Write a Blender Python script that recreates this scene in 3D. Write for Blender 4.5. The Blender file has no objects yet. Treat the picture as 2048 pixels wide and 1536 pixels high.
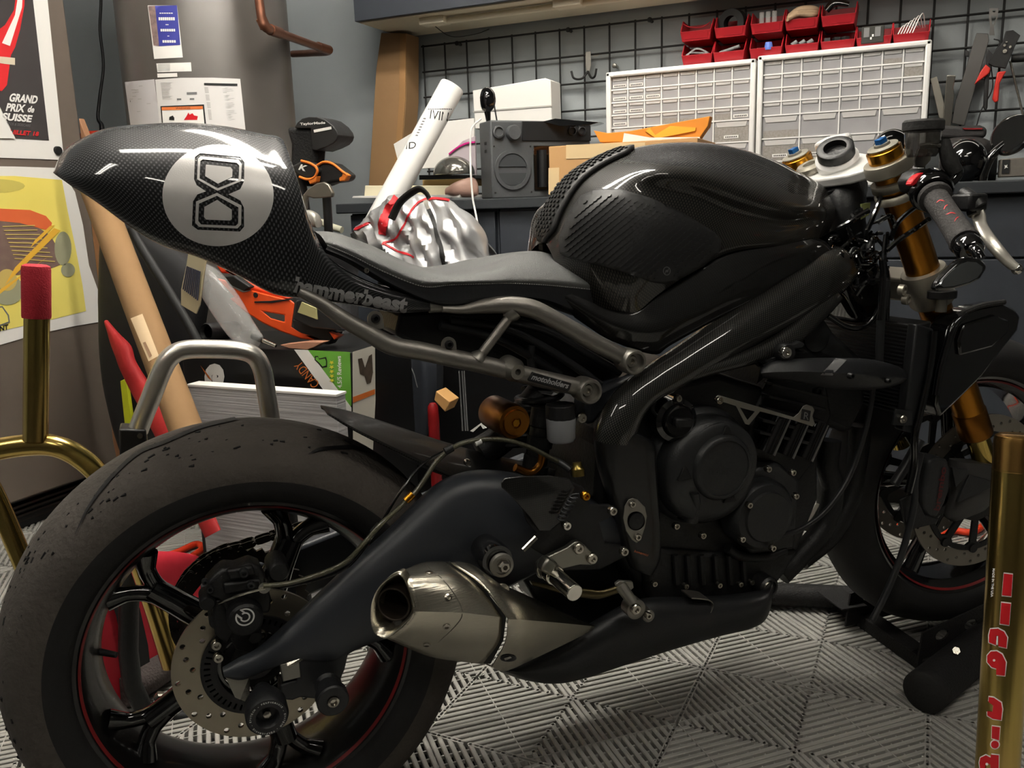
import bpy, bmesh, math, random
from mathutils import Vector, Matrix, geometry
from mathutils.bvhtree import BVHTree
random.seed(7)
PI = math.pi
SC = bpy.context.scene
COL = SC.collection
# ---------------------------------------------------------------- camera model (2048 x 1536 photograph)
F = 1716.0
YAW, PIT, ROL = [math.radians(a) for a in (-24.16, 11.56, -1.76)]
H = .9014
BO = (-.8301, .8898)
BY = math.radians(45.6)
def _basis():
    f = Vector((math.sin(YAW)*math.cos(PIT), math.cos(YAW)*math.cos(PIT), -math.sin(PIT)))
    r = Vector((math.cos(YAW), -math.sin(YAW), 0.))
    u = r.cross(f)
    c, s = math.cos(ROL), math.sin(ROL)
    return c*r+s*u, -s*r+c*u, f
CR, CU, CF = _basis()
CAM = Vector((0, 0, H))
def ray(u, v): return CF + CR*((u-1024)/F) + CU*((768-v)/F)
def rp(u, v, ax, val):
    d = ray(u, v); t = (val-CAM[ax])/d[ax]; return CAM+d*t
def RY(u, v, y): return rp(u, v, 1, y)          # room point on the plane y
def RX(u, v, x): return rp(u, v, 0, x)
def RZ(u, v, z): return rp(u, v, 2, z)
CB, SB = math.cos(BY), math.sin(BY)
def tob(p):
    dx, dy = p[0]-BO[0], p[1]-BO[1]; return Vector((CB*dx+SB*dy, -SB*dx+CB*dy, p[2]))
def tor(p): return Vector((BO[0]+CB*p[0]-SB*p[1], BO[1]+SB*p[0]+CB*p[1], p[2]))
CAMB = tob(CAM)
def dirb(d): return Vector((CB*d[0]+SB*d[1], -SB*d[0]+CB*d[1], d[2]))
def rayb(u, v): return dirb(ray(u, v))
def B(u, v, y):                                  # bike point on its lateral plane y
    d = rayb(u, v); t = (y-CAMB[1])/d[1]; return CAMB+d*t
def BX(u, v, x):
    d = rayb(u, v); t = (x-CAMB[0])/d[0]; return CAMB+d*t
def V(*a): return Vector(a or (0, 0, 0))
cam_d = bpy.data.cameras.new('camera'); cam_d.sensor_width = 36; cam_d.lens = F/2048*36
cam_d.clip_start = .02; cam_d.clip_end = 60
cam = bpy.data.objects.new('camera', cam_d); COL.objects.link(cam)
m = Matrix((CR, CU, -CF)).transposed().to_4x4(); m.translation = CAM; cam.matrix_world = m
SC.camera = cam
# ---------------------------------------------------------------- materials
def lin(c):
    return tuple(((x/255)/12.92 if x/255 <= .04045 else ((x/255+.055)/1.055)**2.4) for x in c)+(1,)
MATS = {}
def pm(name, rgb, rough=.5, metal=0., coat=0., bump=None, var=0., vs=6., rgb2=None, emit=0., trans=0., alpha=1., aniso=None, spec=.5, ior=1.45):
    if name in MATS: return MATS[name]
    m = bpy.data.materials.new(name); m.use_nodes = True
    nt = m.node_tree; b = nt.nodes['Principled BSDF']; L = nt.links.new
    b.inputs['Base Color'].default_value = lin(rgb); b.inputs['Roughness'].default_value = rough
    b.inputs['Metallic'].default_value = metal; b.inputs['Coat Weight'].default_value = coat
    b.inputs['Coat Roughness'].default_value = .04; b.inputs['Specular IOR Level'].default_value = spec
    b.inputs['IOR'].default_value = ior
    if trans: b.inputs['Transmission Weight'].default_value = trans
    if alpha < 1: b.inputs['Alpha'].default_value = alpha
    if emit: b.inputs['Emission Color'].default_value = lin(rgb); b.inputs['Emission Strength'].default_value = emit
    tc = nt.nodes.new('ShaderNodeTexCoord')
    n = nt.nodes.new('ShaderNodeTexNoise'); n.inputs['Scale'].default_value = vs; n.inputs['Detail'].default_value = 4
    L(tc.outputs['Object'], n.inputs['Vector'])
    mx = nt.nodes.new('ShaderNodeMix'); mx.data_type = 'RGBA'
    c1 = lin(rgb); k = var if (var or rgb2) else .04
    c2 = lin(rgb2) if rgb2 else tuple(x*(1-k) for x in c1[:3])+(1,)
    mx.inputs[6].default_value = c1; mx.inputs[7].default_value = c2
    L(n.outputs['Fac'], mx.inputs[0]); L(mx.outputs[2], b.inputs['Base Color'])
    if bump:
        n2 = nt.nodes.new('ShaderNodeTexNoise'); n2.inputs['Scale'].default_value = bump[0]; n2.inputs['Detail'].default_value = 3
        mp = nt.nodes.new('ShaderNodeMapping'); L(tc.outputs['Object'], mp.inputs['Vector'])
        if aniso: mp.inputs['Scale'].default_value = aniso
        L(mp.outputs['Vector'], n2.inputs['Vector'])
        bp = nt.nodes.new('ShaderNodeBump'); bp.inputs['Strength'].default_value = bump[1]; bp.inputs['Distance'].default_value = .004
        L(n2.outputs['Fac'], bp.inputs['Height']); L(bp.outputs['Normal'], b.inputs['Normal'])
    MATS[name] = m
    return m
def carbon(name, cell=.0026, a=(9, 10, 12), c=(62, 62, 64), rough=.5, coat=1.):
    if name in MATS: return MATS[name]
    m = pm(name, a, rough, coat=coat); nt = m.node_tree; L = nt.links.new; b = nt.nodes['Principled BSDF']
    uv = nt.nodes.new('ShaderNodeUVMap')
    sp = nt.nodes.new('ShaderNodeSeparateXYZ'); L(uv.outputs[0], sp.inputs[0])
    def mth(op, *ins):
        n = nt.nodes.new('ShaderNodeMath'); n.operation = op
        for i, x in enumerate(ins):
            if isinstance(x, (int, float)): n.inputs[i].default_value = x
            else: L(x, n.inputs[i])
        return n.outputs[0]
    sx = mth('SINE', mth('MULTIPLY', sp.outputs[0], PI/cell)); sy = mth('SINE', mth('MULTIPLY', sp.outputs[1], PI/cell))
    pr = mth('MULTIPLY', sx, sy)
    fc = mth('MAXIMUM', pr, 0)
    mx = nt.nodes.new('ShaderNodeMix'); mx.data_type = 'RGBA'
    mx.inputs[6].default_value = lin(a); mx.inputs[7].default_value = lin(c)
    L(fc, mx.inputs[0]); L(mx.outputs[2], b.inputs['Base Color'])
    b.inputs['Metallic'].default_value = .08; b.inputs['Specular IOR Level'].default_value = .25
    b.inputs['Coat Roughness'].default_value = .05
    return m
# ---------------------------------------------------------------- mesh tools
def finish(name, bm, mat, parent=None, smooth=38, bevel=0, bseg=2, solid=0, kind=None, sub=0):
    bmesh.ops.recalc_face_normals(bm, faces=bm.faces[:])
    me = bpy.data.meshes.new(name); bm.to_mesh(me); bm.free()
    if mat:
        for q in (mat if isinstance(mat, (list, tuple)) else [mat]): me.materials.append(q)
    if smooth:
        me.polygons.foreach_set('use_smooth', [True]*len(me.polygons)); me.set_sharp_from_angle(angle=math.radians(smooth))
    o = bpy.data.objects.new(name, me); COL.objects.link(o)
    if parent: o.parent = parent
    if solid:
        s = o.modifiers.new('solid', 'SOLIDIFY'); s.thickness = solid; s.offset = 0
    if bevel:
        b = o.modifiers.new('bevel', 'BEVEL'); b.width = bevel; b.segments = bseg; b.limit_method = 'ANGLE'; b.angle_limit = math.radians(40)
    if sub:
        s = o.modifiers.new('sub', 'SUBSURF'); s.levels = sub; s.render_levels = sub
    if kind: o['kind'] = kind
    return o
def tag(o, label=None, cat=None, group=None):
    if label: o['label'] = label
    if cat: o['category'] = cat
    if group: o['group'] = group
    return o
ROOTS = []
def thing(name, label, cat, group=None):
    o = bpy.data.objects.new(name, None); COL.objects.link(o); o.empty_display_size = .05
    tag(o, label, cat, group); ROOTS.append(o); return o
def nb(): return bmesh.new()
def cat(pts, n=6, closed=False):
    P = [Vector(p) for p in pts]; N = len(P); out = []
    if N < 3 and not closed: 
        return [P[0].lerp(P[-1], k/n) for k in range(n+1)]
    rng = N if closed else N-1
    for i in range(rng):
        if closed: a, b, c, d = P[i-1], P[i], P[(i+1) % N], P[(i+2) % N]
        else:
            b, c = P[i], P[i+1]; a = P[i-1] if i else b*2-c; d = P[i+2] if i+2 < N else c*2-b
        for k in range(n):
            t = k/n
            out.append(.5*((2*b)+(c-a)*t+(2*a-5*b+4*c-d)*t*t+(3*b-a-3*c+d)*t**3))
    if not closed: out.append(P[-1].copy())
    return out
def skin(bm, rings, closed=True, caps=True, uv=True):
    """rings: list of equally long point lists -> quads"""
    vs = [[bm.verts.new(p) for p in r] for r in rings]
    uvl = bm.loops.layers.uv.verify() if uv else None
    n = len(rings[0]); m_ = n if closed else n-1
    # arc lengths
    cu = [0]
    for i in range(1, len(rings)):
        cu.append(cu[-1]+sum((rings[i][k]-rings[i-1][k]).length for k in range(n))/n)
    mid = rings[len(rings)//2]; cv = [0]
    for k in range(1, n+1): 
        q = [0.]
        cv.append(cv[-1]+sum((r[k % n]-r[k-1]).length for r in rings[::max(1, len(rings)//6)])/len(rings[::max(1, len(rings)//6)]))
    for i in range(len(rings)-1):
        for k in range(m_):
            k2 = (k+1) % n
            try: f = bm.faces.new((vs[i][k], vs[i][k2], vs[i+1][k2], vs[i+1][k]))
            except ValueError: continue
            if uv:
                for lp, c in zip(f.loops, ((cu[i], cv[k]), (cu[i], cv[k+1]), (cu[i+1], cv[k+1]), (cu[i+1], cv[k]))): lp[uvl].uv = c
    if closed and caps:
        for r in (vs[0], vs[-1]):
            try: bm.faces.new(r)
            except ValueError: pass
    return vs
def patch(grid, ni=5, nj=5, mirror=False, thick=0, bm=None, crease=()):
    rows = []
    for r in grid:
        r = [Vector(p) for p in r]
        if mirror: r = [Vector((p.x, -p.y, p.z)) for p in reversed(r[1:])]+r
        if crease:
            ks = [0]+list(crease)+[len(r)-1]; out = []
            for a, b in zip(ks, ks[1:]): q = cat(r[a:b+1], nj) if b-a > 1 else [r[a].lerp(r[b], t/nj) for t in range(nj+1)]; out += q if not out else q[1:]
            rows.append(out)
        else: rows.append(cat(r, nj))
    cols = [cat([rows[i][k] for i in range(len(rows))], ni) for k in range(len(rows[0]))]
    rings = [[cols[k][i] for k in range(len(cols))] for i in range(len(cols[0]))]
    bm = bm or nb(); skin(bm, rings, closed=False, caps=False)
    return bm
def frames(pts):
    T = []
    for i in range(len(pts)):
        a = pts[max(0, i-1)]; b = pts[min(len(pts)-1, i+1)]; T.append((b-a).normalized() if (b-a).length > 1e-9 else Vector((0, 0, 1)))
    n = T[0].orthogonal().normalized(); out = []
    for t in T:
        n = (n-t*n.dot(t)); n = n.normalized() if n.length > 1e-6 else t.orthogonal().normalized()
        out.append((t, n, t.cross(n)))
    return out
def tube(bm, pts, r, seg=12, n=6, closed=False, flat=1.):
    P = cat(pts, n, closed) if n > 1 else [Vector(p) for p in pts]
    if closed: P = P+[P[0].copy()]
    fr = frames(P); rings = []
    for i, (p, (t, a, b)) in enumerate(zip(P, fr)):
        if isinstance(r, (list, tuple)):
            x = i/(len(P)-1)*(len(r)-1); k = min(int(x), len(r)-2); rr = r[k]+(r[k+1]-r[k])*(x-k)
        else: rr = r
        rings.append([p+a*rr*math.cos(2*PI*q/seg)+b*rr*flat*math.sin(2*PI*q/seg) for q in range(seg)])
    skin(bm, rings, caps=not closed)
    return bm
def lathe(bm, prof, org, axis, seg=32, closed_prof=False, arc=None):
    """prof: (radius, height along axis)"""
    org = Vector(org); ax = Vector(axis).normalized(); a = ax.orthogonal().normalized(); b = ax.cross(a)
    rings = []
    pr = list(prof)+([prof[0]] if closed_prof else [])
    for r, h in pr:
        rings.append([org+ax*h+(a*math.cos(2*PI*q/seg)+b*math.sin(2*PI*q/seg))*max(r, 1e-5) for q in range(seg)])
    skin(bm, rings, caps=False)
    bmesh.ops.remove_doubles(bm, verts=bm.verts[:], dist=4e-5)
    return bm
def cyl(bm, p0, p1, r0, r1=None, seg=20):
    p0, p1 = Vector(p0), Vector(p1); r1 = r0 if r1 is None else r1
    ax = (p1-p0).normalized(); a = ax.orthogonal().normalized(); b = ax.cross(a)
    skin(bm, [[p+(a*math.cos(2*PI*q/seg)+b*math.sin(2*PI*q/seg))*r for q in range(seg)] for p, r in ((p0, r0), (p1, r1))])
    return bm
def box(bm, c, s, M=None):
    c = Vector(c); vs = []
    for x in (-1, 1):
        for y in (-1, 1):
            for z in (-1, 1):
                p = Vector((x*s[0]/2, y*s[1]/2, z*s[2]/2)); p = (M @ p if M else p)+c; vs.append(bm.verts.new(p))
    for f in ((0, 1, 3, 2), (4, 6, 7, 5), (0, 4, 5, 1), (2, 3, 7, 6), (0, 2, 6, 4), (1, 5, 7, 3)): bm.faces.new([vs[i] for i in f])
    return bm
def prism(bm, pts, vec, uvs=True):
    pts = [Vector(p) for p in pts]; vec = Vector(vec); n = len(pts)
    a = [bm.verts.new(p) for p in pts]; b = [bm.verts.new(p+vec) for p in pts]
    bm.faces.new(a); bm.faces.new(b)
    for i in range(n): bm.faces.new((a[i], a[(i+1) % n], b[(i+1) % n], b[i]))
    if uvs:
        uvl = bm.loops.layers.uv.verify(); e = (pts[1]-pts[0]).normalized(); nrm = vec.normalized(); g = nrm.cross(e)
        for v_ in a+b:
            for lp in v_.link_loops: lp[uvl].uv = (v_.co.dot(e), v_.co.dot(g))
    return bm
def blade(bm, st, conv, seg=16, ex=2.4, n=5, caps=True):
    """st: (u_top,v_top,u_bot,v_bot,depth,half_thickness) -> rounded section swept along the stations"""
    C, A, D = [], [], []
    for s in st:
        t = conv(s[0], s[1], s[4]); b = conv(s[2], s[3], s[4]); C.append((t+b)/2); A.append((t-b)/2); D.append(s[5])
    C2, A2 = cat(C, n), cat(A, n); D2 = [v.x for v in cat([Vector((d, 0, 0)) for d in D], n)]
    rings = []
    for c, a, d in zip(C2, A2, D2):
        r = []
        for q in range(seg):
            th = 2*PI*q/seg; cc, ss = math.cos(th), math.sin(th)
            r.append(c+a*(abs(cc)**(2/ex))*(1 if cc >= 0 else -1)+DEPTH*d*(abs(ss)**(2/ex))*(1 if ss >= 0 else -1))
        rings.append(r)
    skin(bm, rings, caps=caps)
    return bm
DEPTH = Vector((0, 1, 0))
def inside(p, loops):
    c = False
    for L in loops:
        n = len(L)
        for i in range(n):
            a, b = L[i], L[(i+1) % n]
            if (a[1] > p[1]) != (b[1] > p[1]) and p[0] < (b[0]-a[0])*(p[1]-a[1])/(b[1]-a[1])+a[0]: c = not c
    return c
def filltri(loops, step=None):
    vs, es = [], []; L2 = []
    for L in loops:
        L = [tuple(p[:2]) for p in L]; out = []
        for i in range(len(L)):
            a, b = L[i], L[(i+1) % len(L)]; d = math.hypot(b[0]-a[0], b[1]-a[1]); k = max(1, int(d/step)) if step else 1
            for q in range(k): out.append((a[0]+(b[0]-a[0])*q/k, a[1]+(b[1]-a[1])*q/k))
        L2.append(out); s = len(vs); vs += [Vector(p) for p in out]; es += [(s+i, s+(i+1) % len(out)) for i in range(len(out))]
    if step:
        xs = [p[0] for p in vs]; ys = [p[1] for p in vs]
        y = min(ys)+step*.5
        while y < max(ys):
            x = min(xs)+step*.5
            while x < max(xs):
                if inside((x, y), L2): vs.append(Vector((x, y)))
                x += step
            y += step
    r = geometry.delaunay_2d_cdt(vs, es, [], 0, 1e-7)
    ov, of = r[0], r[2]; tri = []
    for f in of:
        c = (sum(ov[i][0] for i in f)/len(f), sum(ov[i][1] for i in f)/len(f))
        if inside(c, L2): tri.append(tuple(f))
    return ov, tri
def sheet(bm, loops, mp, thick):
    """2D loops (holes by even-odd) -> solid plate; mp maps (x,y,side) to 3D, side 0 / 1"""
    ov, tri = filltri(loops)
    A = [bm.verts.new(mp(p[0], p[1], 0)) for p in ov]; Bv = [bm.verts.new(mp(p[0], p[1], 1)) for p in ov]
    ec = {}
    for f in tri:
        bm.faces.new([A[i] for i in f]); bm.faces.new([Bv[i] for i in reversed(f)])
        for i in range(len(f)):
            k = (f[i], f[(i+1) % len(f)]); ec[k] = ec.get(k, 0)+1
    for (i, j) in ec:
        if (j, i) not in ec:
            try: bm.faces.new((A[j], A[i], Bv[i], Bv[j]))
            except ValueError: pass
    return bm
def bvh(o):
    bm = bmesh.new(); bm.from_mesh(o.data); t = BVHTree.FromBMesh(bm); bm.free(); return t
def decal(name, loops, tree, mat, parent, off=.0008, step=8, bike=True, solid=0, fallback=None, uvscale=1, mapf=None):
    """fill 2D loops given in photograph pixels and lay them on a real surface"""
    ov, tri = filltri(loops, step); bm = nb(); vs = []
    org = CAMB if bike else CAM
    for p in ov:
        u, v = mapf(p[0], p[1]) if mapf else (p[0], p[1])
        d = (rayb(u, v) if bike else ray(u, v)).normalized()
        h = tree.ray_cast(org, d)
        if h[0] is None: co = fallback(u, v) if fallback else None
        else:
            nn = h[1] if h[1].dot(d) < 0 else -h[1]; co = h[0]+nn*off
        vs.append(bm.verts.new(co) if co is not None else None)
    uvl = bm.loops.layers.uv.verify()
    for f in tri:
        if all(vs[i] is not None for i in f):
            fc = bm.faces.new([vs[i] for i in f])
            for lp, i in zip(fc.loops, f): lp[uvl].uv = (ov[i][0]*uvscale, ov[i][1]*uvscale)
    o = finish(name, bm, mat, parent, smooth=60)
    if solid:
        s = o.modifiers.new('solid', 'SOLIDIFY'); s.thickness = solid; s.offset = 0
    return o
def glyphs(s, bold=0., shear=0., res=3, spacing=1.):
    cu = bpy.data.curves.new('t', 'FONT'); cu.body = s; cu.size = 1; cu.offset = bold; cu.shear = shear; cu.resolution_u = res
    cu.space_character = spacing; cu.fill_mode = 'FRONT'; cu.dimensions = '2D'
    ob = bpy.data.objects.new('t', cu); me = bpy.data.meshes.new_from_object(ob)
    vs = [v.co.copy() for v in me.vertices]; fs = [tuple(p.vertices) for p in me.polygons]
    bpy.data.objects.remove(ob); bpy.data.curves.remove(cu); bpy.data.meshes.remove(me)
    if not vs: return [], []
    x0 = min(v.x for v in vs); x1 = max(v.x for v in vs); y0 = min(v.y for v in vs); y1 = max(v.y for v in vs)
    return [((v.x-x0)/(x1-x0), (v.y-y0)/(y1-y0)) for v in vs], fs
def text(name, s, mp, mat, parent, bold=0., shear=0., spacing=1.):
    """mp maps (0..1, 0..1) of the text's box to a 3D point"""
    g, fs = glyphs(s, bold, shear, spacing=spacing); bm = nb()
    vs = [bm.verts.new(mp(*p)) for p in g]
    for f in fs:
        try: bm.faces.new([vs[i] for i in f])
        except ValueError: pass
    return finish(name, bm, mat, parent, smooth=0)
def textquad(name, s, P0, PX_, PY_, mat, parent, lift=Vector((0, 0, 0)), **k):
    """P0 lower left, PX_ lower right, PY_ upper left"""
    P0, PX_, PY_ = Vector(P0), Vector(PX_), Vector(PY_)
    return text(name, s, lambda x, y: P0+(PX_-P0)*x+(PY_-P0)*y+lift, mat, parent, **k)
def merge_text(name, items, mat, parent):
    bm = nb()
    for s, P0, PX_, PY_, k in items:
        g, fs = glyphs(s, **k); P0, PX_, PY_ = Vector(P0), Vector(PX_), Vector(PY_)
        vs = [bm.verts.new(P0+(PX_-P0)*x+(PY_-P0)*y) for x, y in g]
        for f in fs:
            try: bm.faces.new([vs[i] for i in f])
            except ValueError: pass
    return finish(name, bm, mat, parent, smooth=0)
def circ(cx, cy, r, n=16, r2=None, a0=0): return [(cx+r*math.cos(a0+2*PI*k/n), cy+(r2 or r)*math.sin(a0+2*PI*k/n)) for k in range(n)]
def quad(bm, pts, uv=None):
    vs = [bm.verts.new(Vector(p)) for p in pts]; return bm.faces.new(vs)
# shared materials
M_black = pm('black_plastic', (22, 22, 23), .45, bump=(180, .15))
M_satin = pm('satin_black', (30, 31, 33), .42, bump=(300, .08))
M_gloss = pm('gloss_black', (9, 9, 10), .12, coat=1.)
M_rubber = pm('rubber', (36, 35, 34), .75, bump=(160, .3), var=.3)
M_steel = pm('brushed_steel', (228, 224, 216), .33, metal=1., bump=(60, .06), aniso=(1, 1, 18))
M_bolt = pm('bolt_steel', (185, 180, 170), .25, metal=1.)
M_alu = pm('bare_aluminium', (150, 147, 140), .42, metal=.85, bump=(90, .1), var=.2)
M_white = pm('white_plastic', (240, 239, 236), .4)
M_paper = pm('white_paper', (235, 233, 228), .8)
M_ink = pm('black_ink', (18, 18, 18), .6)
M_card = pm('cardboard', (142, 110, 74), .85, var=.12, vs=9, bump=(60, .1))
M_gold = pm('gold_anodised', (196, 135, 42), .26, metal=1., var=.12)
M_red = pm('red_plastic', (196, 28, 36), .35)
M_carbon = carbon('carbon_weave')
# ================================================================ SETTING
WB = 3.2; WL = -2.75; WR = 2.6; WF = -2.4; CZ = 2.7
M_wall = pm('wall_paint', (150, 156, 158), .75, bump=(250, .12), var=.08)
def structure(name, c, s, mat):
    bm = nb(); box(bm, c, s); o = finish(name, bm, mat, smooth=0); o['kind'] = 'structure'; return o
structure('wall_back', ((WL+WR)/2, WB+.05, CZ/2), (WR-WL+.2, .1, CZ), M_wall)
structure('wall_left', (WL-.05, (WB+WF)/2, CZ/2), (.1, WB-WF, CZ), M_wall)
structure('wall_right', (WR+.05, (WB+WF)/2, CZ/2), (.1, WB-WF, CZ), pm('wall_far', (96, 96, 94), .8))
structure('wall_front', ((WL+WR)/2, WF-.05, CZ/2), (WR-WL+.2, .1, CZ), pm('door_wall', (72, 70, 67), .7, var=.1))
structure('ceiling', ((WL+WR)/2, (WB+WF)/2, CZ+.05), (WR-WL+.2, WB-WF+.2, .1), pm('ceiling_paint', (150, 147, 141), .85, var=.05))
# ---- floor: slotted click-together tiles, real ribs
fo = Vector((-.310, 1.361, 0)); ta = math.radians(-1.88)+PI/4
fa = Vector((math.cos(ta), math.sin(ta), 0)); fb = Vector((-math.sin(ta), math.cos(ta), 0)); SP = .2828
M_rib = pm('floor_rib', (176, 174, 168), .38, bump=(400, .05), var=.12, vs=3)
M_sub = pm('floor_under', (46, 45, 43), .8)
structure('floor', ((WL+WR)/2, (WB+WF)/2, -.08), (WR-WL+.2, WB-WF+.2, .1), M_sub)
bm = nb()
def bar(c, a, b, p0, q0, p1, q1, w, z0, z1, chamf=.0016):
    """a bar from (p0,q0) to (p1,q1) in the frame a,b around c with a chamfered top"""
    A = c+a*p0+b*q0; Bq = c+a*p1+b*q1; t = (Bq-A).normalized(); n = Vector((-t.y, t.x, 0))
    pr = [(-w/2, z0), (-w/2, z1-chamf), (-w/2+chamf, z1), (w/2-chamf, z1), (w/2, z1-chamf), (w/2, z0)]
    r0 = [bm.verts.new(A+n*x+Vector((0, 0, z))) for x, z in pr]; r1 = [bm.verts.new(Bq+n*x+Vector((0, 0, z))) for x, z in pr]
    for i in range(5): bm.faces.new((r0[i], r0[i+1], r1[i+1], r1[i]))
PITCH = SP/2/9.5
for ip in range(-12, 13):
    for iq in range(-12, 13):
        c = fo+fa*(ip*SP)+fb*(iq*SP)
        if not (WL-.1 < c.x < 1.6 and .35 < c.y < WB+.1): continue
        if (c.x-(-.4))**2+(c.y-1.6)**2 > 2.7**2: continue
        for k in range(1, 10):
            h = PITCH*(k+.15); e = PITCH*.33
            for s in (1, -1):
                bar(c, fa, fb, -h-e, s*h, h+e, s*h, PITCH*.56, -.012, 0)
                bar(c, fa, fb, s*h, -h-e, s*h, h+e, PITCH*.56, -.012, 0)
        for s in (1, -1):
            bar(c, fa, fb, 0, s*.004, 0, s*SP/2, .0022, -.012, .0003, .0004)
            bar(c, fa, fb, s*.004, 0, s*SP/2, 0, .0022, -.012, .0003, .0004)
        # lower cross ribs seen in the slots
        for k in range(1, 6):
            h = SP/2*k/6
            for s in (1, -1):
                for s2 in (1, -1):
                    bar(c, fa, fb, s*h, s2*h, s*h, s2*SP/2, .003, -.012, -.005, .0006)
                    bar(c, fa, fb, s2*h, s*h, s2*SP/2, s*h, .003, -.012, -.005, .0006)
o = finish('floor_tile_ribs', bm, M_rib, smooth=0, kind='structure'); o.name = 'floor.001'
# seams every 0.4 m, at 45 degrees to the ribs
sa = (fa+fb).normalized(); sb = (fb-fa).normalized()
bm = nb()
for k in range(-8, 9):
    for (d, n) in ((sa, sb), (sb, sa)):
        c = fo+n*(.2+.4*k) if d is sb else fo+n*(.0+.4*k)
        for off in (-.0035, .0035):
            A = c-d*2.4+n*off; Bq = c+d*2.4+n*off
            w = .0011
            for q in range(30):
                p = A.lerp(Bq, q/30); p2 = A.lerp(Bq, (q+.93)/30)
                if not (WL < p.x < 1.5 and .4 < p.y < WB): continue
                prism(bm, [p-n*w+V(0, 0, -.012), p+n*w+V(0, 0, -.012), p2+n*w+V(0, 0, -.012), p2-n*w+V(0, 0, -.012)], (0, 0, .0122), uvs=False)
o = finish('floor', bm, M_rib, smooth=0, kind='structure'); o.name = 'floor.002'
# ---------------------------------------------------------------- lights the room has
M_tube2 = pm('lit_tube_dim', (255, 249, 239), .5, emit=20.)
M_tube = pm('lit_tube', (255, 249, 239), .5, emit=62.)
M_fix = pm('fixture_white', (222, 222, 218), .5)
def ceiling_light(loc, rz, ln, power, label, w=.12):
    t = thing('ceiling_light', label, 'ceiling light', 'tube lights under the ceiling')
    R = Matrix.Rotation(rz, 3, 'Z'); c = Vector(loc)
    bm = nb(); box(bm, c, (ln+.06, w+.1, .04), R); finish('housing', bm, M_fix, t, smooth=0, bevel=.006)
    for s in (-1, 1):
        bm = nb(); a = c+R@Vector((-ln/2, s*w*.36, -.045)); b = c+R@Vector((ln/2, s*w*.36, -.045)); cyl(bm, a, b, .013, seg=14)
        finish('tube', bm, M_tube if power > 14 else M_tube2, t)
    return t
LIGHTS = [((-1.0, 1.15, 2.45), math.radians(35), 1.2, 16, 'double tube light on the ceiling above the motorcycle tail'),
          ((-.95, 1.75, 2.5), math.radians(0), 1.2, 16, 'double tube light on the ceiling above the tank and bench'),
          ((-1.55, -.5, 2.5), math.radians(70), 1.2, 13, 'double tube light on the ceiling above the refrigerator side'),
          ((.75, .55, 2.55), math.radians(45), 1.2, 14, 'double tube light on the ceiling right of the photographer'),
          ((.2, -1.1, 2.6), math.radians(0), 1.2, 14, 'double tube light on the ceiling behind the photographer')]
for a in LIGHTS: ceiling_light(*a)
w = bpy.data.worlds.new('world'); w.use_nodes = True; SC.world = w
w.node_tree.nodes['Background'].inputs[0].default_value = (.9, .93, 1, 1); w.node_tree.nodes['Background'].inputs[1].default_value = .05
SC.view_settings.view_transform = 'Standard'; SC.view_settings.look = 'None'; SC.view_settings.gamma = 1
SC.view_settings.exposure = .78
try: SC.view_settings.use_curve_mapping = False
except Exception: pass
# ================================================================ MOTORCYCLE (bike frame: x forward, y left, z up)
bike = bpy.data.objects.new('motorcycle', None); COL.objects.link(bike)
tag(bike, 'black carbon fibre race motorcycle with number 8 tail cowl, gold forks and silver silencer', 'motorcycle')
bike['placed'] = 1; ROOTS.append(bike)
bike.location = (BO[0], BO[1], 0); bike.rotation_euler = (0, 0, BY)
RZA = .307                                   # rear axle height
M_case = pm('engine_case', (35, 36, 37), .42, bump=(350, .12))
M_dark = pm('dark_casting', (17, 17, 18), .5, bump=(200, .2))
M_swing = pm('swingarm_satin', (48, 51, 56), .4, bump=(500, .05))
M_leather = pm('grey_leather', (84, 85, 84), .5, bump=(900, .35))
M_decal = pm('silver_decal', (205, 203, 200), .35, metal=.25, bump=(900, .1))
M_stain = pm('stainless', (216, 210, 194), .27, metal=1., bump=(40, .12), aniso=(1, 14, 14), var=.15)
M_pad = pm('grip_pad', (34, 34, 34), .5, bump=(60, .1))
M_grey = pm('grey_marking', (110, 110, 110), .6)
M_chrome = pm('chrome', (225, 222, 214), .12, metal=1.)
def part(name, bm, mat, parent=None, **k): return finish(name, bm, mat, parent or bike, **k)
def bolt(u, v, y, r=.006, parent=None, mat=None, hexh=False, ax=(0, -1, 0), h=.004, label=None):
    c = B(u, v, y); ax = Vector(ax); bm = nb()
    lathe(bm, [(0, -.004), (r, -.004), (r, h*.6), (r*.82, h), (r*.45, h), (r*.42, h*.2), (0, h*.2)], c, ax, seg=6 if hexh else 16)
    o = part('bolt', bm, mat or M_bolt, parent)
    if label: o['label'] = label
    return o
# ---------------------------------------------------------------- rear wheel
wheel = bpy.data.objects.new('rear_wheel', None); COL.objects.link(wheel); wheel.parent = bike
YA = V(0, 1, 0)
hc = V(0, 0, RZA)
M_tread = pm('tread_rubber', (84, 78, 72), .85, bump=(120, .5), rgb2=(56, 52, 48), vs=14)
M_side = pm('sidewall_rubber', (26, 25, 25), .7, bump=(300, .08))
tp = [(.256, -.0935), (.272, -.093), (.286, -.087), (.298, -.075), (.308, -.056), (.315, -.034), (.319, -.01)]
side = [(.222, -.072), (.224, -.079), (.232, -.086), (.244, -.092)]
full = side+tp; full = full+[(r, -h) for r, h in reversed(full)]
bm = nb(); lathe(bm, full, hc, YA, seg=128, closed_prof=True)
tyre = part('tyre', bm, [M_tread, M_side], wheel, smooth=60)
for p in tyre.data.polygons:
    q = p.center-hc
    if math.hypot(q.x, q.z) < .262: p.material_index = 1
tt = bvh(tyre)
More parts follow.
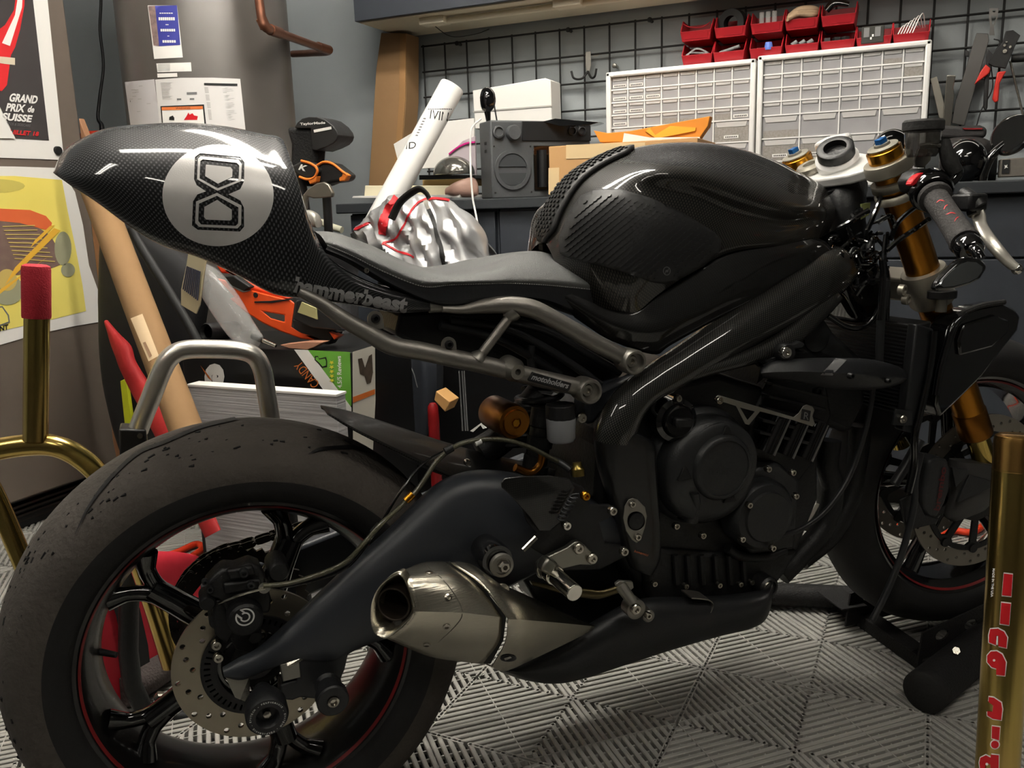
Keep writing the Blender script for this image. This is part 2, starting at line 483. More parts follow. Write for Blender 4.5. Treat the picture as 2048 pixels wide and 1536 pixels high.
def strip(name, pts, w, tree, mat, parent, off=.0006, step=6, solid=0):
    P = cat([V(p[0], p[1], 0) for p in pts], 6); L, Rr = [], []
    for i, p in enumerate(P):
        t = (P[min(i+1, len(P)-1)]-P[max(i-1, 0)]).normalized(); n = V(-t.y, t.x, 0); k = min(1, .15+4*min(i, len(P)-1-i)/len(P))
        L.append((p+n*w/2*k)[:2]); Rr.append((p-n*w/2*k)[:2])
    return decal(name, [L+Rr[::-1]], tree, mat, parent, off, step, solid=solid)
for g in ([(152, 1069), (179, 1015), (223, 957), (277, 908), (330, 886), (393, 859), (440, 846), (500, 834), (548, 831)], [(616, 909), (640, 900), (669, 897), (700, 896), (735, 900)]):
    strip('tread_groove', g, 7, tt, M_ink, wheel, off=.002)
bm = nb()
for k in range(110):
    th = random.uniform(math.radians(95), math.radians(205)) if k % 3 else random.uniform(math.radians(60), math.radians(150))
    hh = random.uniform(-.085, -.01); r = .3195-.0 if hh > -.02 else None
    for (r1, h1), (r2, h2) in zip(tp, tp[1:]):
        if h1 <= hh <= h2: r = r1+(r2-r1)*(hh-h1)/(h2-h1)
    if not r: continue
    c = hc+V(math.cos(th)*r, hh, math.sin(th)*r); s = random.choice((.0009, .0013, .0021))
    d = V(-math.sin(th), random.uniform(-.6, .6), math.cos(th)).normalized()*s*random.uniform(.6, 2.6)
    lathe_ = cyl(bm, c-d, c+d, s, s*.6, seg=5)
part('rubber_crumbs', bm, pm('rubber_bits', (20, 19, 19), .8), wheel)['kind'] = 'stuff'
rimp = [(.219, -.0765), (.226, -.0785), (.228, -.075), (.226, -.068), (.214, -.064), (.214, .064), (.226, .068), (.228, .075), (.226, .0785), (.219, .0765), (.212, .068), (.203, .05), (.196, .03), (.194, 0), (.196, -.03), (.203, -.05), (.211, -.068)]
bm = nb(); lathe(bm, rimp, hc, YA, seg=128, closed_prof=True); part('rim', bm, pm('rim_black', (13, 12, 12), .34, coat=.25), wheel, smooth=30)
bm = nb(); lathe(bm, [(.2135, -.0715), (.2165, -.0752), (.2168, -.0757), (.2138, -.0722)], hc, YA, seg=128, closed_prof=True)
part('rim_stripe', bm, pm('stripe_red', (122, 28, 30), .45), wheel)['label'] = 'thin dark red stripe around the rim'
def polar(c, r, deg, y): return c+V(r*math.cos(math.radians(deg)), y, r*math.sin(math.radians(deg)))
for a in (138, 66, -6, -78, -150):
    bm = nb()
    tube(bm, [polar(hc, .03, a, -.02), polar(hc, .08, a, -.028), polar(hc, .125, a, -.03), polar(hc, .163, a, -.031)], [.024, .0185, .0165, .016], seg=16, flat=1.3)
    for s in (-1, 1):
        tube(bm, [polar(hc, .14, a, -.031), polar(hc, .165, a+s*3.2, -.032), polar(hc, .185, a+s*6.5, -.034), polar(hc, .204, a+s*11, -.036)], [.014, .0105, .0105, .015], seg=12, flat=1.3)
    part('spoke', bm, M_gloss, wheel, smooth=60)
bm = nb(); lathe(bm, [(0, -.078), (.03, -.078), (.034, -.07), (.05, -.06), (.05, .06), (.034, .07), (0, .07)], hc, YA, seg=40); part('hub', bm, M_dark, wheel)
# rear disc with real holes
disc = V(0, 0, RZA)
loops = [circ(0, 0, .1065, 96), circ(0, 0, .0705, 80)]
for k in range(36):
    rr = (.099, .0895, .0795)[k % 3]; loops.append(circ(rr*math.cos(k*2*PI/36+.05), rr*math.sin(k*2*PI/36+.05), .0039, 10))
bm = nb(); sheet(bm, loops, lambda x, y, s: disc+V(x, -.092+s*.005, y), .005)
rot = part('brake_disc', bm, pm('disc_steel', (158, 150, 134), .38, metal=.9, bump=(80, .05)), wheel, smooth=20); rot['label'] = 'drilled steel rear brake disc'
loops = [circ(0, 0, .0705, 80), circ(0, 0, .049, 60)]
for k in range(48):
    a = k*2*PI/48; da = .022
    loops.append([(r*math.cos(a+s*da), r*math.sin(a+s*da)) for r, s in ((.058, -1), (.066, -1), (.066, 1), (.058, 1))])
bm = nb(); sheet(bm, loops, lambda x, y, s: disc+V(x, -.0955+s*.003, y), .003); part('sensor_ring', bm, M_black, wheel, smooth=20)
bm = nb(); lathe(bm, [(.044, -.088), (.07, -.088), (.07, -.083), (.044, -.083)], disc, YA, seg=60, closed_prof=True); part('disc_carrier', bm, M_gloss, wheel)
# valve
bm = nb(); p = polar(hc, .196, 172, -.02); cyl(bm, p, p+V(.022, -.012, -.004), .005, .004, 10); vs_ = part('valve_stem', bm, M_dark, wheel)
# sprocket and chain on the far side
loops = [[((.1 if q % 2 else .0945)*math.cos(q*PI/44), (.1 if q % 2 else .0945)*math.sin(q*PI/44)) for q in range(88)]]
for k in range(5):
    a = math.radians(72*k+10)
    loops.append([(r*math.cos(a+d), r*math.sin(a+d)) for r, d in ((.05, -.42), (.066, -.5), (.08, -.46), (.082, 0), (.08, .46), (.066, .5), (.05, .42), (.048, 0))])
loops.append(circ(0, 0, .03, 30))
bm = nb(); sheet(bm, loops, lambda x, y, s: disc+V(x, .085+s*.006, y), .006); part('sprocket', bm, pm('chain_steel', (62, 59, 55), .4, metal=.7), wheel, smooth=20)
path = [polar(hc, .103, a, .088) for a in range(268, 80, -9)]+[V(.12, .088, RZA+.12), V(.3, .088, RZA+.13), V(.5, .088, RZA+.14)]
bm = nb(); P = cat(path, 8); acc = 0; last = P[0]; cnt = 0; prev = P[0]
for p in P[1:]:
    acc += (p-last).length; last = p
    if acc > .0158:
        d = (p-prev).normalized(); n = V(-d.z, 0, d.x); y = .006 if cnt % 2 else .0085
        for s in (-1, 1):
            ring = []
            for q in range(16):
                t = q/16*2*PI; x = math.cos(t)*.0095+(.003 if math.cos(t) > 0 else -.003); z = math.sin(t)*(.0072 if abs(math.cos(t)) > .5 else .0058)
                ring.append((prev+p)/2+d*x+n*z+V(0, s*y, 0))
            prism(bm, ring, V(0, .0018, 0), uvs=False)
        cyl(bm, prev+V(0, -.0105, 0), prev+V(0, .0105, 0), .003, seg=8)
        prev = p.copy(); acc = 0; cnt += 1
part('chain', bm, pm('chain_steel', (62, 59, 55)))
# ---------------------------------------------------------------- swingarm
bm = nb()
blade(bm, [(445, 1337, 449, 1352, -.142, .008), (480, 1317, 485, 1357, -.142, .012), (515, 1299, 533, 1338, -.14, .014), (560, 1262, 590, 1318, -.137, .02),
           (614, 1211, 665, 1320, -.134, .024), (660, 1168, 705, 1298, -.131, .027), (701, 1129, 752, 1279, -.13, .028), (745, 1090, 812, 1262, -.128, .03),
           (789, 1050, 865, 1240, -.125, .032), (825, 1015, 915, 1215, -.12, .034), (868, 975, 972, 1190, -.115, .036), (910, 952, 1035, 1160, -.112, .038),
           (960, 942, 1090, 1130, -.11, .04), (1020, 946, 1140, 1105, -.11, .04), (1100, 966, 1200, 1090, -.11, .038), (1180, 995, 1270, 1090, -.11, .034)], B, seg=24, ex=2.5)
arm = part('swingarm', bm, M_swing, smooth=60)
# axle plate / lower finger under the slot
bm = nb(); prism(bm, [B(u, v, -.15) for u, v in ((590, 1322), (640, 1300), (700, 1296), (690, 1340), (672, 1385), (640, 1400), (600, 1396), (585, 1402), (560, 1400), (560, 1370), (590, 1362))], V(0, .03, 0))
part('axle_carrier', bm, M_satin, arm, bevel=.003)
bm = nb(); prism(bm, [B(u, v, -.153) for u, v in ((560, 1330), (598, 1322), (602, 1355), (566, 1364))], V(0, .02, 0)); part('adjuster_block', bm, M_alu, arm, bevel=.001)
bm = nb(); cyl(bm, B(612, 1308, -.15), B(575, 1330, -.15), .005, seg=6); part('adjuster_screw', bm, M_bolt, arm)
bm = nb(); prism(bm, [B(u, v, -.128) for u, v in ((450, 1352), (500, 1352), (480, 1400), (500, 1408), (470, 1395))], V(0, .008, 0)); part('caliper_bracket', bm, M_alu, arm, bevel=.001)
bm = nb(); lathe(bm, [(0, .0), (.012, .0), (.0125, -.012), (.016, -.014), (.0235, -.03), (.026, -.038), (.026, -.062), (.0235, -.067), (.0145, -.067), (.012, -.064), (.011, -.056), (0, -.056)], B(524, 1381, -.147), YA, seg=40)
sl = part('axle_slider', bm, M_satin); sl['label'] = 'round black axle slider with white ring lettering'
c0 = B(524, 1381, -.147)+V(0, -.0675, 0)
bm = nb(); lathe(bm, [(0, 0), (.005, 0), (.0052, -.004), (.003, -.005), (0, -.005)], c0+V(0, .011, 0), YA, seg=6); part('slider_bolt', bm, M_bolt, sl)
wd = 'EVOTECH - PERFORMANCE - EVOTECH - PERFORMANCE - '
bm = nb()
for i, chh in enumerate(wd):
    if chh == ' ': continue
    g, fs = glyphs(chh, res=1, bold=.02); a = -i/len(wd)*2*PI+PI
    e = V(math.sin(a)*1, 0, -math.cos(a))*1; t = V(-math.sin(a), 0, math.cos(a))*-1; rad = V(math.cos(a), 0, math.sin(a))
    w_ = .0018 if chh not in '-' else .001; h_ = .0022 if chh != '-' else .0005
    vs = [bm.verts.new(c0+rad*(.0195+y*h_)+t*(x-.5)*w_+V(0, -.0004, 0)) for x, y in g]
    for f in fs:
        try: bm.faces.new([vs[k] for k in f])
        except ValueError: pass
part('slider_lettering', bm, pm('white_mark', (215, 215, 212), .5), sl, smooth=0)
for (u, v, k) in ((652, 1362, 1),):
    bm = nb(); lathe(bm, [(0, 0), (.019, 0), (.019, -.008), (.013, -.014), (.0125, -.03), (.021, -.038), (.021, -.052), (.019, -.054), (.008, -.054), (.008, -.05), (0, -.05)], B(u, v, -.14), YA, seg=36); sp_ = part('paddock_spool', bm, M_satin)
    bm = nb(); c_ = B(u, v, -.14)+V(0, -.0545, 0); lathe(bm, [(0, .004), (.0072, .004), (.0072, -.002), (.0045, -.003), (.004, .001), (0, .001)], c_, YA, seg=20); part('spool_bolt', bm, M_bolt, sp_)
# left side spool, seen through the wheel
bm = nb(); lathe(bm, [(0, .0), (.012, .0), (.013, .03), (.021, .036), (.021, .052), (0, .052)], V(-.02, .11, RZA-.02), YA, seg=24); part('paddock_spool', bm, M_satin)
bm = nb(); prism(bm, [V(-.06, .13, RZA+.03), V(.1, .13, RZA+.07), V(.5, .12, RZA+.17), V(.5, .12, RZA+.09), V(.1, .13, RZA-.02), V(-.05, .13, RZA-.02)], V(0, .03, 0)); part('swingarm', bm, M_swing, bevel=.006)
bm = nb(); lathe(bm, [(0, 0), (.0085, 0), (.0085, -.008), (.006, -.01), (0, -.01)], B(320, 1392, 0.02), YA, seg=6); part('sprocket_nut', bm, M_bolt)
# ---------------------------------------------------------------- rear caliper and hose
bm = nb(); prism(bm, [B(u, v, -.135) for u, v in ((430, 1150), (446, 1136), (470, 1138), (500, 1126), (520, 1134), (533, 1160), (543, 1200), (540, 1228), (455, 1228), (440, 1200), (418, 1196), (410, 1172))], V(0, .035, 0))
cal = part('rear_caliper', bm, M_dark, bevel=.005, bseg=3)
for pts, y_, th in (([(452, 1142), (505, 1132), (512, 1150), (460, 1162)], -.142, .01), ([(446, 1168), (520, 1158), (528, 1176), (450, 1192)], -.14, .008), ([(430, 1200), (455, 1198), (470, 1262), (455, 1290), (430, 1270), (425, 1230)], -.128, .02), ([(455, 1262), (500, 1262), (520, 1290), (505, 1310), (470, 1300)], -.122, .02)): plate0 = nb(); prism(plate0, [B(u, v, y_) for u, v in pts], V(0, th, 0)); part('caliper_rib', plate0, M_dark, cal, bevel=.003)
for (u, v, y_, r_) in ((488, 1146, -.146, .006), (420, 1178, -.138, .005), (502, 1170, -.146, .005), (410, 1164, -.14, .004)): bolt(u, v, y_, r_, cal, M_case)
bm = nb(); lathe(bm, [(0, -.012), (.0185, -.012), (.0215, -.009), (.0225, 0), (.0225, .02), (0, .02)], B(490, 1234, -.145), YA, seg=40); part('piston_housing', bm, M_dark, cal)
lc = B(490, 1234, -.157)+V(0, -.0004, 0)
def lg(x, y): return lc+V(x, 0, y)
bm = nb()
def arcband(bm, r0, r1, a0, a1, mp, n=28):
    P0 = [mp(r0*math.cos(math.radians(a0+(a1-a0)*k/n)), r0*math.sin(math.radians(a0+(a1-a0)*k/n))) for k in range(n+1)]
    P1 = [mp(r1*math.cos(math.radians(a0+(a1-a0)*k/n)), r1*math.sin(math.radians(a0+(a1-a0)*k/n))) for k in range(n+1)]
    for k in range(n): quad(bm, (P0[k], P0[k+1], P1[k+1], P1[k]))
arcband(bm, .0098, .0118, -215, 110, lg); arcband(bm, .0045, .0065, -160, 125, lg)
quad(bm, [lg(-.011, .0045), lg(-.0095, .0065), lg(-.003, -.0005), lg(-.0045, -.0025)]); quad(bm, [lg(-.0055, .0105), lg(-.004, .0118), lg(.001, .0065), lg(-.0005, .005)])
part('caliper_emblem', bm, pm('white_mark', (215, 215, 212), .5), cal, smooth=0)
for (u, v, y, r, l) in ((557, 1142, -.12, .014, .04), (415, 1205, -.13, .01, .03), (437, 1290-50, -.12, .012, .03), (470, 1262, -.118, .01, .03), (510, 1272, -.13, .009, .02)):
    bm = nb(); lathe(bm, [(0, -.006), (r*.8, -.006), (r, -.002), (r, l), (0, l)], B(u, v, y), YA, seg=20); part('caliper_boot', bm, M_dark, cal)
for (u, v) in ((433, 1290), (437, 1315), (523, 1275-5)): bolt(u, v, -.11, .007, cal)
bm = nb(); tube(bm, [B(438, 1206, -.13), B(480, 1190, -.15), B(530, 1176, -.15)], .0018, 8); part('bleed_wire', bm, M_bolt, cal)
bm = nb(); lathe(bm, [(0, -.01), (.0075, -.01), (.008, 0), (.008, .012), (0, .012)], B(527, 1170, -.14), YA, seg=20); part('banjo_bolt', bm, M_chrome, cal)
hose = [B(527, 1172, -.15), B(580, 1166, -.155), B(640, 1148, -.16), B(690, 1125, -.165), B(725, 1090, -.168), B(760, 1050, -.165), B(800, 1014, -.16), B(838, 975, -.155), B(872, 925, -.15), B(910, 893, -.15), B(955, 880, -.15), B(1010, 880, -.15), B(1060, 895, -.15), B(1110, 920, -.15), B(1150, 940, -.15)]
M_hose = pm('braided_hose', (92, 90, 74), .3, metal=.7, bump=(700, .4), coat=.6)
bm = nb(); tube(bm, hose, .0034, 10, 8); h_ = part('brake_hose', bm, M_hose)
for a, b in (((812, 1002), (826, 988)), ((745, 1066), (760, 1050)), ((890, 903), (905, 895))):
    bm = nb(); cyl(bm, B(*a, -.16), B(*b, -.16), .0055, seg=12); part('hose_crimp', bm, M_gold if a[0] == 812 else M_dark, h_)
bm = nb(); tube(bm, [B(560, 1176, -.15), B(640, 1158, -.158), B(700, 1130, -.165), B(752, 1062, -.16), B(800, 985, -.15), B(850, 925, -.14), B(930, 884, -.14)], .002, 8, 8); part('sensor_wire', bm, M_gloss)
bm = nb(); cyl(bm, B(950, 887, -.15), B(962, 881, -.15), .0045, seg=10); part('wire_clip', bm, M_white)
# ---------------------------------------------------------------- hugger
A_ = [(642, 812), (700, 824), (780, 849), (870, 879), (960, 905), (1050, 925), (1110, 940)]
Cc = [(650, 820), (706, 838), (787, 864), (877, 896), (960, 925), (1045, 950), (1105, 965)]
Lw = [(656, 828), (712, 862), (792, 902), (872, 940), (940, 970), (1030, 985), (1095, 990)]
g = []
for a, c, l in zip(A_, Cc, Lw):
    p0 = B(*a, 0.01); kk = min(1, len(g)*.3+.05); g.append([p0+V(.005, .07, -.07)*kk, p0+V(.002, .035, -.03)*kk, p0, B(*c, -.035), B((c[0]+l[0])/2, (c[1]+l[1])/2, -.07), B(*l, -.095)])
bm = patch(g, 5, 4); hg = part('rear_hugger', bm, carbon('carbon_hugger', .0022, (7, 7, 7), (52, 51, 48), .5, .08), smooth=60, solid=.0025)
bolt(935, 925, -.085, .005, hg)
# ---------------------------------------------------------------- tail cowl
T = [
 [(108, 342, 0), (106, 344, -.015), (108, 347, -.03), (126, 360, -.045), (158, 381, -.05)],
 [(126, 304, 0), (119, 324, -.028), (122, 345, -.048), (144, 366, -.057), (176, 393, -.054)],
 [(160, 279, 0), (150, 311, -.04), (158, 348, -.065), (178, 378, -.07), (200, 410, -.06)],
 [(215, 256, 0), (211, 295, -.055), (222, 345, -.085), (240, 395, -.09), (262, 455, -.075)],
 [(290, 248, 0), (294, 288, -.065), (303, 345, -.1), (313, 415, -.105), (325, 490, -.085)],
 [(370, 245, 0), (378, 290, -.07), (390, 352, -.105), (398, 430, -.111), (400, 514, -.09)],
 [(450, 252, 0), (462, 298, -.072), (477, 358, -.106), (484, 442, -.113), (478, 549, -.092)],
 [(520, 266, 0), (536, 310, -.07), (553, 368, -.105), (560, 460, -.113), (548, 584, -.094)],
 [(562, 277, 0), (578, 320, -.068), (598, 385, -.1), (610, 480, -.11), (606, 594, -.094)],
 [(576, 318, 0), (592, 352, -.07), (608, 410, -.098), (624, 495, -.109), (624, 597, -.094)],
 [(596, 400, -.03), (618, 440, -.075), (634, 480, -.095), (650, 530, -.105), (662, 603, -.094)],
 [(640, 490, -.05), (658, 515, -.085), (680, 540, -.1), (702, 570, -.106), (726, 614, -.094)],
 [(730, 560, -.06), (745, 565, -.09), (760, 578, -.103), (778, 596, -.107), (795, 626, -.095)],
 [(850, 592, -.06), (852, 596, -.09), (858, 602, -.102), (861, 610, -.105), (862, 623, -.095)]]
g = []
for r in T:
    row = [B(*p) for p in r]; e = row[-1]; row.append(Vector((e.x, -.03, e.z+.012))); row.append(Vector((e.x, 0, e.z+.014)))
    r0 = row[0]; row[0] = Vector((r0.x, 0, r0.z)); g.append(row)
bm = patch(g, 6, 6, mirror=True)
bmesh.ops.remove_doubles(bm, verts=bm.verts[:], dist=.0003)
for e_ in (0, -1): pass
cowl = part('tail_cowl', bm, carbon('carbon_tail', .0027, (7, 8, 10), (84, 84, 86)), smooth=70)
ct = bvh(cowl)
# the round number plate, leaving the figure 8 bare as on the cowl
def rp8(cx, cy, w, h, c): return [(cx-w+c, cy-h), (cx+w-c, cy-h), (cx+w, cy-h+c), (cx+w, cy+h-c), (cx+w-c, cy+h), (cx-w+c, cy+h), (cx-w, cy+h-c), (cx-w, cy-h+c)]
TH = math.radians(2.5)
def sk(L): return [(437+(x)*math.cos(TH)-(y)*math.sin(TH), 385+x*math.sin(TH)+y*math.cos(TH)) for x, y in L]
O8 = [(-40, -76), (40, -72), (49, -62), (50, -24), (43, -8), (20, 3), (44, 14), (52, 28), (54, 66), (46, 76), (-38, 76), (-50, 68), (-50, 20), (-42, 6), (-25, -1), (-44, -12), (-50, -24), (-50, -68)]
I8 = [[(-39, -70), (37, -66), (44, -58), (44, -24), (-2, -3), (-44, -24), (-44, -64)], [(-3, 1), (47, 24), (48, 62), (41, 70), (-36, 70), (-44, 62), (-44, 20)]]
I8i = [[(-34, -64), (34, -60), (39, -55), (39, -26), (-2, -8), (-39, -26), (-39, -60)], [(-3, 7), (41, 28), (42, 60), (37, 65), (-32, 65), (-38, 58), (-38, 24)]]
H8 = [[(-27, -54), (22, -51), (26, -46), (26, -32), (-2, -17), (-28, -31), (-28, -50)], [(-2, 15), (28, 33), (29, 52), (25, 55), (-22, 55), (-27, 50), (-27, 30)]]
disc_l = [(436+111*math.cos(a)-6*math.sin(a)*0, 391+101*math.sin(a)+.12*60*math.cos(a)*0) for a in [2*PI*k/72 for k in range(72)]]
num = decal('number_disc', [disc_l, sk(O8)], ct, M_decal, cowl, .0008, 6); num['label'] = 'round silver number disc with carbon figure 8'
decal('figure_outline', [sk(I8[0]), sk(I8i[0])], ct, M_decal, cowl, .0008, 6)
decal('figure_outline', [sk(I8[1]), sk(I8i[1])], ct, M_decal, cowl, .0008, 6)
decal('figure_inner', [sk(H8[0])], ct, M_decal, cowl, .0008, 6); decal('figure_inner', [sk(H8[1])], ct, M_decal, cowl, .0008, 6)
# lettering on the cowl
def pixtext(name, s, p0, p1, hgt, tree, mat, parent, bold=0., shear=0., off=.0009, bike_=True, spacing=1., rotv=None, depth=None):
    """text from pixel p0 (lower left) to p1 (lower right); the letters' up vector is rotv or the normal"""
    g, fs = glyphs(s, bold, shear, spacing=spacing); bm = nb(); vs = []
    ex = (p1[0]-p0[0], p1[1]-p0[1]); L = math.hypot(*ex); up = rotv or (ex[1]/L*hgt, -ex[0]/L*hgt)
    org = CAMB if bike_ else CAM
    for x, y in g:
        u = p0[0]+ex[0]*x+up[0]*y; v = p0[1]+ex[1]*x+up[1]*y
        d = (rayb(u, v) if bike_ else ray(u, v)).normalized()
        h = tree.ray_cast(org, d) if tree else (None,)
        if h[0] is None: vs.append(bm.verts.new(depth(u, v)) if depth else None)
        else: vs.append(bm.verts.new(h[0]+(h[1] if h[1].dot(d) < 0 else -h[1])*off))
    for f in fs:
        if all(vs[i] is not None for i in f):
            try: bm.faces.new([vs[i] for i in f])
            except ValueError: pass
    return finish(name, bm, mat, parent, smooth=0)
pixtext('lettering', 'hammerbeast', (586, 584), (812, 626), 32, ct, pm('lettering_grey', (150, 150, 150), .5), cowl, bold=.05, depth=lambda u, v: B(u, v, -.108))['label'] = 'grey hammerbeast lettering'
bolt(732, 541, -.103, .004, cowl)
# ---------------------------------------------------------------- seat
S = [
 [(628, 462, 0), (634, 466, -.03), (640, 470, -.06), (648, 480, -.085), (655, 492, -.09)],
 [(672, 466, 0), (676, 470, -.04), (684, 478, -.075), (695, 496, -.1), (702, 512, -.102)],
 [(745, 492, 0), (745, 498, -.045), (750, 506, -.085), (762, 528, -.108), (768, 545, -.108)],
 [(820, 527, 0), (822, 532, -.05), (828, 540, -.09), (840, 560, -.112), (845, 574, -.11)],
 [(890, 541, 0), (890, 544, -.05), (895, 550, -.095), (900, 562, -.118), (902, 571, -.115)],
 [(960, 533, 0), (960, 538, -.05), (965, 545, -.1), (968, 560, -.122), (968, 569, -.12)],
 [(1015, 512, 0), (1015, 520, -.05), (1020, 535, -.1), (1020, 558, -.122), (1020, 568, -.12)],
 [(1070, 502, 0), (1072, 512, -.05), (1078, 530, -.09), (1085, 558, -.118), (1085, 571, -.117)],
 [(1120, 515, -.0), (1125, 525, -.04), (1135, 540, -.08), (1142, 562, -.108), (1142, 576, -.108)],
 [(1180, 540, 0), (1190, 548, -.03), (1200, 556, -.06), (1205, 570, -.09), (1205, 583, -.092)],
 [(1205, 556, 0), (1210, 562, -.02), (1214, 568, -.05), (1217, 576, -.075), (1217, 588, -.078)]]
g = []
for r in S:
    row = [B(*p) for p in r]; row[0].y = 0; g.append(row)
bm = patch(g, 6, 5, mirror=True); seat = part('seat', bm, M_leather, smooth=70); st_ = bvh(seat)
g2 = []
low = [(650, 500), (705, 524), (775, 566), (850, 602), (905, 612), (968, 604), (1020, 598), (1085, 602), (1145, 625), (1190, 636), (1215, 605)]
for r, l in zip(g, low):
    e = r[-1]; b = B(l[0], l[1], e.y+.004); g2.append([e.copy(), e.lerp(b, .5)+V(0, -.002, 0), b, V(b.x, b.y+.05, b.z-.002)])
bm = patch(g2, 6, 3); part('seat_base', bm, M_satin, seat, smooth=60)
bm = nb(); P = cat([r[-1] for r in g], 14)
for i in range(0, len(P)-1, 1): cyl(bm, P[i]+V(0, -.0008, .001), P[i].lerp(P[i+1], .6)+V(0, -.0008, .001), .0007, seg=5)
part('stitching', bm, pm('thread', (150, 150, 148), .7), seat)['label'] = 'light grey stitched seam'
# ---------------------------------------------------------------- subframe
M_sub2 = pm('bare_tube', (140, 136, 130), .45, metal=.8, bump=(120, .15), var=.25)
lo_ = [B(598, 583, -.1), B(640, 605, -.103), B(690, 640, -.108), B(740, 668, -.112), B(785, 692, -.116), B(840, 702, -.12), B(900, 715, -.124), B(970, 730, -.128), B(1050, 750, -.133), B(1172, 778, -.14)]
bm = nb(); tube(bm, lo_, [.006, .0105, .0125, .0125, .0125, .0125], 18, 6)
sf = part('subframe', bm, M_sub2, smooth=60)
up_ = [B(885, 618, -.11), B(925, 619, -.115), B(970, 612, -.12), B(1020, 610, -.125), B(1065, 618, -.13), B(1110, 640, -.135), B(1190, 685, -.14), B(1258, 720, -.145)]
bm = nb(); tube(bm, up_, [.0045, .006, .0105, .0125, .013, .0125, .0125, .0125], 18, 6); part('upper_tube', bm, M_sub2, sf, smooth=60)
bm = nb(); tube(bm, [B(1022, 630, -.125), B(957, 716, -.127)], .0068, 14, 1); part('strut', bm, M_sub2, sf)
for (u, v, y) in ((957, 716, -.127), (1022, 628, -.125)):
    bm = nb(); lathe(bm, [(.0135, -.004), (.012, .002), (.0085, .007), (.007, .009)], B(u, v, y), (B(1022, 630, -.125)-B(957, 716, -.127))*(1 if v > 700 else -1), seg=18); part('weld_bead', bm, M_alu, sf)
for (u, v, y) in ((1172, 780, -.142), (1260, 722, -.147)):
    bm = nb(); lathe(bm, [(.0175, .018), (.0185, .01), (.0185, -.014), (.0165, -.017), (.0135, -.017), (.013, -.01), (0, -.01)], B(u, v, y), YA, seg=32); bs = part('mounting_boss', bm, M_alu, sf)
    bolt(u, v, y-.01, .0095, bs, h=.006)
bm = nb(); cyl(bm, B(858, 614, -.1), B(884, 613, -.1), .008, seg=20); part('quick_release', bm, M_alu, sf)
bm = nb(); cyl(bm, B(884, 613, -.1), B(892, 613, -.1), .0085, seg=20); part('collar', bm, M_dark, sf)
for (u, v, y) in ((751, 637, -.118), (898, 689, -.128)):
    bm = nb(); loop = [(math.cos(t)*.010, math.sin(t)*.010+.0) for t in [PI*k/10 for k in range(11)]]+[(-.011, -.014), (.011, -.014)]
    c = B(u, v, y); sheet(bm, [loop, circ(0, 0, .0042, 12)], lambda x, z, s: c+V(x, s*.004, z), 0); tb = part('fairing_tab', bm, M_alu, sf, smooth=20)
    bm = nb(); lathe(bm, [(.0062, 0), (.0055, -.0035), (.003, -.004), (.0027, .0), (0, .0)], c, YA, seg=16); part('rivet', bm, M_dark, tb)
# threaded lug and plaque
bm = nb(); c = B(1024, 738, -.132); lathe(bm, [(0, .016), (.0165, .016), (.0165, -.006), (.0105, -.016), (.0105, -.018), (.0045, -.018), (.0045, -.01), (0, -.01)], c, (-.1, 1, .1), seg=28); part('threaded_lug', bm, M_alu, sf)
P0, P1 = B(1060, 762, -.149), B(1134, 781, -.153); upv = (B(1066, 746, -.149)-P0)
bm = nb(); e = P1-P0
prism(bm, [P0-e*.03-upv*.05, P1+e*.03-upv*.1, P1+e*.06+upv*.15, P1+e*.05+upv*.95, P0+e*.0+upv*1.1, P0-e*.05+upv*.2], V(0, .006, 0)); pl = part('name_plaque', bm, M_ink, sf, bevel=.0008)
textquad('plaque_lettering', 'motoholders', P0+upv*.22+V(0, -.0006, 0), P1+upv*.22+V(0, -.0006, 0), P0+upv*.92+V(0, -.0006, 0), pm('lettering_grey', (122, 122, 122)), pl, bold=.03, shear=.2)
# parts behind the subframe
bm = nb(); prism(bm, [B(u, v, -.06) for u, v in ((800, 625), (880, 622), (1000, 622), (1120, 650), (1240, 712), (1240, 760), (1180, 770), (1000, 728), (850, 700), (790, 670))], V(0, .12, 0)); part('electrics_tray', bm, M_dark, bevel=.006)
for pth in ([(900, 640), (1000, 655), (1080, 690), (1160, 740), (1200, 770)], [(880, 650), (980, 672), (1060, 712), (1120, 750)], [(1010, 640), (1090, 660), (1170, 705), (1240, 745)], [(1063, 690), (1062, 720), (1068, 750)]):
    bm = nb(); tube(bm, [B(u, v, -.085) for u, v in pth], .0065, 10, 5); part('cable', bm, M_satin)
# shock with gold reservoir
bm = nb(); c0_, c1_ = B(1032, 846, -.125), B(984, 822, -.045)
ax = (c1_-c0_); L_ = ax.length
lathe(bm, [(0, .002), (.008, .002), (.008, 0), (.018, 0), (.019, .0035), (.0235, .004), (.025, .008), (.025, L_*.3), (.025, L_*.6), (.025, L_-.006), (.022, L_), (0, L_)], c0_, ax, seg=40)
rs = part('shock_reservoir', bm, pm('bronze_gold', (150, 98, 38), .33, metal=1., var=.2)); rs['label'] = 'bronze gold shock absorber reservoir'
bm = nb(); lathe(bm, [(0, -.001), (.0055, -.001), (.006, .0025), (0, .0025)], c0_, ax, seg=6); part('valve_cap', bm, M_gold, rs)
bm = nb(); tube(bm, [B(960, 905, 0), B(1010, 870, 0), B(1080, 790, 0)], .024, 20, 6); part('shock_body', bm, M_dark)
bm = nb(); P = []
for k in range(90):
    t = k/90; c = B(1030, 890, 0).lerp(B(1085, 780, 0), t); a = k*2*PI/14; P.append(c+V(math.cos(a)*.034, math.sin(a)*.034, 0))
tube(bm, P, .005, 8, 1); part('shock_spring', bm, pm('spring_black', (25, 25, 26), .35, coat=.5))
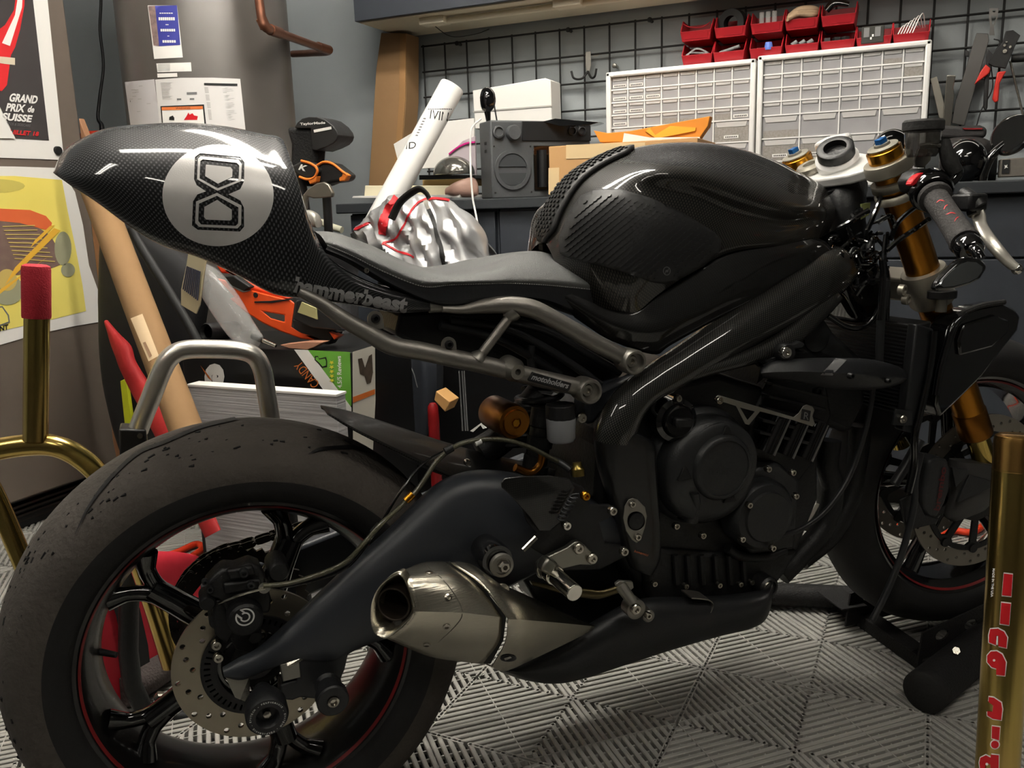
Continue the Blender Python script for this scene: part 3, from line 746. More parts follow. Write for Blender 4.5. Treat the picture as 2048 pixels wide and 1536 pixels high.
bm = nb(); tube(bm, [B(1030, 935, -.1), B(1060, 945, -.1), B(1080, 930, -.1), B(1085, 905, -.1)], .006, 10, 6); part('bronze_linkage', bm, pm('bronze_gold', (150, 98, 38)))
# brake fluid reservoir
c = B(1122, 852, -.13)
bm = nb(); lathe(bm, [(0, -.022), (.018, -.022), (.0205, -.018), (.0215, .012), (0, .012)], c, (0, 0, 1), seg=30); br = part('brake_fluid_reservoir', bm, pm('cloudy_plastic', (150, 152, 156), .4, rgb2=(120, 122, 126)))
bm = nb()
pf = []
for q in range(36):
    rr = .0205+(.0012 if q % 3 else 0); pf.append(c+V(math.cos(q*PI/18)*rr, math.sin(q*PI/18)*rr, .012))
prism(bm, pf, V(0, 0, .02)); part('reservoir_cap', bm, M_black, br, bevel=.001)
bolt(1163, 836, -.14, .008)
for (u, v, h_, r) in ((1075, 880, .05, .017), (1075, 910, .03, .02)):
    bm = nb(); c = B(u, v, -.06); lathe(bm, [(0, -h_), (r, -h_), (r, -h_*.5), (r*.85, -h_*.45), (r*.85, h_*.4), (r, h_*.45), (r, h_), (0, h_)], c, (0.2, 0, 1), seg=24); part('shock_adjuster', bm, M_dark)
# ---------------------------------------------------------------- fuel tank
TK = [
 [(1090, 486, 0), (1092, 488, -.012), (1096, 494, -.024), (1102, 506, -.038), (1108, 520, -.05), (1114, 545, -.06), (1118, 577, -.066)],
 [(1104, 424, 0), (1112, 430, -.018), (1122, 440, -.036), (1130, 458, -.054), (1134, 480, -.07), (1150, 530, -.088), (1170, 600, -.09)],
 [(1150, 356, 0), (1162, 365, -.03), (1178, 380, -.06), (1182, 405, -.085), (1180, 440, -.103), (1197, 540, -.118), (1215, 622, -.106)],
 [(1216, 314, 0), (1232, 327, -.045), (1254, 348, -.092), (1250, 380, -.112), (1244, 430, -.13), (1256, 555, -.14), (1268, 626, -.12)],
 [(1290, 291, 0), (1300, 308, -.055), (1320, 342, -.122), (1312, 385, -.12), (1305, 450, -.142), (1304, 540, -.147), (1312, 592, -.13)],
 [(1380, 284, 0), (1386, 305, -.055), (1396, 352, -.127), (1388, 398, -.114), (1374, 460, -.138), (1360, 528, -.142), (1355, 562, -.13)],
 [(1460, 293, 0), (1464, 318, -.055), (1470, 376, -.125), (1460, 425, -.108), (1445, 466, -.127), (1424, 503, -.132), (1405, 532, -.127)],
 [(1535, 316, 0), (1537, 343, -.055), (1538, 400, -.113), (1526, 440, -.098), (1510, 466, -.115), (1485, 490, -.122), (1462, 504, -.118)],
 [(1595, 344, 0), (1594, 371, -.05), (1594, 415, -.095), (1582, 445, -.086), (1572, 464, -.1), (1566, 480, -.106), (1562, 490, -.104)],
 [(1640, 369, 0), (1642, 390, -.04), (1642, 416, -.07), (1640, 436, -.072), (1636, 453, -.076), (1633, 468, -.077), (1632, 478, -.075)],
 [(1667, 392, 0), (1671, 404, -.02), (1671, 418, -.038), (1669, 432, -.042), (1665, 446, -.043), (1660, 459, -.043), (1655, 467, -.042)]]
g = []
for r in TK:
    row = [B(*p) for p in r]; row[0].y = 0; g.append(row)
bm = patch(g, 7, 6, mirror=True)
tank = part('fuel_tank', bm, carbon('carbon_tank', .0026, (6, 6, 6), (70, 66, 59)), smooth=70); tkt = bvh(tank)
# inner face of the recess scoop in plain gloss
pad_l = [(1124, 508), (1121, 482), (1130, 455), (1142, 428), (1165, 396), (1198, 382), (1240, 383), (1300, 400), (1360, 428), (1425, 466), (1438, 480), (1437, 500), (1402, 530), (1350, 558), (1330, 565), (1300, 562), (1250, 545), (1200, 529), (1140, 516)]
pad = decal('knee_pad', [pad_l], tkt, M_pad, tank, .0025, 9, solid=.005); pad['label'] = 'black rubber knee pad with raised scale pattern'
# raised scales on the knee pad
pt = bvh(pad); bm = nb()
def scale_at(u, v, tree, bm, s=1., ang=-.35):
    loopz = [(-4.6, 0), (-4.2, 2.6), (-2.4, 4.2), (0, 4.6), (2.4, 4.2), (4.2, 2.6), (4.6, 0), (3.6, -1.4), (1.6, -1.9), (-1.6, -1.9), (-3.6, -1.4)]
    ca, sa_ = math.cos(ang), math.sin(ang); A, Bq = [], []
    for x, y in loopz:
        x *= s; y *= s; uu, vv = u+x*ca+y*sa_, v-x*sa_*-1+y*ca
        d = rayb(uu, vv).normalized(); h = tree.ray_cast(CAMB, d)
        if h[0] is None: return
        n = h[1] if h[1].dot(d) < 0 else -h[1]
        A.append(h[0]+n*.0025); Bq.append(h[0]+n*.0042)
    a = [bm.verts.new(p) for p in A]; b = [bm.verts.new(p) for p in Bq]; bm.faces.new(b)
    for i in range(len(a)): bm.faces.new((a[i], a[(i+1) % len(a)], b[(i+1) % len(a)], b[i]))
cx_, cy_ = 1285, 470
inner = [(cx_+(x-cx_)*.93, cy_+(y-cy_)*.9) for x, y in pad_l]
row = 0; v = 380
e1 = (12.4, 2.8); e2 = (-1.2+6.2, 8.9)
for i in range(-30, 40):
    for j in range(-30, 40):
        u = 1285+i*e1[0]+j*e2[0]; v = 470+i*e1[1]+j*e2[1]
        if inside((u, v), [inner]) and math.hypot(u-1331, v-542) > 17: scale_at(u, v, pt, bm, .95)
o = part('pad_scales', bm, M_pad, pad, smooth=25); o['kind'] = 'stuff'
textp = [(1328, 536), (1336, 546)]
decal('pad_emblem', [circ(1331, 541, 7.5, 24, 8.5), circ(1331, 541, 6, 24, 7), ], pt, M_grey, pad, .003, None)
strip('pad_emblem', [(1327, 547), (1330, 540), (1332, 542), (1335, 535)], 2, pt, M_grey, pad, .0032)
# spine pad along the back of the tank
sp_l = [(1078, 486), (1080, 455), (1094, 418), (1118, 378), (1148, 344), (1185, 318), (1222, 306), (1234, 310), (1230, 324), (1200, 338), (1172, 364), (1146, 400), (1126, 440), (1112, 480), (1100, 488)]
crest = cat([B(*TK[i][0]) for i in range(0, 6)], 8)
rows_ = []
def tk_surf(p):
    h = tkt.find_nearest(p); return h[0]+(h[1] if h[1].dot(p-V(.75, 0, .75)) > 0 else -h[1])*.0035
C_ = [Vector((p.x, 0, p.z)) for p in crest if p.x < B(1262, 298, 0).x]
for i, p in enumerate(C_):
    wv = .034*min(1, .35+i/5, .4+(len(C_)-1-i)/5); rows_.append([tk_surf(p+V(.0, s*wv/3, 0)) for s in range(-3, 4)])
bm = nb(); skin(bm, rows_, closed=False, caps=False); spine = part('spine_pad', bm, M_pad, tank, smooth=60); sb_ = spine.modifiers.new('solid', 'SOLIDIFY'); sb_.thickness = .006; sb_.offset = 0
spt = bvh(spine); bm = nb()
for i in range(2, len(rows_)-2, 1):
    for s in range(-2, 3):
        p = rows_[i][s+3] if i % 2 else (rows_[i][s+3]+rows_[i][min(6, s+4)])/2
        t = (rows_[i+1][s+3]-rows_[i-1][s+3]).normalized(); y = V(0, 1, 0); n = y.cross(t)
        if n.x > 0 and n.z < 0 or n.dot(p-V(.75, 0, .75)) < 0: n = -n
        ring = [p+y*.0038*math.cos(q*PI/4)+t*.003*math.sin(q*PI/4)+n*.002 for q in range(8)]
        prism(bm, ring, n*.003, uvs=False)
o = part('pad_scales', bm, M_pad, spine, smooth=25); o['kind'] = 'stuff'
# airbox side panel below the tank
def plate(name, pts, y, th, mat, parent=None, bevel=.003, conv=B, **k):
    bm = nb(); dv = V(0, th, 0); prism(bm, [conv(p[0], p[1], p[2] if len(p) > 2 else y) for p in pts], dv)
    return finish(name, bm, mat, parent or bike, bevel=bevel, **k)
M_cgl = carbon('carbon_dark', .0022, (6, 6, 6), (30, 29, 27))
g = []
for a, b, c_ in (((1112, 575, -.1), (1120, 590, -.108), (1150, 634, -.1)), ((1170, 598, -.112), (1180, 625, -.118), (1210, 674, -.11)), ((1215, 620, -.116), (1235, 650, -.124), (1262, 696, -.118)),
                 ((1266, 624, -.118), (1290, 660, -.13), (1312, 708, -.122)), ((1310, 590, -.122), (1345, 640, -.132), (1340, 690, -.125)), ((1355, 560, -.122), (1420, 605, -.132), (1430, 640, -.125)), ((1405, 530, -.12), (1480, 565, -.13), (1510, 600, -.122)),
                 ((1462, 502, -.112), (1530, 530, -.122), (1570, 560, -.115)), ((1562, 488, -.1), (1600, 505, -.11), (1630, 528, -.105)), ((1632, 476, -.08), (1650, 485, -.09), (1665, 500, -.09))):
    g.append([B(*a), B(*b), B(*c_)])
bm = patch(g, 5, 6); part('side_panel', bm, M_cgl, smooth=60, solid=.003)
# ---------------------------------------------------------------- carbon frame
cf = carbon('carbon_frame', .0023, (6, 6, 6), (72, 70, 66))
bm = nb()
blade(bm, [(1672, 492, 1700, 560, -.075, .03), (1640, 505, 1672, 590, -.09, .032), (1580, 545, 1622, 622, -.105, .034), (1500, 597, 1545, 668, -.118, .034), (1420, 650, 1462, 712, -.128, .033),
           (1350, 698, 1392, 752, -.136, .03), (1302, 730, 1350, 778, -.142, .028), (1258, 762, 1308, 800, -.146, .028), (1222, 800, 1282, 830, -.15, .027), (1196, 850, 1270, 862, -.152, .026), (1190, 880, 1262, 884, -.152, .025)], B, seg=28, ex=2.2, n=7)
frm = part('frame', bm, cf, smooth=70)
bm = nb()
blade(bm, [(1198, 860, 1262, 860, -.15, .026), (1192, 885, 1300, 880, -.152, .024), (1200, 940, 1308, 930, -.152, .022), (1220, 1000, 1312, 1000, -.152, .02), (1240, 1060, 1316, 1060, -.152, .02), (1252, 1110, 1314, 1115, -.15, .018), (1262, 1135, 1300, 1148, -.148, .012)], B, seg=24, ex=3.2)
part('frame_guard', bm, pm('guard_black', (13, 13, 14), .4, coat=.25), frm, smooth=60)
bm = nb()
blade(bm, [(1330, 745, 1345, 775, -.15, .012), (1400, 728, 1412, 752, -.15, .013), (1470, 708, 1480, 735, -.15, .013), (1530, 682, 1560, 712, -.148, .014), (1580, 650, 1604, 680, -.14, .014), (1622, 612, 1645, 640, -.125, .014), (1660, 580, 1680, 600, -.11, .014)], B, seg=20, ex=2.2)
part('frame_branch', bm, cf, frm, smooth=70)
bm = nb()
blade(bm, [(1205, 850, 1215, 880, -.15, .012), (1250, 868, 1255, 900, -.156, .014), (1300, 895, 1300, 918, -.15, .012)], B, seg=16, ex=2.2); part('frame_branch', bm, cf, frm, smooth=70)
bm = nb(); prism(bm, [B(u, v, -.1) for u, v in ((1175, 790), (1290, 735), (1330, 745), (1250, 780), (1205, 830), (1190, 850), (1170, 850))], V(0, .05, 0)); part('frame_gusset', bm, M_swing, frm, bevel=.008)
# lozenge pivot plate
lz = [(1265, 996), (1275, 999), (1290, 1014), (1294, 1033), (1290, 1055), (1282, 1080), (1273, 1086), (1264, 1080), (1252, 1062), (1246, 1036), (1249, 1012), (1257, 999)]
bm = nb(); sheet(bm, [lz, circ(1272, 1042, 17.5, 24, 19)], lambda x, y, s: B(x, y, -.176+s*.005), 0); lzo = part('pivot_plate', bm, M_alu, smooth=20, bevel=.001)
bm = nb(); lathe(bm, [(0, .001), (.012, .001), (.0125, -.002), (.009, -.003), (0, -.003)], B(1272, 1042, -.174), YA, seg=30); part('pivot_cap', bm, M_black, lzo)
bolt(1264, 1008, -.177, .0055, lzo); bolt(1275, 1074, -.177, .0055, lzo)
pixtext('maker_lettering', 'bonamici', (1268, 1104), (1296, 1113), 5, None, pm('orange_mark', (190, 98, 50), .5), frm, shear=.2, depth=lambda u, v: B(u, v, -.172))
# ---------------------------------------------------------------- engine
plate('dark_filler', [(1010, 1095), (1180, 1090), (1300, 1100), (1325, 1240), (1190, 1268), (1075, 1210)], -.06, .08, M_dark, None, .006)  # added dark block so the area behind the pedal reads dark
bm = nb(); prism(bm, [B(u, v, -.11) for u, v in ((1200, 880), (1290, 780), (1440, 745), (1540, 780), (1620, 830), (1640, 900), (1640, 1000), (1600, 1100), (1540, 1160), (1530, 1215), (1300, 1240), (1260, 1150), (1190, 1050))], V(0, .24, 0)); eng = part('engine', bm, M_dark, bevel=.012, bseg=3)
bm = nb(); c = B(1396, 930, -.12)
lathe(bm, [(.094, .02), (.094, 0), (.0925, -.006), (.086, -.012), (.085, -.03), (.078, -.042), (.062, -.049), (.0, -.05)], c, YA, seg=72); cc = part('clutch_cover', bm, M_case, eng)
c = B(1440, 933, -.165); bm = nb()
lathe(bm, [(.071, .012), (.068, 0), (.064, -.003), (.052, -.004), (.05, -.01), (.047, -.013), (.043, -.0135), (.0425, -.0115), (.0, -.0115)], c, YA, seg=60); part('clutch_dome', bm, M_case, cc)
P0 = B(1417, 952, -.178); textquad('cover_lettering', 'TRIUMPH', P0, B(1478, 950, -.178), B(1417, 939, -.178), pm('cast_letter', (38, 38, 39), .4), cc, bold=.02)
for (u, v, a) in ((1455, 868, 60), (1371, 950, 175), (1461, 995, -60)):
    bm = nb(); c2 = B(u, v, -.172); prism(bm, [c2+V(x, 0, z) for x, z in ((-.012, -.008), (.012, -.008), (.003, .012), (-.003, .012))], V(0, .01, 0)); part('cover_window', bm, M_ink, cc, bevel=.001)
bm = nb(); blade(bm, [(1395, 985, 1375, 985, -.165, .012), (1392, 1010, 1372, 1010, -.15, .02), (1390, 1040, 1360, 1040, -.14, .02)], B, seg=14); part('cover_rib', bm, M_case, cc, smooth=60)
bm = nb(); c2 = B(1348, 838, -.145); lathe(bm, [(.034, .02), (.033, -.008), (.026, -.012), (.025, -.016), (.021, -.02), (0, -.02)], c2, V(.1, 1, 0), seg=40); fc_ = part('oil_filler_cap', bm, M_gloss, cc)
bm = nb(); box(bm, c2+V(0, -.024, 0), (.03, .012, .013), Matrix.Rotation(.15, 3, 'Y')); part('filler_grip', bm, M_black, fc_, bevel=.003)
bm = nb(); c2 = B(1526, 1030, -.15); lathe(bm, [(.06, .03), (.058, 0), (.052, -.008), (.042, -.01), (.04, -.014), (0, -.016)], c2, YA, seg=50); gc = part('generator_cover', bm, M_case, eng)
plate('crankcase_rib', [(1500, 940), (1560, 925), (1600, 960), (1590, 1100), (1500, 1110), (1475, 1060), (1480, 990)], -.135, .04, M_case, eng, .006)
for (u, v) in ((1498, 1010), (1484, 1078), (1545, 1096), (1352, 1055-3), (1405, 1071), (1536, 938), (1585, 945), (1591, 992), (1356, 797), (1290, 805)):
    bolt(u, v, -.168 if v < 1100 and u > 1470 else -.16, .0055, eng)
# lower crankcase and sump with casting ribs
plate('sump', [(1290, 1095), (1480, 1110), (1600, 1100), (1570, 1150), (1545, 1180), (1530, 1220), (1320, 1240), (1290, 1180)], -.12, .2, M_dark, eng, .008)
for k, u in enumerate((1350, 1375, 1402, 1430, 1458, 1486)):
    bm = nb(); p0, p1 = B(u, 1110, -.125), B(u+4, 1168, -.125); tube(bm, [p0, p1], .005, 8, 1); part('sump_rib', bm, M_dark, eng)
for (u, v) in ((1308, 1167), (1371, 1172), (1438, 1170), (1480, 1168), (1503, 1164)): bolt(u, v, -.135, .005, eng)
bm = nb(); lathe(bm, [(.018, .03), (.018, -.004), (.0145, -.008), (.012, -.008), (.011, -.004), (0, -.004)], B(1535, 1173, -.14), YA, seg=28); mb = part('mounting_boss', bm, M_black, eng); bolt(1535, 1173, -.146, .009, mb)
bm = nb(); P = [B(u, v, -.14) for u, v in ((1362, 1180), (1385, 1182), (1400, 1186), (1405, 1196), (1395, 1218))]
rings = [[p+V(0, 0, .001), p+V(0, -.03, 0), p+V(0, -.03, -.002), p+V(0, 0, -.002)] for p in cat(P, 4)]; skin(bm, rings); part('silver_tab', bm, M_alu, eng)
# cylinders, head
bm = nb()
for k in range(9):
    t = k/8; a = [(1500+100*t*1.0, 935-120*t), (1560+95*t, 960-120*t)]
plate('cylinder_block', [(1490, 900), (1500, 850), (1520, 800), (1545, 750), (1655, 770), (1665, 830), (1625, 930), (1600, 965), (1545, 945)], -.115, .22, M_dark, eng, .006)
for k in range(3):
    u0, v0 = 1532+k*38, 905+k*6
    bm = nb(); tube(bm, [B(u0, v0, -.135), B(u0+32, v0-72, -.135)], .0165, 16, 1); part('cylinder_jacket', bm, M_gloss, eng)
for k in range(5):
    plate('head_fin', [(1520+k*6, 868-k*24), (1640+k*4, 895-k*24), (1641+k*4, 889-k*24), (1521+k*6, 862-k*24)], -.145, .02, M_black, eng, .0008)
plate('cylinder_head', [(1515, 800), (1530, 730), (1560, 700), (1640, 690), (1720, 720), (1735, 800), (1700, 870), (1655, 850), (1640, 810)], -.1, .2, M_dark, eng, .01)
plate('cam_cover', [(1590, 700), (1600, 660), (1630, 632), (1650, 634), (1670, 664), (1718, 708), (1740, 740), (1640, 740)], -.1, .17, M_case, eng, .012)
bm = nb(); lathe(bm, [(.026, .01), (.026, -.003), (.023, -.004), (0, -.004)], B(1632, 672, -.1), YA, seg=36); part('cam_cap', bm, M_case, eng)
bolt(1636, 783, -.13, .009, eng, M_dark); 
# silver engine bracket
br_ = [(1433, 792), (1437, 790), (1587, 834), (1597, 826), (1606, 812), (1613, 809), (1625, 813), (1629, 820), (1625, 832), (1630, 848), (1625, 853), (1585, 840), (1540, 828), (1520, 823), (1498, 850), (1490, 848), (1472, 812), (1436, 801), (1431, 798)]
h1 = [(1480, 815), (1510, 823), (1495, 840)]
bm = nb(); sheet(bm, [br_, h1], lambda x, y, s: B(x, y, -.165+s*.005), 0); sb1 = part('silver_bracket', bm, M_alu, smooth=20, bevel=.0008)
bolt(1438, 801, -.167, .006, sb1); plate('bracket_badge', [(1605, 818), (1622, 822), (1619, 843), (1602, 839)], -.166, .002, M_ink, sb1, .0003)
textquad('badge_lettering', 'R', B(1607, 838, -.1665), B(1617, 840, -.1665), B(1609, 824, -.1665), M_grey, sb1)
# water hose along the right of the engine
bm = nb(); tube(bm, [B(u, v, -.15) for u, v in ((1745, 720), (1745, 790), (1728, 870), (1700, 950), (1665, 1005), (1630, 1040), (1585, 1065), (1530, 1075))], .0045, 10, 8); part('overflow_hose', bm, pm('hose_rubber', (34, 34, 35), .35))
bm = nb(); tube(bm, [B(u, v, -.06) for u, v in ((1660, 880), (1655, 930), (1665, 980), (1650, 1050), (1600, 1110), (1560, 1150))], .02, 14, 8); part('exhaust_header', bm, M_dark)
bm = nb(); tube(bm, [B(u, v, -.02) for u, v in ((1720, 850), (1715, 930), (1700, 1000), (1660, 1070), (1600, 1120))], .02, 14, 8); part('exhaust_header', bm, M_dark)
for pts in ([(1612, 950), (1622, 940), (1632, 968), (1615, 966)], [(1612, 1052), (1604, 1060), (1620, 1065), (1650, 1022), (1640, 1008), (1628, 1030)]): plate('side_stand_bracket', pts, .02, .01, M_alu, eng, .001)
# hoses at the sump
bm = nb(); tube(bm, [B(u, v, -.13) for u, v in ((1455, 1096), (1480, 1112), (1530, 1114), (1570, 1100))], .008, 10, 6); part('oil_pipe', bm, M_dark, eng)
# frame slider
sl_l = [(1521, 737), (1548, 722), (1634, 717), (1733, 719), (1775, 727), (1802, 736), (1813, 747), (1805, 765), (1768, 776), (1677, 778), (1615, 768), (1521, 754)]
g = []
for (u, t, m_, b_) in ((1521, 738, 746, 754), (1548, 723, 744, 757), (1590, 719, 743, 763), (1634, 717, 744, 771), (1680, 717, 746, 777), (1733, 719, 749, 778), (1775, 727, 753, 774), (1802, 737, 755, 766), (1813, 746, 755, 757)):
    w_ = .03*math.sin(PI*(u-1500)/330)+.005
    g.append([B(u, t, -.165), B(u, t+3, -.165-w_*.6), B(u, m_, -.165-w_), B(u, b_-2, -.165-w_*.5), B(u, b_, -.165)])
bm = patch(g, 5, 4, crease=(2,)); fs_ = part('frame_slider', bm, M_satin, smooth=50, solid=.002); fst = bvh(fs_)
decal('slider_stripe', [[(1640, 749), (1664, 750), (1692, 721), (1671, 718)]], fst, M_grey, fs_, .0015, 8)
bolt(1702, 752, -.205, .005, fs_, M_dark); bolt(1776, 762, -.19, .004, fs_, M_dark)
plate('slider_clamp', [(1512, 720), (1520, 728), (1556, 712), (1550, 700), (1580, 690), (1600, 682), (1612, 688), (1606, 698), (1590, 700), (1585, 715), (1560, 722), (1530, 738)], -.165, .02, M_case, fs_, .003)
bm = nb(); lathe(bm, [(.014, .02), (.0145, -.006), (.013, -.009), (0, -.009)], B(1569, 705, -.17), YA, seg=28); cb_ = part('clamp_boss', bm, M_black, fs_); bolt(1570, 705, -.178, .0095, cb_, M_chrome, h=.006)
# ---------------------------------------------------------------- exhaust silencer
E7 = [  # per station: inner top, top, upper, ridge, lower, bottom, inner bottom   (u, v, y)
 [(790, 1150, -.205), (800, 1143, -.225), (815, 1165, -.262), (828, 1222, -.275), (805, 1255, -.262), (772, 1275, -.235), (765, 1270, -.21)],
 [(840, 1128, -.185), (846, 1131, -.215), (880, 1160, -.26), (905, 1224, -.282), (885, 1270, -.262), (840, 1305, -.225), (830, 1300, -.19)],
 [(872, 1124, -.18), (878, 1127, -.21), (918, 1160, -.258), (944, 1227, -.282), (930, 1280, -.26), (880, 1316, -.222), (868, 1308, -.185)],
 [(888, 1124, -.175), (896, 1129, -.206), (955, 1170, -.255), (1004, 1234, -.279), (998, 1282, -.258), (965, 1327, -.218), (950, 1318, -.18)]]
rows_ = [[B(*p) for p in r] for r in E7]
bm = patch(rows_, 6, 4, crease=(1, 3, 5))
sil = part('silencer', bm, M_stain, smooth=32, solid=.002); sil['label'] = 'brushed stainless steel silencer'
# seam between end cap and body
slt = bvh(sil)
strip('cap_seam', [(853, 1133), (887, 1162), (914, 1198), (924, 1227), (911, 1250), (876, 1284)], 1.6, slt, pm('seam', (70, 66, 58), .5), sil, .0012)
# front of the end cap: a rounded lip running into the pipe
rim_px = [(742, 1231), (744, 1205), (752, 1183), (765, 1165), (783, 1151), (800, 1144), (812, 1156), (821, 1178), (827, 1200), (828, 1222), (818, 1240), (800, 1258), (782, 1271), (768, 1276), (752, 1268), (744, 1252)]
cen = B(786, 1214, -.25); pipe_c = [(787+28.5*math.cos(a), 1217+36*math.sin(a)) for a in [2*PI*k/48 for k in range(48)]]
P = cat([B(u, v, -.232-.034*max(0, (u-742)/86)) for u, v in rim_px], 3, True)
def ringlerp(sc, push, pts, c):
    return [c+(p-c)*sc+push for p in pts]
ccen = sum(P, Vector())/len(P)
NP = Vector()
for k in range(len(P)): NP += (P[k]-ccen).cross(P[(k+1) % len(P)]-ccen)
fw = NP.normalized(); fw = fw if fw.dot(rayb(787, 1217)) > 0 else -fw
bm = nb()
skin(bm, [ringlerp(1.0, fw*.012, P, ccen), ringlerp(1.0, V(), P, ccen), ringlerp(.97, -fw*.003, P, ccen), ringlerp(.92, -fw*.002, P, ccen), ringlerp(.82, fw*.008, P, ccen), ringlerp(.68, fw*.02, P, ccen)], caps=False)
part('end_cap_lip', bm, M_stain, sil, smooth=60)
bm = nb(); pc = B(787, 1217, 0); pc = ccen+fw*.006
lathe(bm, [(.0195, 0), (.0212, 0), (.0212, .05), (.0195, .05), (0, .05)], pc, fw, seg=44)
part('tail_pipe', bm, pm('sooty_pipe', (62, 54, 46), .45, metal=.6), sil, solid=.0015)
# back shell joining lip and body
sh0 = [rows_[0][k] for k in range(7)]
bm = patch([[B(748, 1190, -.234), B(782, 1151, -.248), B(808, 1150, -.258), B(828, 1222, -.266), B(805, 1255, -.257), B(768, 1276, -.243), B(744, 1252, -.233)], sh0], 3, 4); part('end_cap', bm, M_stain, sil, smooth=40, solid=.0015)
for (u, v) in ((858, 1147), (896, 1195), (893, 1252), (854, 1288)):
    h = slt.ray_cast(CAMB, rayb(u, v).normalized())
    if h[0] is not None:
        n = h[1] if h[1].dot(rayb(u, v)) < 0 else -h[1]; bm = nb(); lathe(bm, [(.0052, -.001), (.0048, .002), (.0025, .0028), (.0023, .0008), (0, .0008)], h[0], n, seg=16); part('rivet', bm, M_bolt, sil)
# front heat cover
F7 = [
 [(899, 1127, -.185), (902, 1126, -.212), (962, 1168, -.262), (1016, 1238, -.287), (1010, 1285, -.265), (984, 1332, -.222), (972, 1328, -.185)],
 [(930, 1127, -.183), (945, 1131, -.21), (985, 1165, -.255), (1040, 1239, -.283), (1042, 1290, -.262), (1010, 1341, -.215), (1000, 1335, -.18)],
 [(985, 1160, -.18), (1000, 1170, -.205), (1035, 1195, -.24), (1085, 1243, -.262), (1088, 1275, -.245), (1070, 1315, -.208), (1060, 1305, -.18)],
 [(1060, 1195, -.175), (1070, 1200, -.192), (1098, 1222, -.215), (1130, 1247, -.23), (1132, 1262, -.22), (1125, 1289, -.2), (1115, 1280, -.175)],
 [(1160, 1242, -.17), (1172, 1247, -.18), (1182, 1250, -.188), (1189, 1253, -.192), (1187, 1256, -.19), (1184, 1260, -.185), (1178, 1258, -.17)]]
bm = patch([[B(*p) for p in r] for r in F7], 6, 4, crease=(1, 3, 5)); hcov = part('heat_shield', bm, M_stain, sil, smooth=32, solid=.002); ht = bvh(hcov)
bm = nb(); h = ht.ray_cast(CAMB, rayb(1015, 1307).normalized())
decal('shield_recess', [circ(1016, 1314, 16, 24, 7)], ht, M_dark, hcov, .0018, None); decal('shield_slot', [[(1008, 1313), (1020, 1309), (1023, 1312), (1010, 1317)]], ht, M_chrome, hcov, .0026, None)
bm = nb(); lathe(bm, [(.011, .004), (.011, 0), (.008, -.002), (0, -.002)], B(1003, 1183, -.232), YA, seg=24); part('shield_dimple', bm, M_stain, hcov); bolt(1003, 1183, -.235, .006, hcov)
bm = nb(); skin(bm, [[B(*E7[3][k]) for k in range(7)], [B(*F7[0][k])+V(0, .006, 0) for k in range(7)]], closed=False, caps=False); part('shield_gap', bm, M_ink, sil)
# exhaust belly
by = [(984, 1336), (1010, 1346), (1060, 1361), (1110, 1366), (1160, 1356), (1240, 1330), (1340, 1298), (1450, 1266), (1518, 1250), (1532, 1232), (1545, 1165), (1520, 1212), (1430, 1232), (1300, 1228), (1230, 1232), (1186, 1258), (1126, 1290), (1070, 1316), (1012, 1343)]
g = []
for t, b in (((990, 1336), (1000, 1342)), ((1040, 1328), (1050, 1359)), ((1085, 1305), (1110, 1366)), ((1130, 1285), (1165, 1356)), ((1195, 1240), (1240, 1331)), ((1280, 1200), (1340, 1298)), ((1380, 1195), (1440, 1270)), ((1460, 1190), (1505, 1254)), ((1520, 1180), (1534, 1232)), ((1545, 1160), (1546, 1180))):
    g.append([B(t[0], t[1], -.1), B(t[0], t[1]+3, -.15), B((t[0]+b[0])/2, (t[1]+b[1])/2, -.17), B(b[0], b[1]-3, -.155), B(b[0], b[1], -.12), B(b[0], b[1], .05)])
bm = patch(g, 5, 4); part('belly_pan', bm, M_satin, smooth=45, solid=.002)
# ---------------------------------------------------------------- rearset
M_bil = pm('billet', (150, 148, 140), .35, metal=1., bump=(200, .05))
rs_ = [(1195, 1115), (1192, 1128), (1182, 1131), (1160, 1130), (1122, 1139), (1098, 1160), (1080, 1158), (1074, 1142), (1076, 1128), (1086, 1119), (1134, 1096), (1150, 1084), (1158, 1083), (1170, 1090)]
rsb = plate('footrest_hanger', rs_, -.215, .01, M_bil, None, .0015)
bolt(1157, 1097, -.217, .008, rsb); bolt(1184, 1117, -.217, .008, rsb)
plate('rearset_plate', [(1100, 985), (1135, 960), (1168, 975), (1180, 1010), (1222, 1010), (1232, 1022), (1225, 1034), (1200, 1045), (1210, 1085), (1245, 1092), (1256, 1103), (1248, 1116), (1200, 1140), (1120, 1142), (1085, 1110), (1060, 1095), (1080, 1050)], -.2, .008, M_black, None, .002)
hgd = plate('heel_guard', [(1003, 966), (1010, 957), (1040, 953), (1100, 952), (1140, 958), (1150, 975), (1135, 1010), (1120, 1045), (1100, 1062), (1078, 1062), (1060, 1035), (1020, 990), (1004, 976)], -.212, .003, M_cgl, None, .001)
plate('heel_guard', [(1040, 1005), (1090, 1040), (1120, 1090), (1085, 1080), (1055, 1045)], -.2, .004, M_black, None, .001)
for (u, v, m_) in ((1171, 992, M_gold), (1133, 1051, M_chrome), (1225, 1022, None), (1248, 1103, None)): bolt(u, v, -.214, .0065, None, m_)
# peg
p0, p1 = B(1104, 1146, -.225), B(1150, 1186, -.285)
bm = nb(); cyl(bm, p0, p1, .0115, .0115, 24); peg = part('footpeg', bm, M_chrome, None, bevel=.001)
bm = nb(); cyl(bm, p0+(p0-p1)*.08, p0+(p1-p0)*.16, .0138, seg=18); part('peg_collar', bm, M_chrome, peg, bevel=.001)
bm = nb(); c = B(1094, 1130, -.228); box(bm, c, (.02, .02, .02), Matrix.Rotation(.6, 3, 'Y')); part('peg_clevis', bm, M_bil, peg, bevel=.004)
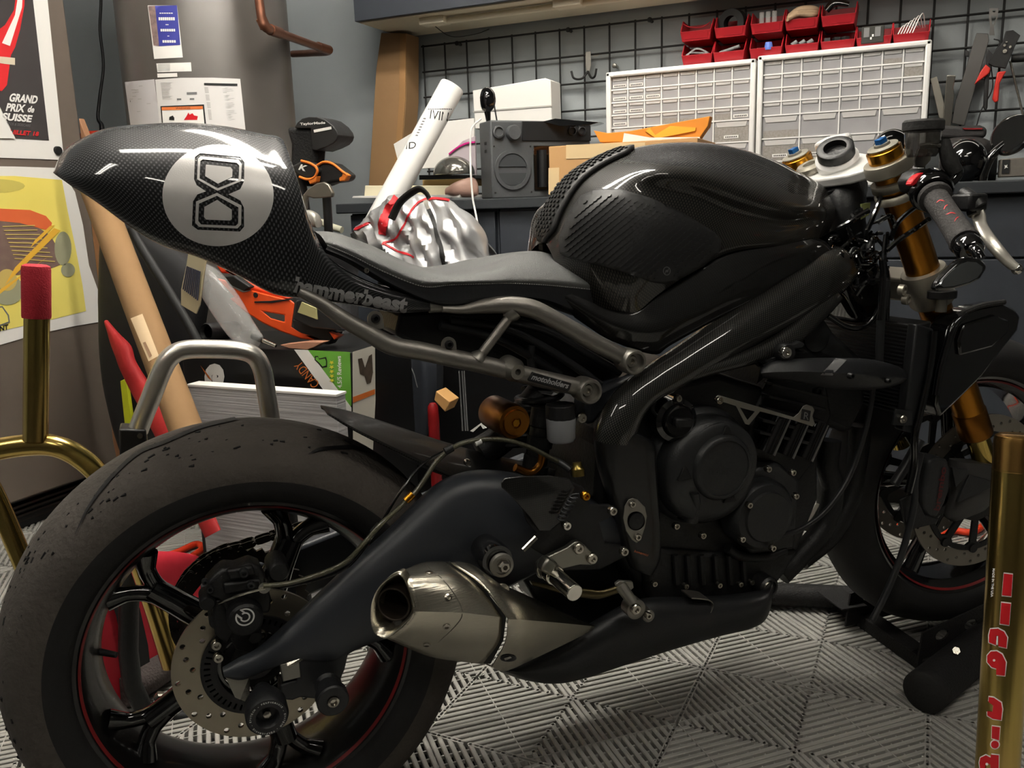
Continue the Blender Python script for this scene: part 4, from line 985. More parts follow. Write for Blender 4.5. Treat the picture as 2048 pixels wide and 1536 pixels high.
# brake pedal
bm = nb(); blade(bm, [(1060, 1162, 1064, 1170, -.205, .004), (1120, 1172, 1120, 1186, -.21, .004), (1180, 1178, 1184, 1198, -.215, .004), (1205, 1180, 1212, 1194, -.22, .004), (1250, 1166, 1250, 1180, -.225, .004)], B, seg=12); ped = part('brake_pedal', bm, pm('dark_bronze', (84, 76, 54), .35, metal=.9), smooth=60)
bm = nb(); cyl(bm, B(1240, 1170, -.225), B(1266, 1205, -.24), .0085, .0075, 16); part('pedal_toe', bm, M_alu, ped)
bm = nb(); prism(bm, [B(u, v, -.225) for u, v in ((1232, 1168), (1240, 1162), (1266, 1164), (1268, 1176), (1258, 1184), (1246, 1182), (1235, 1178))], V(0, .006, 0)); part('pedal_lug', bm, M_alu, ped, bevel=.001)
for (u, v, r) in ((1270, 1217, .015), (1295, 1230, .0095)):
    bm = nb(); lathe(bm, [(r, .015), (r, -.004), (r*.8, -.006), (0, -.006)], B(u, v, -.2), YA, seg=28); q_ = part('pivot_boss', bm, M_alu, ped); bolt(u+1, v+1, -.208, r*.55, q_, M_bolt)
# exhaust hanger bobbin
bm = nb(); lathe(bm, [(.02, .05), (.022, .03), (.0225, .01), (.021, .0), (0, 0)], B(995, 1122, -.22), YA, seg=30); hb = part('exhaust_hanger', bm, M_gloss)
bm = nb(); lathe(bm, [(.0155, .004), (.0165, 0), (.0155, -.004), (.0115, -.005), (.011, -.003), (0, -.003)], B(1003, 1130, -.226), YA, seg=34); ws_ = part('hanger_washer', bm, M_alu, hb); bolt(1007, 1132, -.232, .008, ws_, M_bolt, hexh=True, h=.007)
# return spring, adjuster, master cylinder
bm = nb(); P = []
for k in range(84):
    c = B(1150, 990, -.225).lerp(B(1122, 1040, -.225), k/84); a = k*2*PI/12; P.append(c+V(math.cos(a)*.006, math.sin(a)*.006, 0))
tube(bm, P, .0012, 6, 1); part('return_spring', bm, M_satin)
bm = nb(); cyl(bm, B(1046, 1100, -.225), B(1072, 1074, -.225), .0035, seg=8); part('pedal_adjuster', bm, M_bolt)
bm = nb(); lathe(bm, [(0, -.006), (.009, -.006), (.0095, .004), (.0065, .008), (.0065, .014), (0, .014)], B(1156, 944, -.165), (0, .2, 1), seg=18); part('hose_union', bm, pm('brass', (168, 148, 84), .3, metal=1.))
bm = nb(); tube(bm, [B(1140, 940, -.16), B(1120, 925, -.15), B(1100, 918, -.14)], .005, 10, 5); part('cable', bm, M_satin)
# ---------------------------------------------------------------- radiator (crosswise, its rear face looks back at the engine)
ra_ = B(1832, 650, -.15); rb_ = B(1802, 830, -.15)
dz = (rb_-ra_); M_fin = pm('radiator_core', (20, 20, 21), .5)
bm = nb(); prism(bm, [ra_, rb_, rb_+V(.035, 0, .004), ra_+V(.035, 0, .004)], V(0, .3, 0)); rad = part('radiator', bm, M_fin, bevel=.003)
bm = nb()
for k in range(24):
    c = ra_.lerp(rb_, (k+.5)/24)+V(-.001, 0, 0)
    prism(bm, [c+V(0, .004, .0012), c+V(-.003, .004, .0012), c+V(-.003, .004, -.0012), c+V(0, .004, -.0012)], V(0, .28, 0), uvs=False)
part('cooling_fins', bm, M_case, rad, smooth=0)
plate('side_tank', [(1834, 648), (1868, 658), (1866, 700), (1850, 790), (1832, 868), (1806, 862), (1815, 800)], -.165, .02, M_satin, rad, .003)
plate('radiator_bracket', [(1792, 818), (1824, 822), (1826, 852), (1786, 850)], -.17, .004, M_satin, rad, .001); bolt(1805, 838, -.173, .0075, rad)
bm = nb(); tube(bm, [B(u, v, -.17) for u, v in ((1868, 662), (1862, 720), (1846, 800), (1830, 870), (1828, 930), (1816, 985))], .0065, 10, 6); part('radiator_hose', bm, M_gloss, rad)
bm = nb(); tube(bm, [B(u, v, -.16) for u, v in ((1760, 640), (1766, 560), (1764, 520)) ], .005, 10, 6); part('cable', bm, M_gloss)
bm = nb(); tube(bm, [B(u, v, -.15) for u, v in ((1758, 728), (1762, 640), (1768, 600), (1772, 560))], .007, 10, 6); part('coolant_pipe', bm, M_case)
bm = nb(); tube(bm, [B(u, v, -.13) for u, v in ((1655, 630), (1690, 652), (1720, 655), (1745, 640), (1765, 605))], .005, 10, 6); part('cable', bm, M_gloss)
# cap
cpx = B(1884, 590, -.15)
bm = nb(); cyl(bm, cpx+V(0, 0, -.028), cpx+V(0, 0, -.004), .009, .009, 18); part('filler_neck', bm, M_alu, rad)
bm = nb(); prism(bm, [cpx+V(math.cos(a)*(.022+.004*math.cos(2*a)), math.sin(a)*(.022+.004*math.cos(2*a)), -.006) for a in [2*PI*k/24 for k in range(24)]], V(0, 0, .014)); part('radiator_cap', bm, M_black, rad, bevel=.002)
# side cowl panel
co = [(1915, 634), (1950, 618), (2003, 606), (2030, 617), (2043, 632), (2037, 662), (2008, 698), (1966, 754), (1917, 802), (1880, 837), (1872, 810), (1878, 760), (1888, 700), (1898, 660)]
cw = plate('radiator_cowl', co, -.17, .045, M_gloss, None, .006, bseg=3)
ci = [(1928, 650), (1990, 630), (2020, 640), (2018, 665), (1985, 695), (1920, 712), (1918, 680)]
bm = nb(); prism(bm, [B(u, v, -.1765) for u, v in ci], V(0, .009, 0)); part('cowl_panel', bm, M_gloss, cw, bevel=.004)
bm = nb(); tube(bm, [B(u, v, -.172) for u, v in ((1930, 628), (1908, 650), (1894, 690), (1880, 740), (1872, 790))], .006, 10, 6); part('cowl_frame', bm, M_gloss, cw)
bm = nb(); tube(bm, [B(u, v, -.17) for u, v in ((1912, 632), (1960, 612), (2008, 604))], .005, 8, 6); part('cowl_rubber', bm, M_rubber, cw)
# ---------------------------------------------------------------- front fork
ftop, fbot = B(1768, 302, -.105), B(1953, 870, -.105)
FA = (fbot-ftop).normalized()
def fp(t, y=-.105): p = ftop+FA*t; return V(p.x, y, p.z)
ln = (fbot-ftop).length
tA = (B(1793, 388, -.105)-ftop).dot(FA); tB = (B(1845, 548, -.105)-ftop).dot(FA)
M_stan = pm('gold_tube', (176, 118, 40), .28, metal=1., bump=(60, .04))
M_forkc = pm('fork_clamp', (168, 163, 150), .45, metal=.7)
for y in (-.105, .105):
    fk = 'front_fork'
    bm = nb(); cyl(bm, fp(.012, y), fp(ln*.985, y), .0272, seg=40); f_ = part(fk, bm, M_stan)
    f_['label'] = 'gold anodised fork leg nearest the camera' if y < 0 else 'gold fork leg on the far side'
    # collar stack on top
    bm = nb(); lathe(bm, [(.0, -.008), (.0235, -.008), (.025, -.004), (.0275, -.003), (.0275, .016), (.0, .016)], fp(0, y), FA, seg=40); part('fork_cap', bm, M_gold, f_)
    bm = nb(); lathe(bm, [(0, -.014), (.012, -.014), (.013, -.010), (.024, -.0085), (.024, -.007), (0, -.007)], fp(0, y), FA, seg=30); part('cap_dial', bm, M_forkc, f_)
    bm = nb(); box(bm, fp(-.016, y), (.015, .012, .012), Matrix.Rotation(-.4, 3, 'Y')); part('blue_adjuster', bm, pm('blue_anodised', (32, 104, 176), .35, metal=.6), f_, bevel=.001)
    bm = nb(); lathe(bm, [(.0275, .014), (.037, .015), (.0385, .02), (.0385, .034), (.036, .037), (.0275, .038)], fp(0, y), FA, seg=44); part('yoke_ring', bm, M_forkc, f_, bevel=.0008)
    bm = nb(); lathe(bm, [(.0275, tB-.008), (.036, tB-.006), (.0375, tB), (.0375, tB+.052), (.034, tB+.058), (.0275, tB+.06)], fp(0, y), FA, seg=44); part('lower_clamp', bm, M_forkc, f_)
    bm = nb(); cyl(bm, fp(ln*.98, y), fp(ln+.085, y), .0205, seg=30); part('stanchion', bm, pm('stanchion_chrome', (206, 178, 98), .1, metal=1.), f_)
    bm = nb(); lathe(bm, [(.0272, ln*.9), (.0292, ln*.905), (.0292, ln*.995), (.026, ln*1.0), (.0205, ln*1.0)], fp(0, y), FA, seg=36); part('dust_seal', bm, pm('bronze_gold', (150, 98, 38)), f_)
bm = nb(); box(bm, fp(tB+.026, 0), (.05, .16, .045), Matrix.Rotation(-.39, 3, 'Y')); part('lower_yoke', bm, M_forkc, None, bevel=.006)
for (u, v) in ((1806, 580), (1814, 599)):
    bm = nb(); lathe(bm, [(.009, .006), (.009, -.003), (.0055, -.004), (.005, .0), (0, .0)], B(u, v, -.13), V(-.35, 1, .1), seg=20); part('pinch_bolt', bm, M_forkc)
# clip-on clamp with slot
bm = nb(); lathe(bm, [(.0275, .05), (.0345, .051), (.0345, .062)], fp(0), FA, seg=40); lathe(bm, [(.0345, .070), (.0345, .082), (.0275, .083)], fp(0), FA, seg=40); clp = part('clip_on_clamp', bm, M_forkc, None, solid=.004)
bm = nb(); prism(bm, [fp(.052)+V(-.0, -.028, 0), fp(.082)+V(0, -.028, 0), fp(.082)+V(.045, -.03, .012), fp(.052)+V(.045, -.03, .012)], V(0, -.012, 0)); part('clip_on_boss', bm, M_forkc, clp, bevel=.003)
# top yoke
up = -FA; lat = V(0, 1, 0); fwv = up.cross(lat); fwv = fwv if fwv.x > 0 else -fwv
def yk(x, y, z): return fp(.026, 0)+fwv*x+lat*y+up*z
M_yoke = pm('yoke_silver', (240, 239, 236), .35, metal=.2)
yl = [(-.02, -.1), (-.045, -.06), (-.055, 0), (-.045, .06), (-.02, .1), (.015, .1), (.03, .07), (.035, .03), (.045, 0), (.035, -.03), (.03, -.07), (.015, -.1)]
bm = nb(); prism(bm, [yk(x, y, -.009) for x, y in yl], up*.018); yo = part('top_yoke', bm, M_yoke, None, bevel=.004, bseg=3)
bm = nb(); lathe(bm, [(0, .0), (.024, .0), (.026, .004), (.026, .012), (.022, .016), (.0125, .016), (.011, .008), (0, .008)], yk(-.02, .05, .008), up, seg=36); part('steering_nut', bm, M_forkc, yo)
bm = nb(); ax_ = (up*.9+fwv*-.15+V(0, -.35, 0)).normalized(); c = yk(-.005, 0, .012)
lathe(bm, [(.034, -.004), (.036, .006), (.036, .014), (.031, .018), (.031, .02)], c, ax_, seg=40); part('ignition_housing', bm, M_yoke, yo)
bm = nb(); lathe(bm, [(.03, .014), (.031, .022), (.0305, .036), (.027, .038), (.019, .037), (.018, .026), (0, .024)], c, ax_, seg=40); part('steering_damper_ring', bm, M_black, yo)['label'] = 'round black rubber ring'
bm = nb(); prism(bm, [yk(x, y, .01) for x, y in ((.03, .09), (.06, .08), (.07, .03), (.04, .04))], up*.03); part('gauge_bracket', bm, M_yoke, yo, bevel=.006)
# head stock and wiring
bm = nb(); tube(bm, [fp(.04, .0)+fwv*-.03, fp(.2, 0)+fwv*-.03], [.034, .03], 24, 1); part('steering_head', bm, M_black)
bm = nb(); tube(bm, [B(1700, 370, 0), B(1690, 400, -.02), B(1695, 450, -.03), B(1705, 500, -.03)], [.03, .035, .03, .02], 18, 6); part('ignition_barrel', bm, M_black)
plate('green_connector', [(1723, 408), (1742, 405), (1738, 430), (1722, 440)], -.06, .01, pm('pale_green', (168, 178, 110), .5), None, .001)
random.seed(5)
for k in range(26):
    u0 = random.uniform(1668, 1720); v0 = random.uniform(455, 560); y0 = random.uniform(-.11, -.05)
    P = [B(u0, v0, y0)]
    for q in range(4): u0 += random.uniform(-8, 34); v0 += random.uniform(-34, 30); P.append(B(min(u0, 1775), min(max(v0, 420), 640), y0+random.uniform(-.02, .02)))
    bm = nb(); tube(bm, P, random.choice((.0022, .003, .0045)), 8, 5); part('cable', bm, M_gloss if k % 3 else M_satin)
for P in ([(1755, 445, -.13), (1780, 432, -.14), (1790, 450, -.13)], [(1775, 500, -.15), (1800, 478, -.16), (1830, 458, -.17), (1858, 438, -.2)], [(1712, 590, -.12), (1732, 565, -.13), (1760, 560, -.13)], [(1772, 470, -.14), (1768, 520, -.15), (1776, 560, -.15), (1773, 640, -.15)], [(1735, 460, -.12), (1750, 425, -.12), (1762, 395, -.11)], [(1850, 400, -.16), (1800, 440, -.15), (1780, 480, -.14)]):
    bm = nb(); tube(bm, [B(*p) for p in P], .004, 8, 6); part('cable', bm, M_gloss)
# frame end and wiring bundle by the headstock
plate('headstock_cover', [(1655, 470), (1700, 455), (1745, 480), (1768, 540), (1770, 640), (1720, 650), (1690, 600), (1660, 560)], -.04, .08, M_gloss, None, .015, bseg=3)
# ---------------------------------------------------------------- handlebar, throttle, lever
gi, go = B(1868, 392, -.235), B(1931, 486, -.345)
gd = (go-gi).normalized()
bm = nb(); cyl(bm, fp(.066)+V(.02, -.03, 0), go+gd*.004, .011, seg=20); bar_ = part('handlebar', bm, M_black)
bm = nb(); L_ = (go-gi).length
lathe(bm, [(.011, 0), (.0235, 0), (.0245, .004), (.0235, .009), (.018, .012), (.0175, L_*.4), (.0182, L_*.7), (.0192, L_*.93), (.0205, L_*.97), (.0195, L_), (.011, L_)], gi, gd, seg=40); gr = part('throttle_grip', bm, pm('grip_rubber', (52, 50, 49), .8, bump=(300, .5)), bar_); grt = bvh(gr)
for q in ([(1873, 406), (1880, 401), (1890, 403)], [(1888, 420), (1891, 413), (1896, 410)], [(1892, 430), (1902, 426), (1912, 428)], [(1909, 444), (1913, 437), (1918, 434)]): strip('grip_mark', q, 1.8, grt, pm('grip_red', (200, 40, 40), .5), gr, .0007, None)
bm = nb(); lathe(bm, [(0, 0), (.017, 0), (.0185, .004), (.0185, .018), (.015, .024), (.006, .024), (.005, .02), (0, .02)], go+gd*.001, gd, seg=32); be = part('bar_end', bm, M_gloss, bar_)
# throttle housing and switch
hc_ = gi-gd*.018
bm = nb(); lathe(bm, [(.012, -.016), (.028, -.016), (.031, -.012), (.031, .010), (.028, .014), (.012, .014)], hc_, gd, seg=30); th_ = part('throttle_housing', bm, M_gloss, bar_)
bm = nb(); prism(bm, [B(u, v, -.215) for u, v in ((1822, 362), (1832, 345), (1850, 336), (1880, 338), (1890, 350), (1880, 372), (1850, 388), (1828, 384))], V(0, .03, 0)); part('switch_housing', bm, M_black, bar_, bevel=.005, bseg=3)
bm = nb(); c = B(1836, 358, -.222); prism(bm, [c+V(math.cos(a)*.0125*.95+math.sin(a)*.0, -.0, math.sin(a)*.006+math.cos(a)*.007) for a in [2*PI*k/24 for k in range(24)]], V(0, .012, 0)); part('stop_switch', bm, M_red, bar_, bevel=.002)['label'] = 'red stop switch'
# cable elbow
bm = nb(); tube(bm, [B(u, v, -.235) for u, v in ((1905, 345), (1914, 340), (1912, 352), (1895, 368), (1872, 376))], .0085, 12, 6); part('throttle_cable', bm, M_gloss, bar_)
bm = nb(); tube(bm, [B(1889, 282, -.22), B(1892, 300, -.225), B(1900, 325, -.23), B(1912, 345, -.235)], [.008, .01, .012, .011], 14, 5); part('cable_boot', bm, M_rubber, bar_)
# master cylinder and lever
bm = nb(); tube(bm, [B(1928, 388, -.27), B(1945, 400, -.29), B(1958, 415, -.3)], .011, 12, 4); mc_ = part('brake_master_cylinder', bm, M_black)
bm = nb(); box(bm, B(1938, 405, -.285), (.035, .035, .025)); part('lever_perch', bm, M_black, mc_, bevel=.004)
bm = nb()
blade(bm, [(1936, 404, 1938, 428, -.28, .006), (1953, 404, 1944, 436, -.29, .007), (1967, 424, 1948, 440, -.3, .007), (1970, 444, 1953, 458, -.31, .007), (1982, 464, 1965, 480, -.325, .007), (2000, 488, 1984, 505, -.34, .007), (2019, 512, 2006, 527, -.352, .007), (2032, 526, 2022, 540, -.36, .007)], B, seg=16, ex=2.4)
lv = part('brake_lever', bm, pm('lever_silver', (206, 202, 192), .28, metal=.7), smooth=60)
bm = nb(); bmesh.ops.create_uvsphere(bm, u_segments=20, v_segments=12, radius=.0078, matrix=Matrix.Translation(B(2034, 538, -.362))); part('lever_ball', bm, M_chrome, lv)
bm = nb(); lathe(bm, [(0, -.008), (.006, -.008), (.0065, -.003), (.0065, .008), (0, .008)], B(1949, 424, -.293), V(0, 1, -.3), seg=16); part('lever_pivot', bm, M_bolt, lv)
# fluid pot
c = B(1846, 262, -.2)
bm = nb(); lathe(bm, [(0, -.038), (.02, -.038), (.024, -.032), (.026, .004), (0, .004)], c, (0, 0, 1), seg=36); pot = part('front_brake_reservoir', bm, pm('smoked_plastic', (64, 60, 54), .15, alpha=.75, coat=1.)); 
bm = nb(); lathe(bm, [(0, .016), (.027, .016), (.0295, .013), (.0295, .001), (.027, -.001), (0, -.001)], c, (0, 0, 1), seg=40); part('reservoir_lid', bm, M_rubber, pot)
bm = nb(); tube(bm, [B(1840, 293, -.21), B(1860, 290, -.22), B(1880, 292, -.22)], .004, 8, 4); part('reservoir_bracket', bm, M_alu, pot)
bm = nb(); prism(bm, [B(u, v, -.19) for u, v in ((1830, 322), (1838, 297), (1864, 298), (1862, 320), (1848, 336), (1832, 334))], V(0, .004, 0)); part('steel_tab', bm, M_alu, pot, bevel=.001)
# bar end mirror
ml = [(1872, 578), (1880, 562), (1896, 544), (1922, 520), (1938, 514), (1960, 516), (1975, 528), (1974, 540), (1962, 558), (1940, 570), (1905, 580), (1880, 583)]
mi_ = plate('bar_end_mirror', ml, -.4, .012, M_gloss, None, .004, bseg=3)
cxm = sum(p[0] for p in ml)/len(ml); cym = sum(p[1] for p in ml)/len(ml)
plate('mirror_glass', [(cxm+(u-cxm)*.82-1, cym+(v-cym)*.74) for u, v in ml], -.4025, .003, pm('mirror', (170, 175, 178), .08, metal=1.), mi_, 0)
bm = nb(); tube(bm, [go+gd*.02, B(1950, 500, -.385), B(1962, 518, -.395)], .007, 10, 5); part('mirror_arm', bm, M_gloss, mi_)
# ---------------------------------------------------------------- front wheel (turned slightly)
fw_ = bpy.data.objects.new('front_wheel', None); COL.objects.link(fw_); fw_.parent = bike
FC = V(1.369, 0, .338); st = -.097
ra2 = math.radians(23); sax = V(-math.sin(ra2), 0, math.cos(ra2)); RM = Matrix.Rotation(st, 3, sax); FY = RM @ YA
def F3(x, y, z): return FC+RM @ V(x, y, z)
tf = [(.222, -.047), (.232, -.058), (.25, -.064), (.265, -.062), (.28, -.052), (.292, -.034), (.299, -.014)]
tf = tf+[(r, -h) for r, h in reversed(tf)]
bm = nb(); lathe(bm, tf, FC, FY, seg=110, closed_prof=True); part('tyre', bm, M_side, fw_, smooth=60)
rf = [(.219, -.048), (.226, -.05), (.228, -.046), (.214, -.042), (.214, .042), (.228, .046), (.226, .05), (.219, .048), (.2, .03), (.196, 0), (.2, -.03)]
bm = nb(); lathe(bm, rf, FC, FY, seg=110, closed_prof=True); part('rim', bm, M_gloss, fw_, smooth=30)
bm = nb(); lathe(bm, [(.2125, -.0455), (.216, -.049), (.2163, -.0495), (.2128, -.046)], FC, FY, seg=110, closed_prof=True); part('rim_stripe', bm, pm('stripe_red', (122, 28, 30)), fw_)
for a in (100, 28, -44, -116, 172):
    bm = nb(); q = lambda r, d, y: F3(r*math.cos(math.radians(d)), y, r*math.sin(math.radians(d)))
    tube(bm, [q(.03, a, 0), q(.08, a, 0), q(.14, a, 0), q(.2, a, 0)], [.018, .013, .013, .018], seg=14, flat=1.2); part('spoke', bm, M_gloss, fw_, smooth=60)
bm = nb(); lathe(bm, [(0, -.06), (.03, -.06), (.035, -.05), (.035, .05), (.03, .06), (0, .06)], FC, FY, seg=30); part('hub', bm, M_dark, fw_)
for y in (-.068, .063):
    loops = [circ(0, 0, .155, 110), circ(0, 0, .122, 90)]
    for k in range(48):
        rr = (.147, .1385, .130)[k % 3]; loops.append(circ(rr*math.cos(k*2*PI/48), rr*math.sin(k*2*PI/48), .0035, 8))
    bm = nb(); sheet(bm, loops, lambda x, z, s: F3(x, y+s*.0045, z), 0); dd = part('brake_disc', bm, pm('disc_dull', (140, 134, 124), .5, metal=.7), fw_, smooth=20)
    dd['label'] = 'drilled front brake disc'
    loops = [circ(0, 0, .121, 80), circ(0, 0, .03, 30)]
    for k in range(10):
        a = math.radians(36*k)
        loops.append([(r*math.cos(a+d), r*math.sin(a+d)) for r, d in ((.06, -.2), (.105, -.24), (.112, -.16), (.112, .16), (.105, .24), (.06, .2))])
    bm = nb(); sheet(bm, loops, lambda x, z, s: F3(x, y-.002+s*.005, z), 0)
    for k in range(10): a = math.radians(36*k+18); cyl(bm, F3(.118*math.cos(a), y-.005, .118*math.sin(a)), F3(.118*math.cos(a), y+.006, .118*math.sin(a)), .009, seg=14)
    part('disc_carrier', bm, M_dark, fw_, smooth=20)
bm = nb(); cyl(bm, F3(0, -.125, 0), F3(0, .12, 0), .014, seg=24); part('axle', bm, M_alu, fw_)
# fork bottoms and caliper
M_cast = pm('grey_casting', (66, 65, 64), .45, metal=.4)
bm = nb(); blade(bm, [(1905, 920, 1990, 925, -.11, .02), (1900, 950, 1992, 955, -.11, .02), (1905, 985, 1990, 980, -.11, .018), (1892, 1030, 1980, 1000, -.11, .014), (1900, 1042, 1970, 1015, -.11, .01)], B, seg=18, ex=3); part('fork_foot', bm, M_cast, smooth=50)
for pts in ([(1905, 935), (1937, 940), (1934, 950), (1912, 975)], [(1940, 950), (1985, 962), (1985, 975), (1915, 1005)]): plate('foot_web', pts, -.132, .006, M_case, None, .001)
cf_ = plate('front_caliper', [(1858, 922), (1878, 914), (1895, 918), (1903, 940), (1900, 980), (1890, 1008), (1874, 1036), (1856, 1036), (1846, 1020), (1846, 985), (1854, 950)], -.13, .04, M_case, None, .006, bseg=3)
pixtext('caliper_lettering', 'brembo', (1879, 1022), (1893, 935), 12, None, pm('dull_red', (92, 26, 26), .5), cf_, bold=.02, depth=lambda u, v: B(u, v, -.1315))
bm = nb(); tube(bm, [B(u, v, -.15) for u, v in ((1842, 905), (1830, 960), (1828, 1010), (1806, 1100), (1775, 1180), (1745, 1240))], .006, 10, 6); part('fork_brace_rod', bm, M_satin)
plate('stay_plate', [(1800, 1000), (1830, 985), (1850, 1030), (1880, 1038), (1870, 1048), (1815, 1062)], -.14, .006, M_black, None, .002)
bm = nb(); tube(bm, [B(u, v, -.14) for u, v in ((1840, 880), (1812, 930), (1788, 968))], .009, 10, 5); part('radiator_hose', bm, M_satin)
# ================================================================ BACKGROUND (room frame)
def DP(u, v, d): return CAM+ray(u, v)*d
def rpl(name, pts, y, th, mat, parent=None, bevel=.002, **k):
    bm = nb(); prism(bm, [RY(p[0], p[1], p[2] if len(p) > 2 else y) for p in pts], V(0, th, 0))
    return finish(name, bm, mat, parent, bevel=bevel, **k)
def bxx(name, x0, x1, y0, y1, z0, z1, mat, parent=None, bevel=.002, **k):
    bm = nb(); box(bm, ((x0+x1)/2, (y0+y1)/2, (z0+z1)/2), (abs(x1-x0), abs(y1-y0), abs(z1-z0))); return finish(name, bm, mat, parent, bevel=bevel, smooth=0 if not bevel else 38, **k)
# ---- refrigerator
M_fr = pm('brown_steel', (122, 111, 101), .42, metal=.3, bump=(30, .05), aniso=(1, 14, 1), var=.15, vs=2)
fr = thing('refrigerator', 'brown steel refrigerator with two racing posters stuck to its door', 'refrigerator')
XF = -2.31
bxx('door', XF-.03, XF, .75, 1.972, .105, 1.95, M_fr, fr, .006)
bxx('cabinet', -2.74, XF-.034, .76, 1.965, .09, 1.95, pm('fridge_side', (44, 43, 43), .5), fr, .004)
g_ = bxx('base_grille', -2.7, XF-.06, .76, 1.96, .0, .088, M_black, fr, .001)
for k in range(4): bxx('grille_slat', XF-.06, XF-.03-.012*k, .77, 1.95, .075-.019*k, .082-.019*k, pm('grille', (58, 50, 46), .35, metal=.4), g_, .001)
def fxp(name, pts, lift, mat, parent, th=.0006, sm=0):
    bm = nb(); sheet(bm, [pts], lambda x, y, s: RX(x, y, XF+lift+(th if s else 0)), 0); return finish(name, bm, mat, parent, smooth=sm)
po = thing('racing_poster', 'upper poster reading GRAND PRIX de SUISSE with a red racing shape on dark grey', 'poster')
fxp('sheet', [(-260, -70), (88, -70), (128, 320), (-260, 306)], .002, M_paper, po)
fxp('printed_field', [(-250, -70), (60, -70), (66, 0), (98, 281), (31, 277), (0, 214), (-20, 180), (-250, 170)], .003, pm('poster_dark', (58, 54, 54), .6), po)
fxp('red_body', [(50, -40), (49, 10), (40, 60), (30, 95), (22, 110), (14, 170), (4, 182), (-30, 180), (-40, 80), (-10, 65), (10, 50), (28, 20), (36, -40)], .0042, pm('poster_red', (205, 36, 40), .6), po)
fxp('white_stripe', [(46, -20), (44, 15), (20, 92), (4, 86), (30, 30), (38, -20)], .005, M_paper, po)
fxp('fender', [(-30, 110), (12, 114), (30, 116), (30, 130), (12, 128), (-30, 122)], .005, pm('poster_cream', (212, 200, 176), .6), po)
def fxt(name, s, a, b, hgt, mat, parent, **k):
    L = math.hypot(b[0]-a[0], b[1]-a[1]); up = ((b[1]-a[1])/L*hgt+hgt*.18, -(b[0]-a[0])/L*hgt)
    return textquad(name, s, RX(*a, XF+.0052), RX(*b, XF+.0052), RX(a[0]+up[0], a[1]+up[1], XF+.0052), mat, parent, **k)
for s, a, b, h in (('GRAND', (17, 203), (73, 208), 17), ('PRIX', (11, 222), (48, 225), 16), ('de', (54, 224), (67, 226), 13), ('SUISSE', (3, 240), (62, 245), 15)): fxt('title_lettering', s, a, b, h, M_paper, po, bold=.04)
fxt('small_lettering', 'MOTOS & SIDECARS', (6, 249), (60, 254), 5, M_grey, po)
fxt('date_lettering', '3 JUILLET 18', (4, 270), (76, 275), 12, pm('poster_red', (205, 36, 40)), po, bold=.03)
fxp('overlap_sheet', [(-60, 120), (31, 277), (-60, 275)], .007, M_paper, po)
bm = nb(); c = RX(113, 301, XF); cyl(bm, c, c+V(.012, 0, 0), .0125, .0115, 28); o = finish('fridge_magnet', bm, M_ink, None, bevel=.001); tag(o, 'round black magnet holding the lower corner of the grand prix poster', 'magnet')
p2 = thing('motor_poster', 'lower yellow poster of an old racing machine with a curled corner', 'poster')
fxp('sheet', [(-260, 330), (30, 333), (120, 336), (150, 384), (166, 450), (178, 530), (196, 580), (216, 641), (150, 652), (75, 668), (0, 690), (-260, 740)], .002, M_paper, p2)
M_py = pm('poster_yellow', (232, 222, 120), .65, rgb2=(238, 216, 98), vs=3)
fxp('yellow_field', [(-250, 352), (30, 352), (124, 360), (135, 420), (152, 500), (165, 570), (172, 622), (100, 640), (0, 662), (-250, 705)], .003, M_py, p2)
M_pd = pm('poster_plum', (98, 74, 72), .65, rgb2=(128, 108, 96), vs=30)
fxp('painted_shadow', circ(-10, 372, 60, 20, 14), .0035, pm('poster_olive', (204, 190, 96), .65), p2)
fxp('painted_body', [(-60, 440), (5, 436), (60, 445), (100, 470), (118, 500), (120, 530), (80, 545), (20, 552), (-60, 560)], .0038, M_pd, p2)
fxp('painted_hood', [(-20, 416), (15, 418), (60, 420), (92, 432), (104, 446), (100, 462), (40, 446), (-20, 440)], .0042, pm('poster_orange', (206, 88, 50), .65, rgb2=(222, 110, 60)), p2)
for c in ((126, 497, 17, 34), (14, 580, 34, 30), (136, 540, 14, 14)): fxp('painted_wheel', circ(c[0], c[1], c[2], 24, c[3]), .0044, pm('poster_grey', (150, 150, 122), .65), p2)
fxp('painted_wheel', circ(14, 560, 20, 24, 22), .0048, pm('poster_tan', (200, 176, 100), .65), p2)
for a in ([(108, 456), (121, 461), (60, 520), (10, 570), (30, 535)], [(70, 480), (100, 452), (110, 450), (86, 474), (60, 496)], [(98, 512), (60, 540), (-10, 596), (-10, 586), (50, 545)]): fxp('painted_streak', a, .0052, pm('poster_gold', (226, 176, 58), .65), p2)
for k in range(9): fxp('painted_line', [(5+k*3, 452+k*8), (70+k*5, 450+k*9), (70+k*5, 452+k*9), (5+k*3, 454+k*8)], .005, pm('poster_tan', (200, 176, 100)), p2)
fxp('shield_badge', [(-20, 615), (5, 612), (18, 630), (20, 645), (5, 651), (-10, 655)], .0045, M_grey, p2); fxp('shield_face', [(-18, 617), (4, 615), (15, 631), (17, 643), (4, 648), (-10, 652)], .005, M_py, p2)
fxt('badge_lettering', 'TR', (0, 642), (13, 641), 15, M_ink, p2); fxt('poster_lettering', 'NT', (0, 663), (17, 659), 11, M_ink, p2, bold=.03)
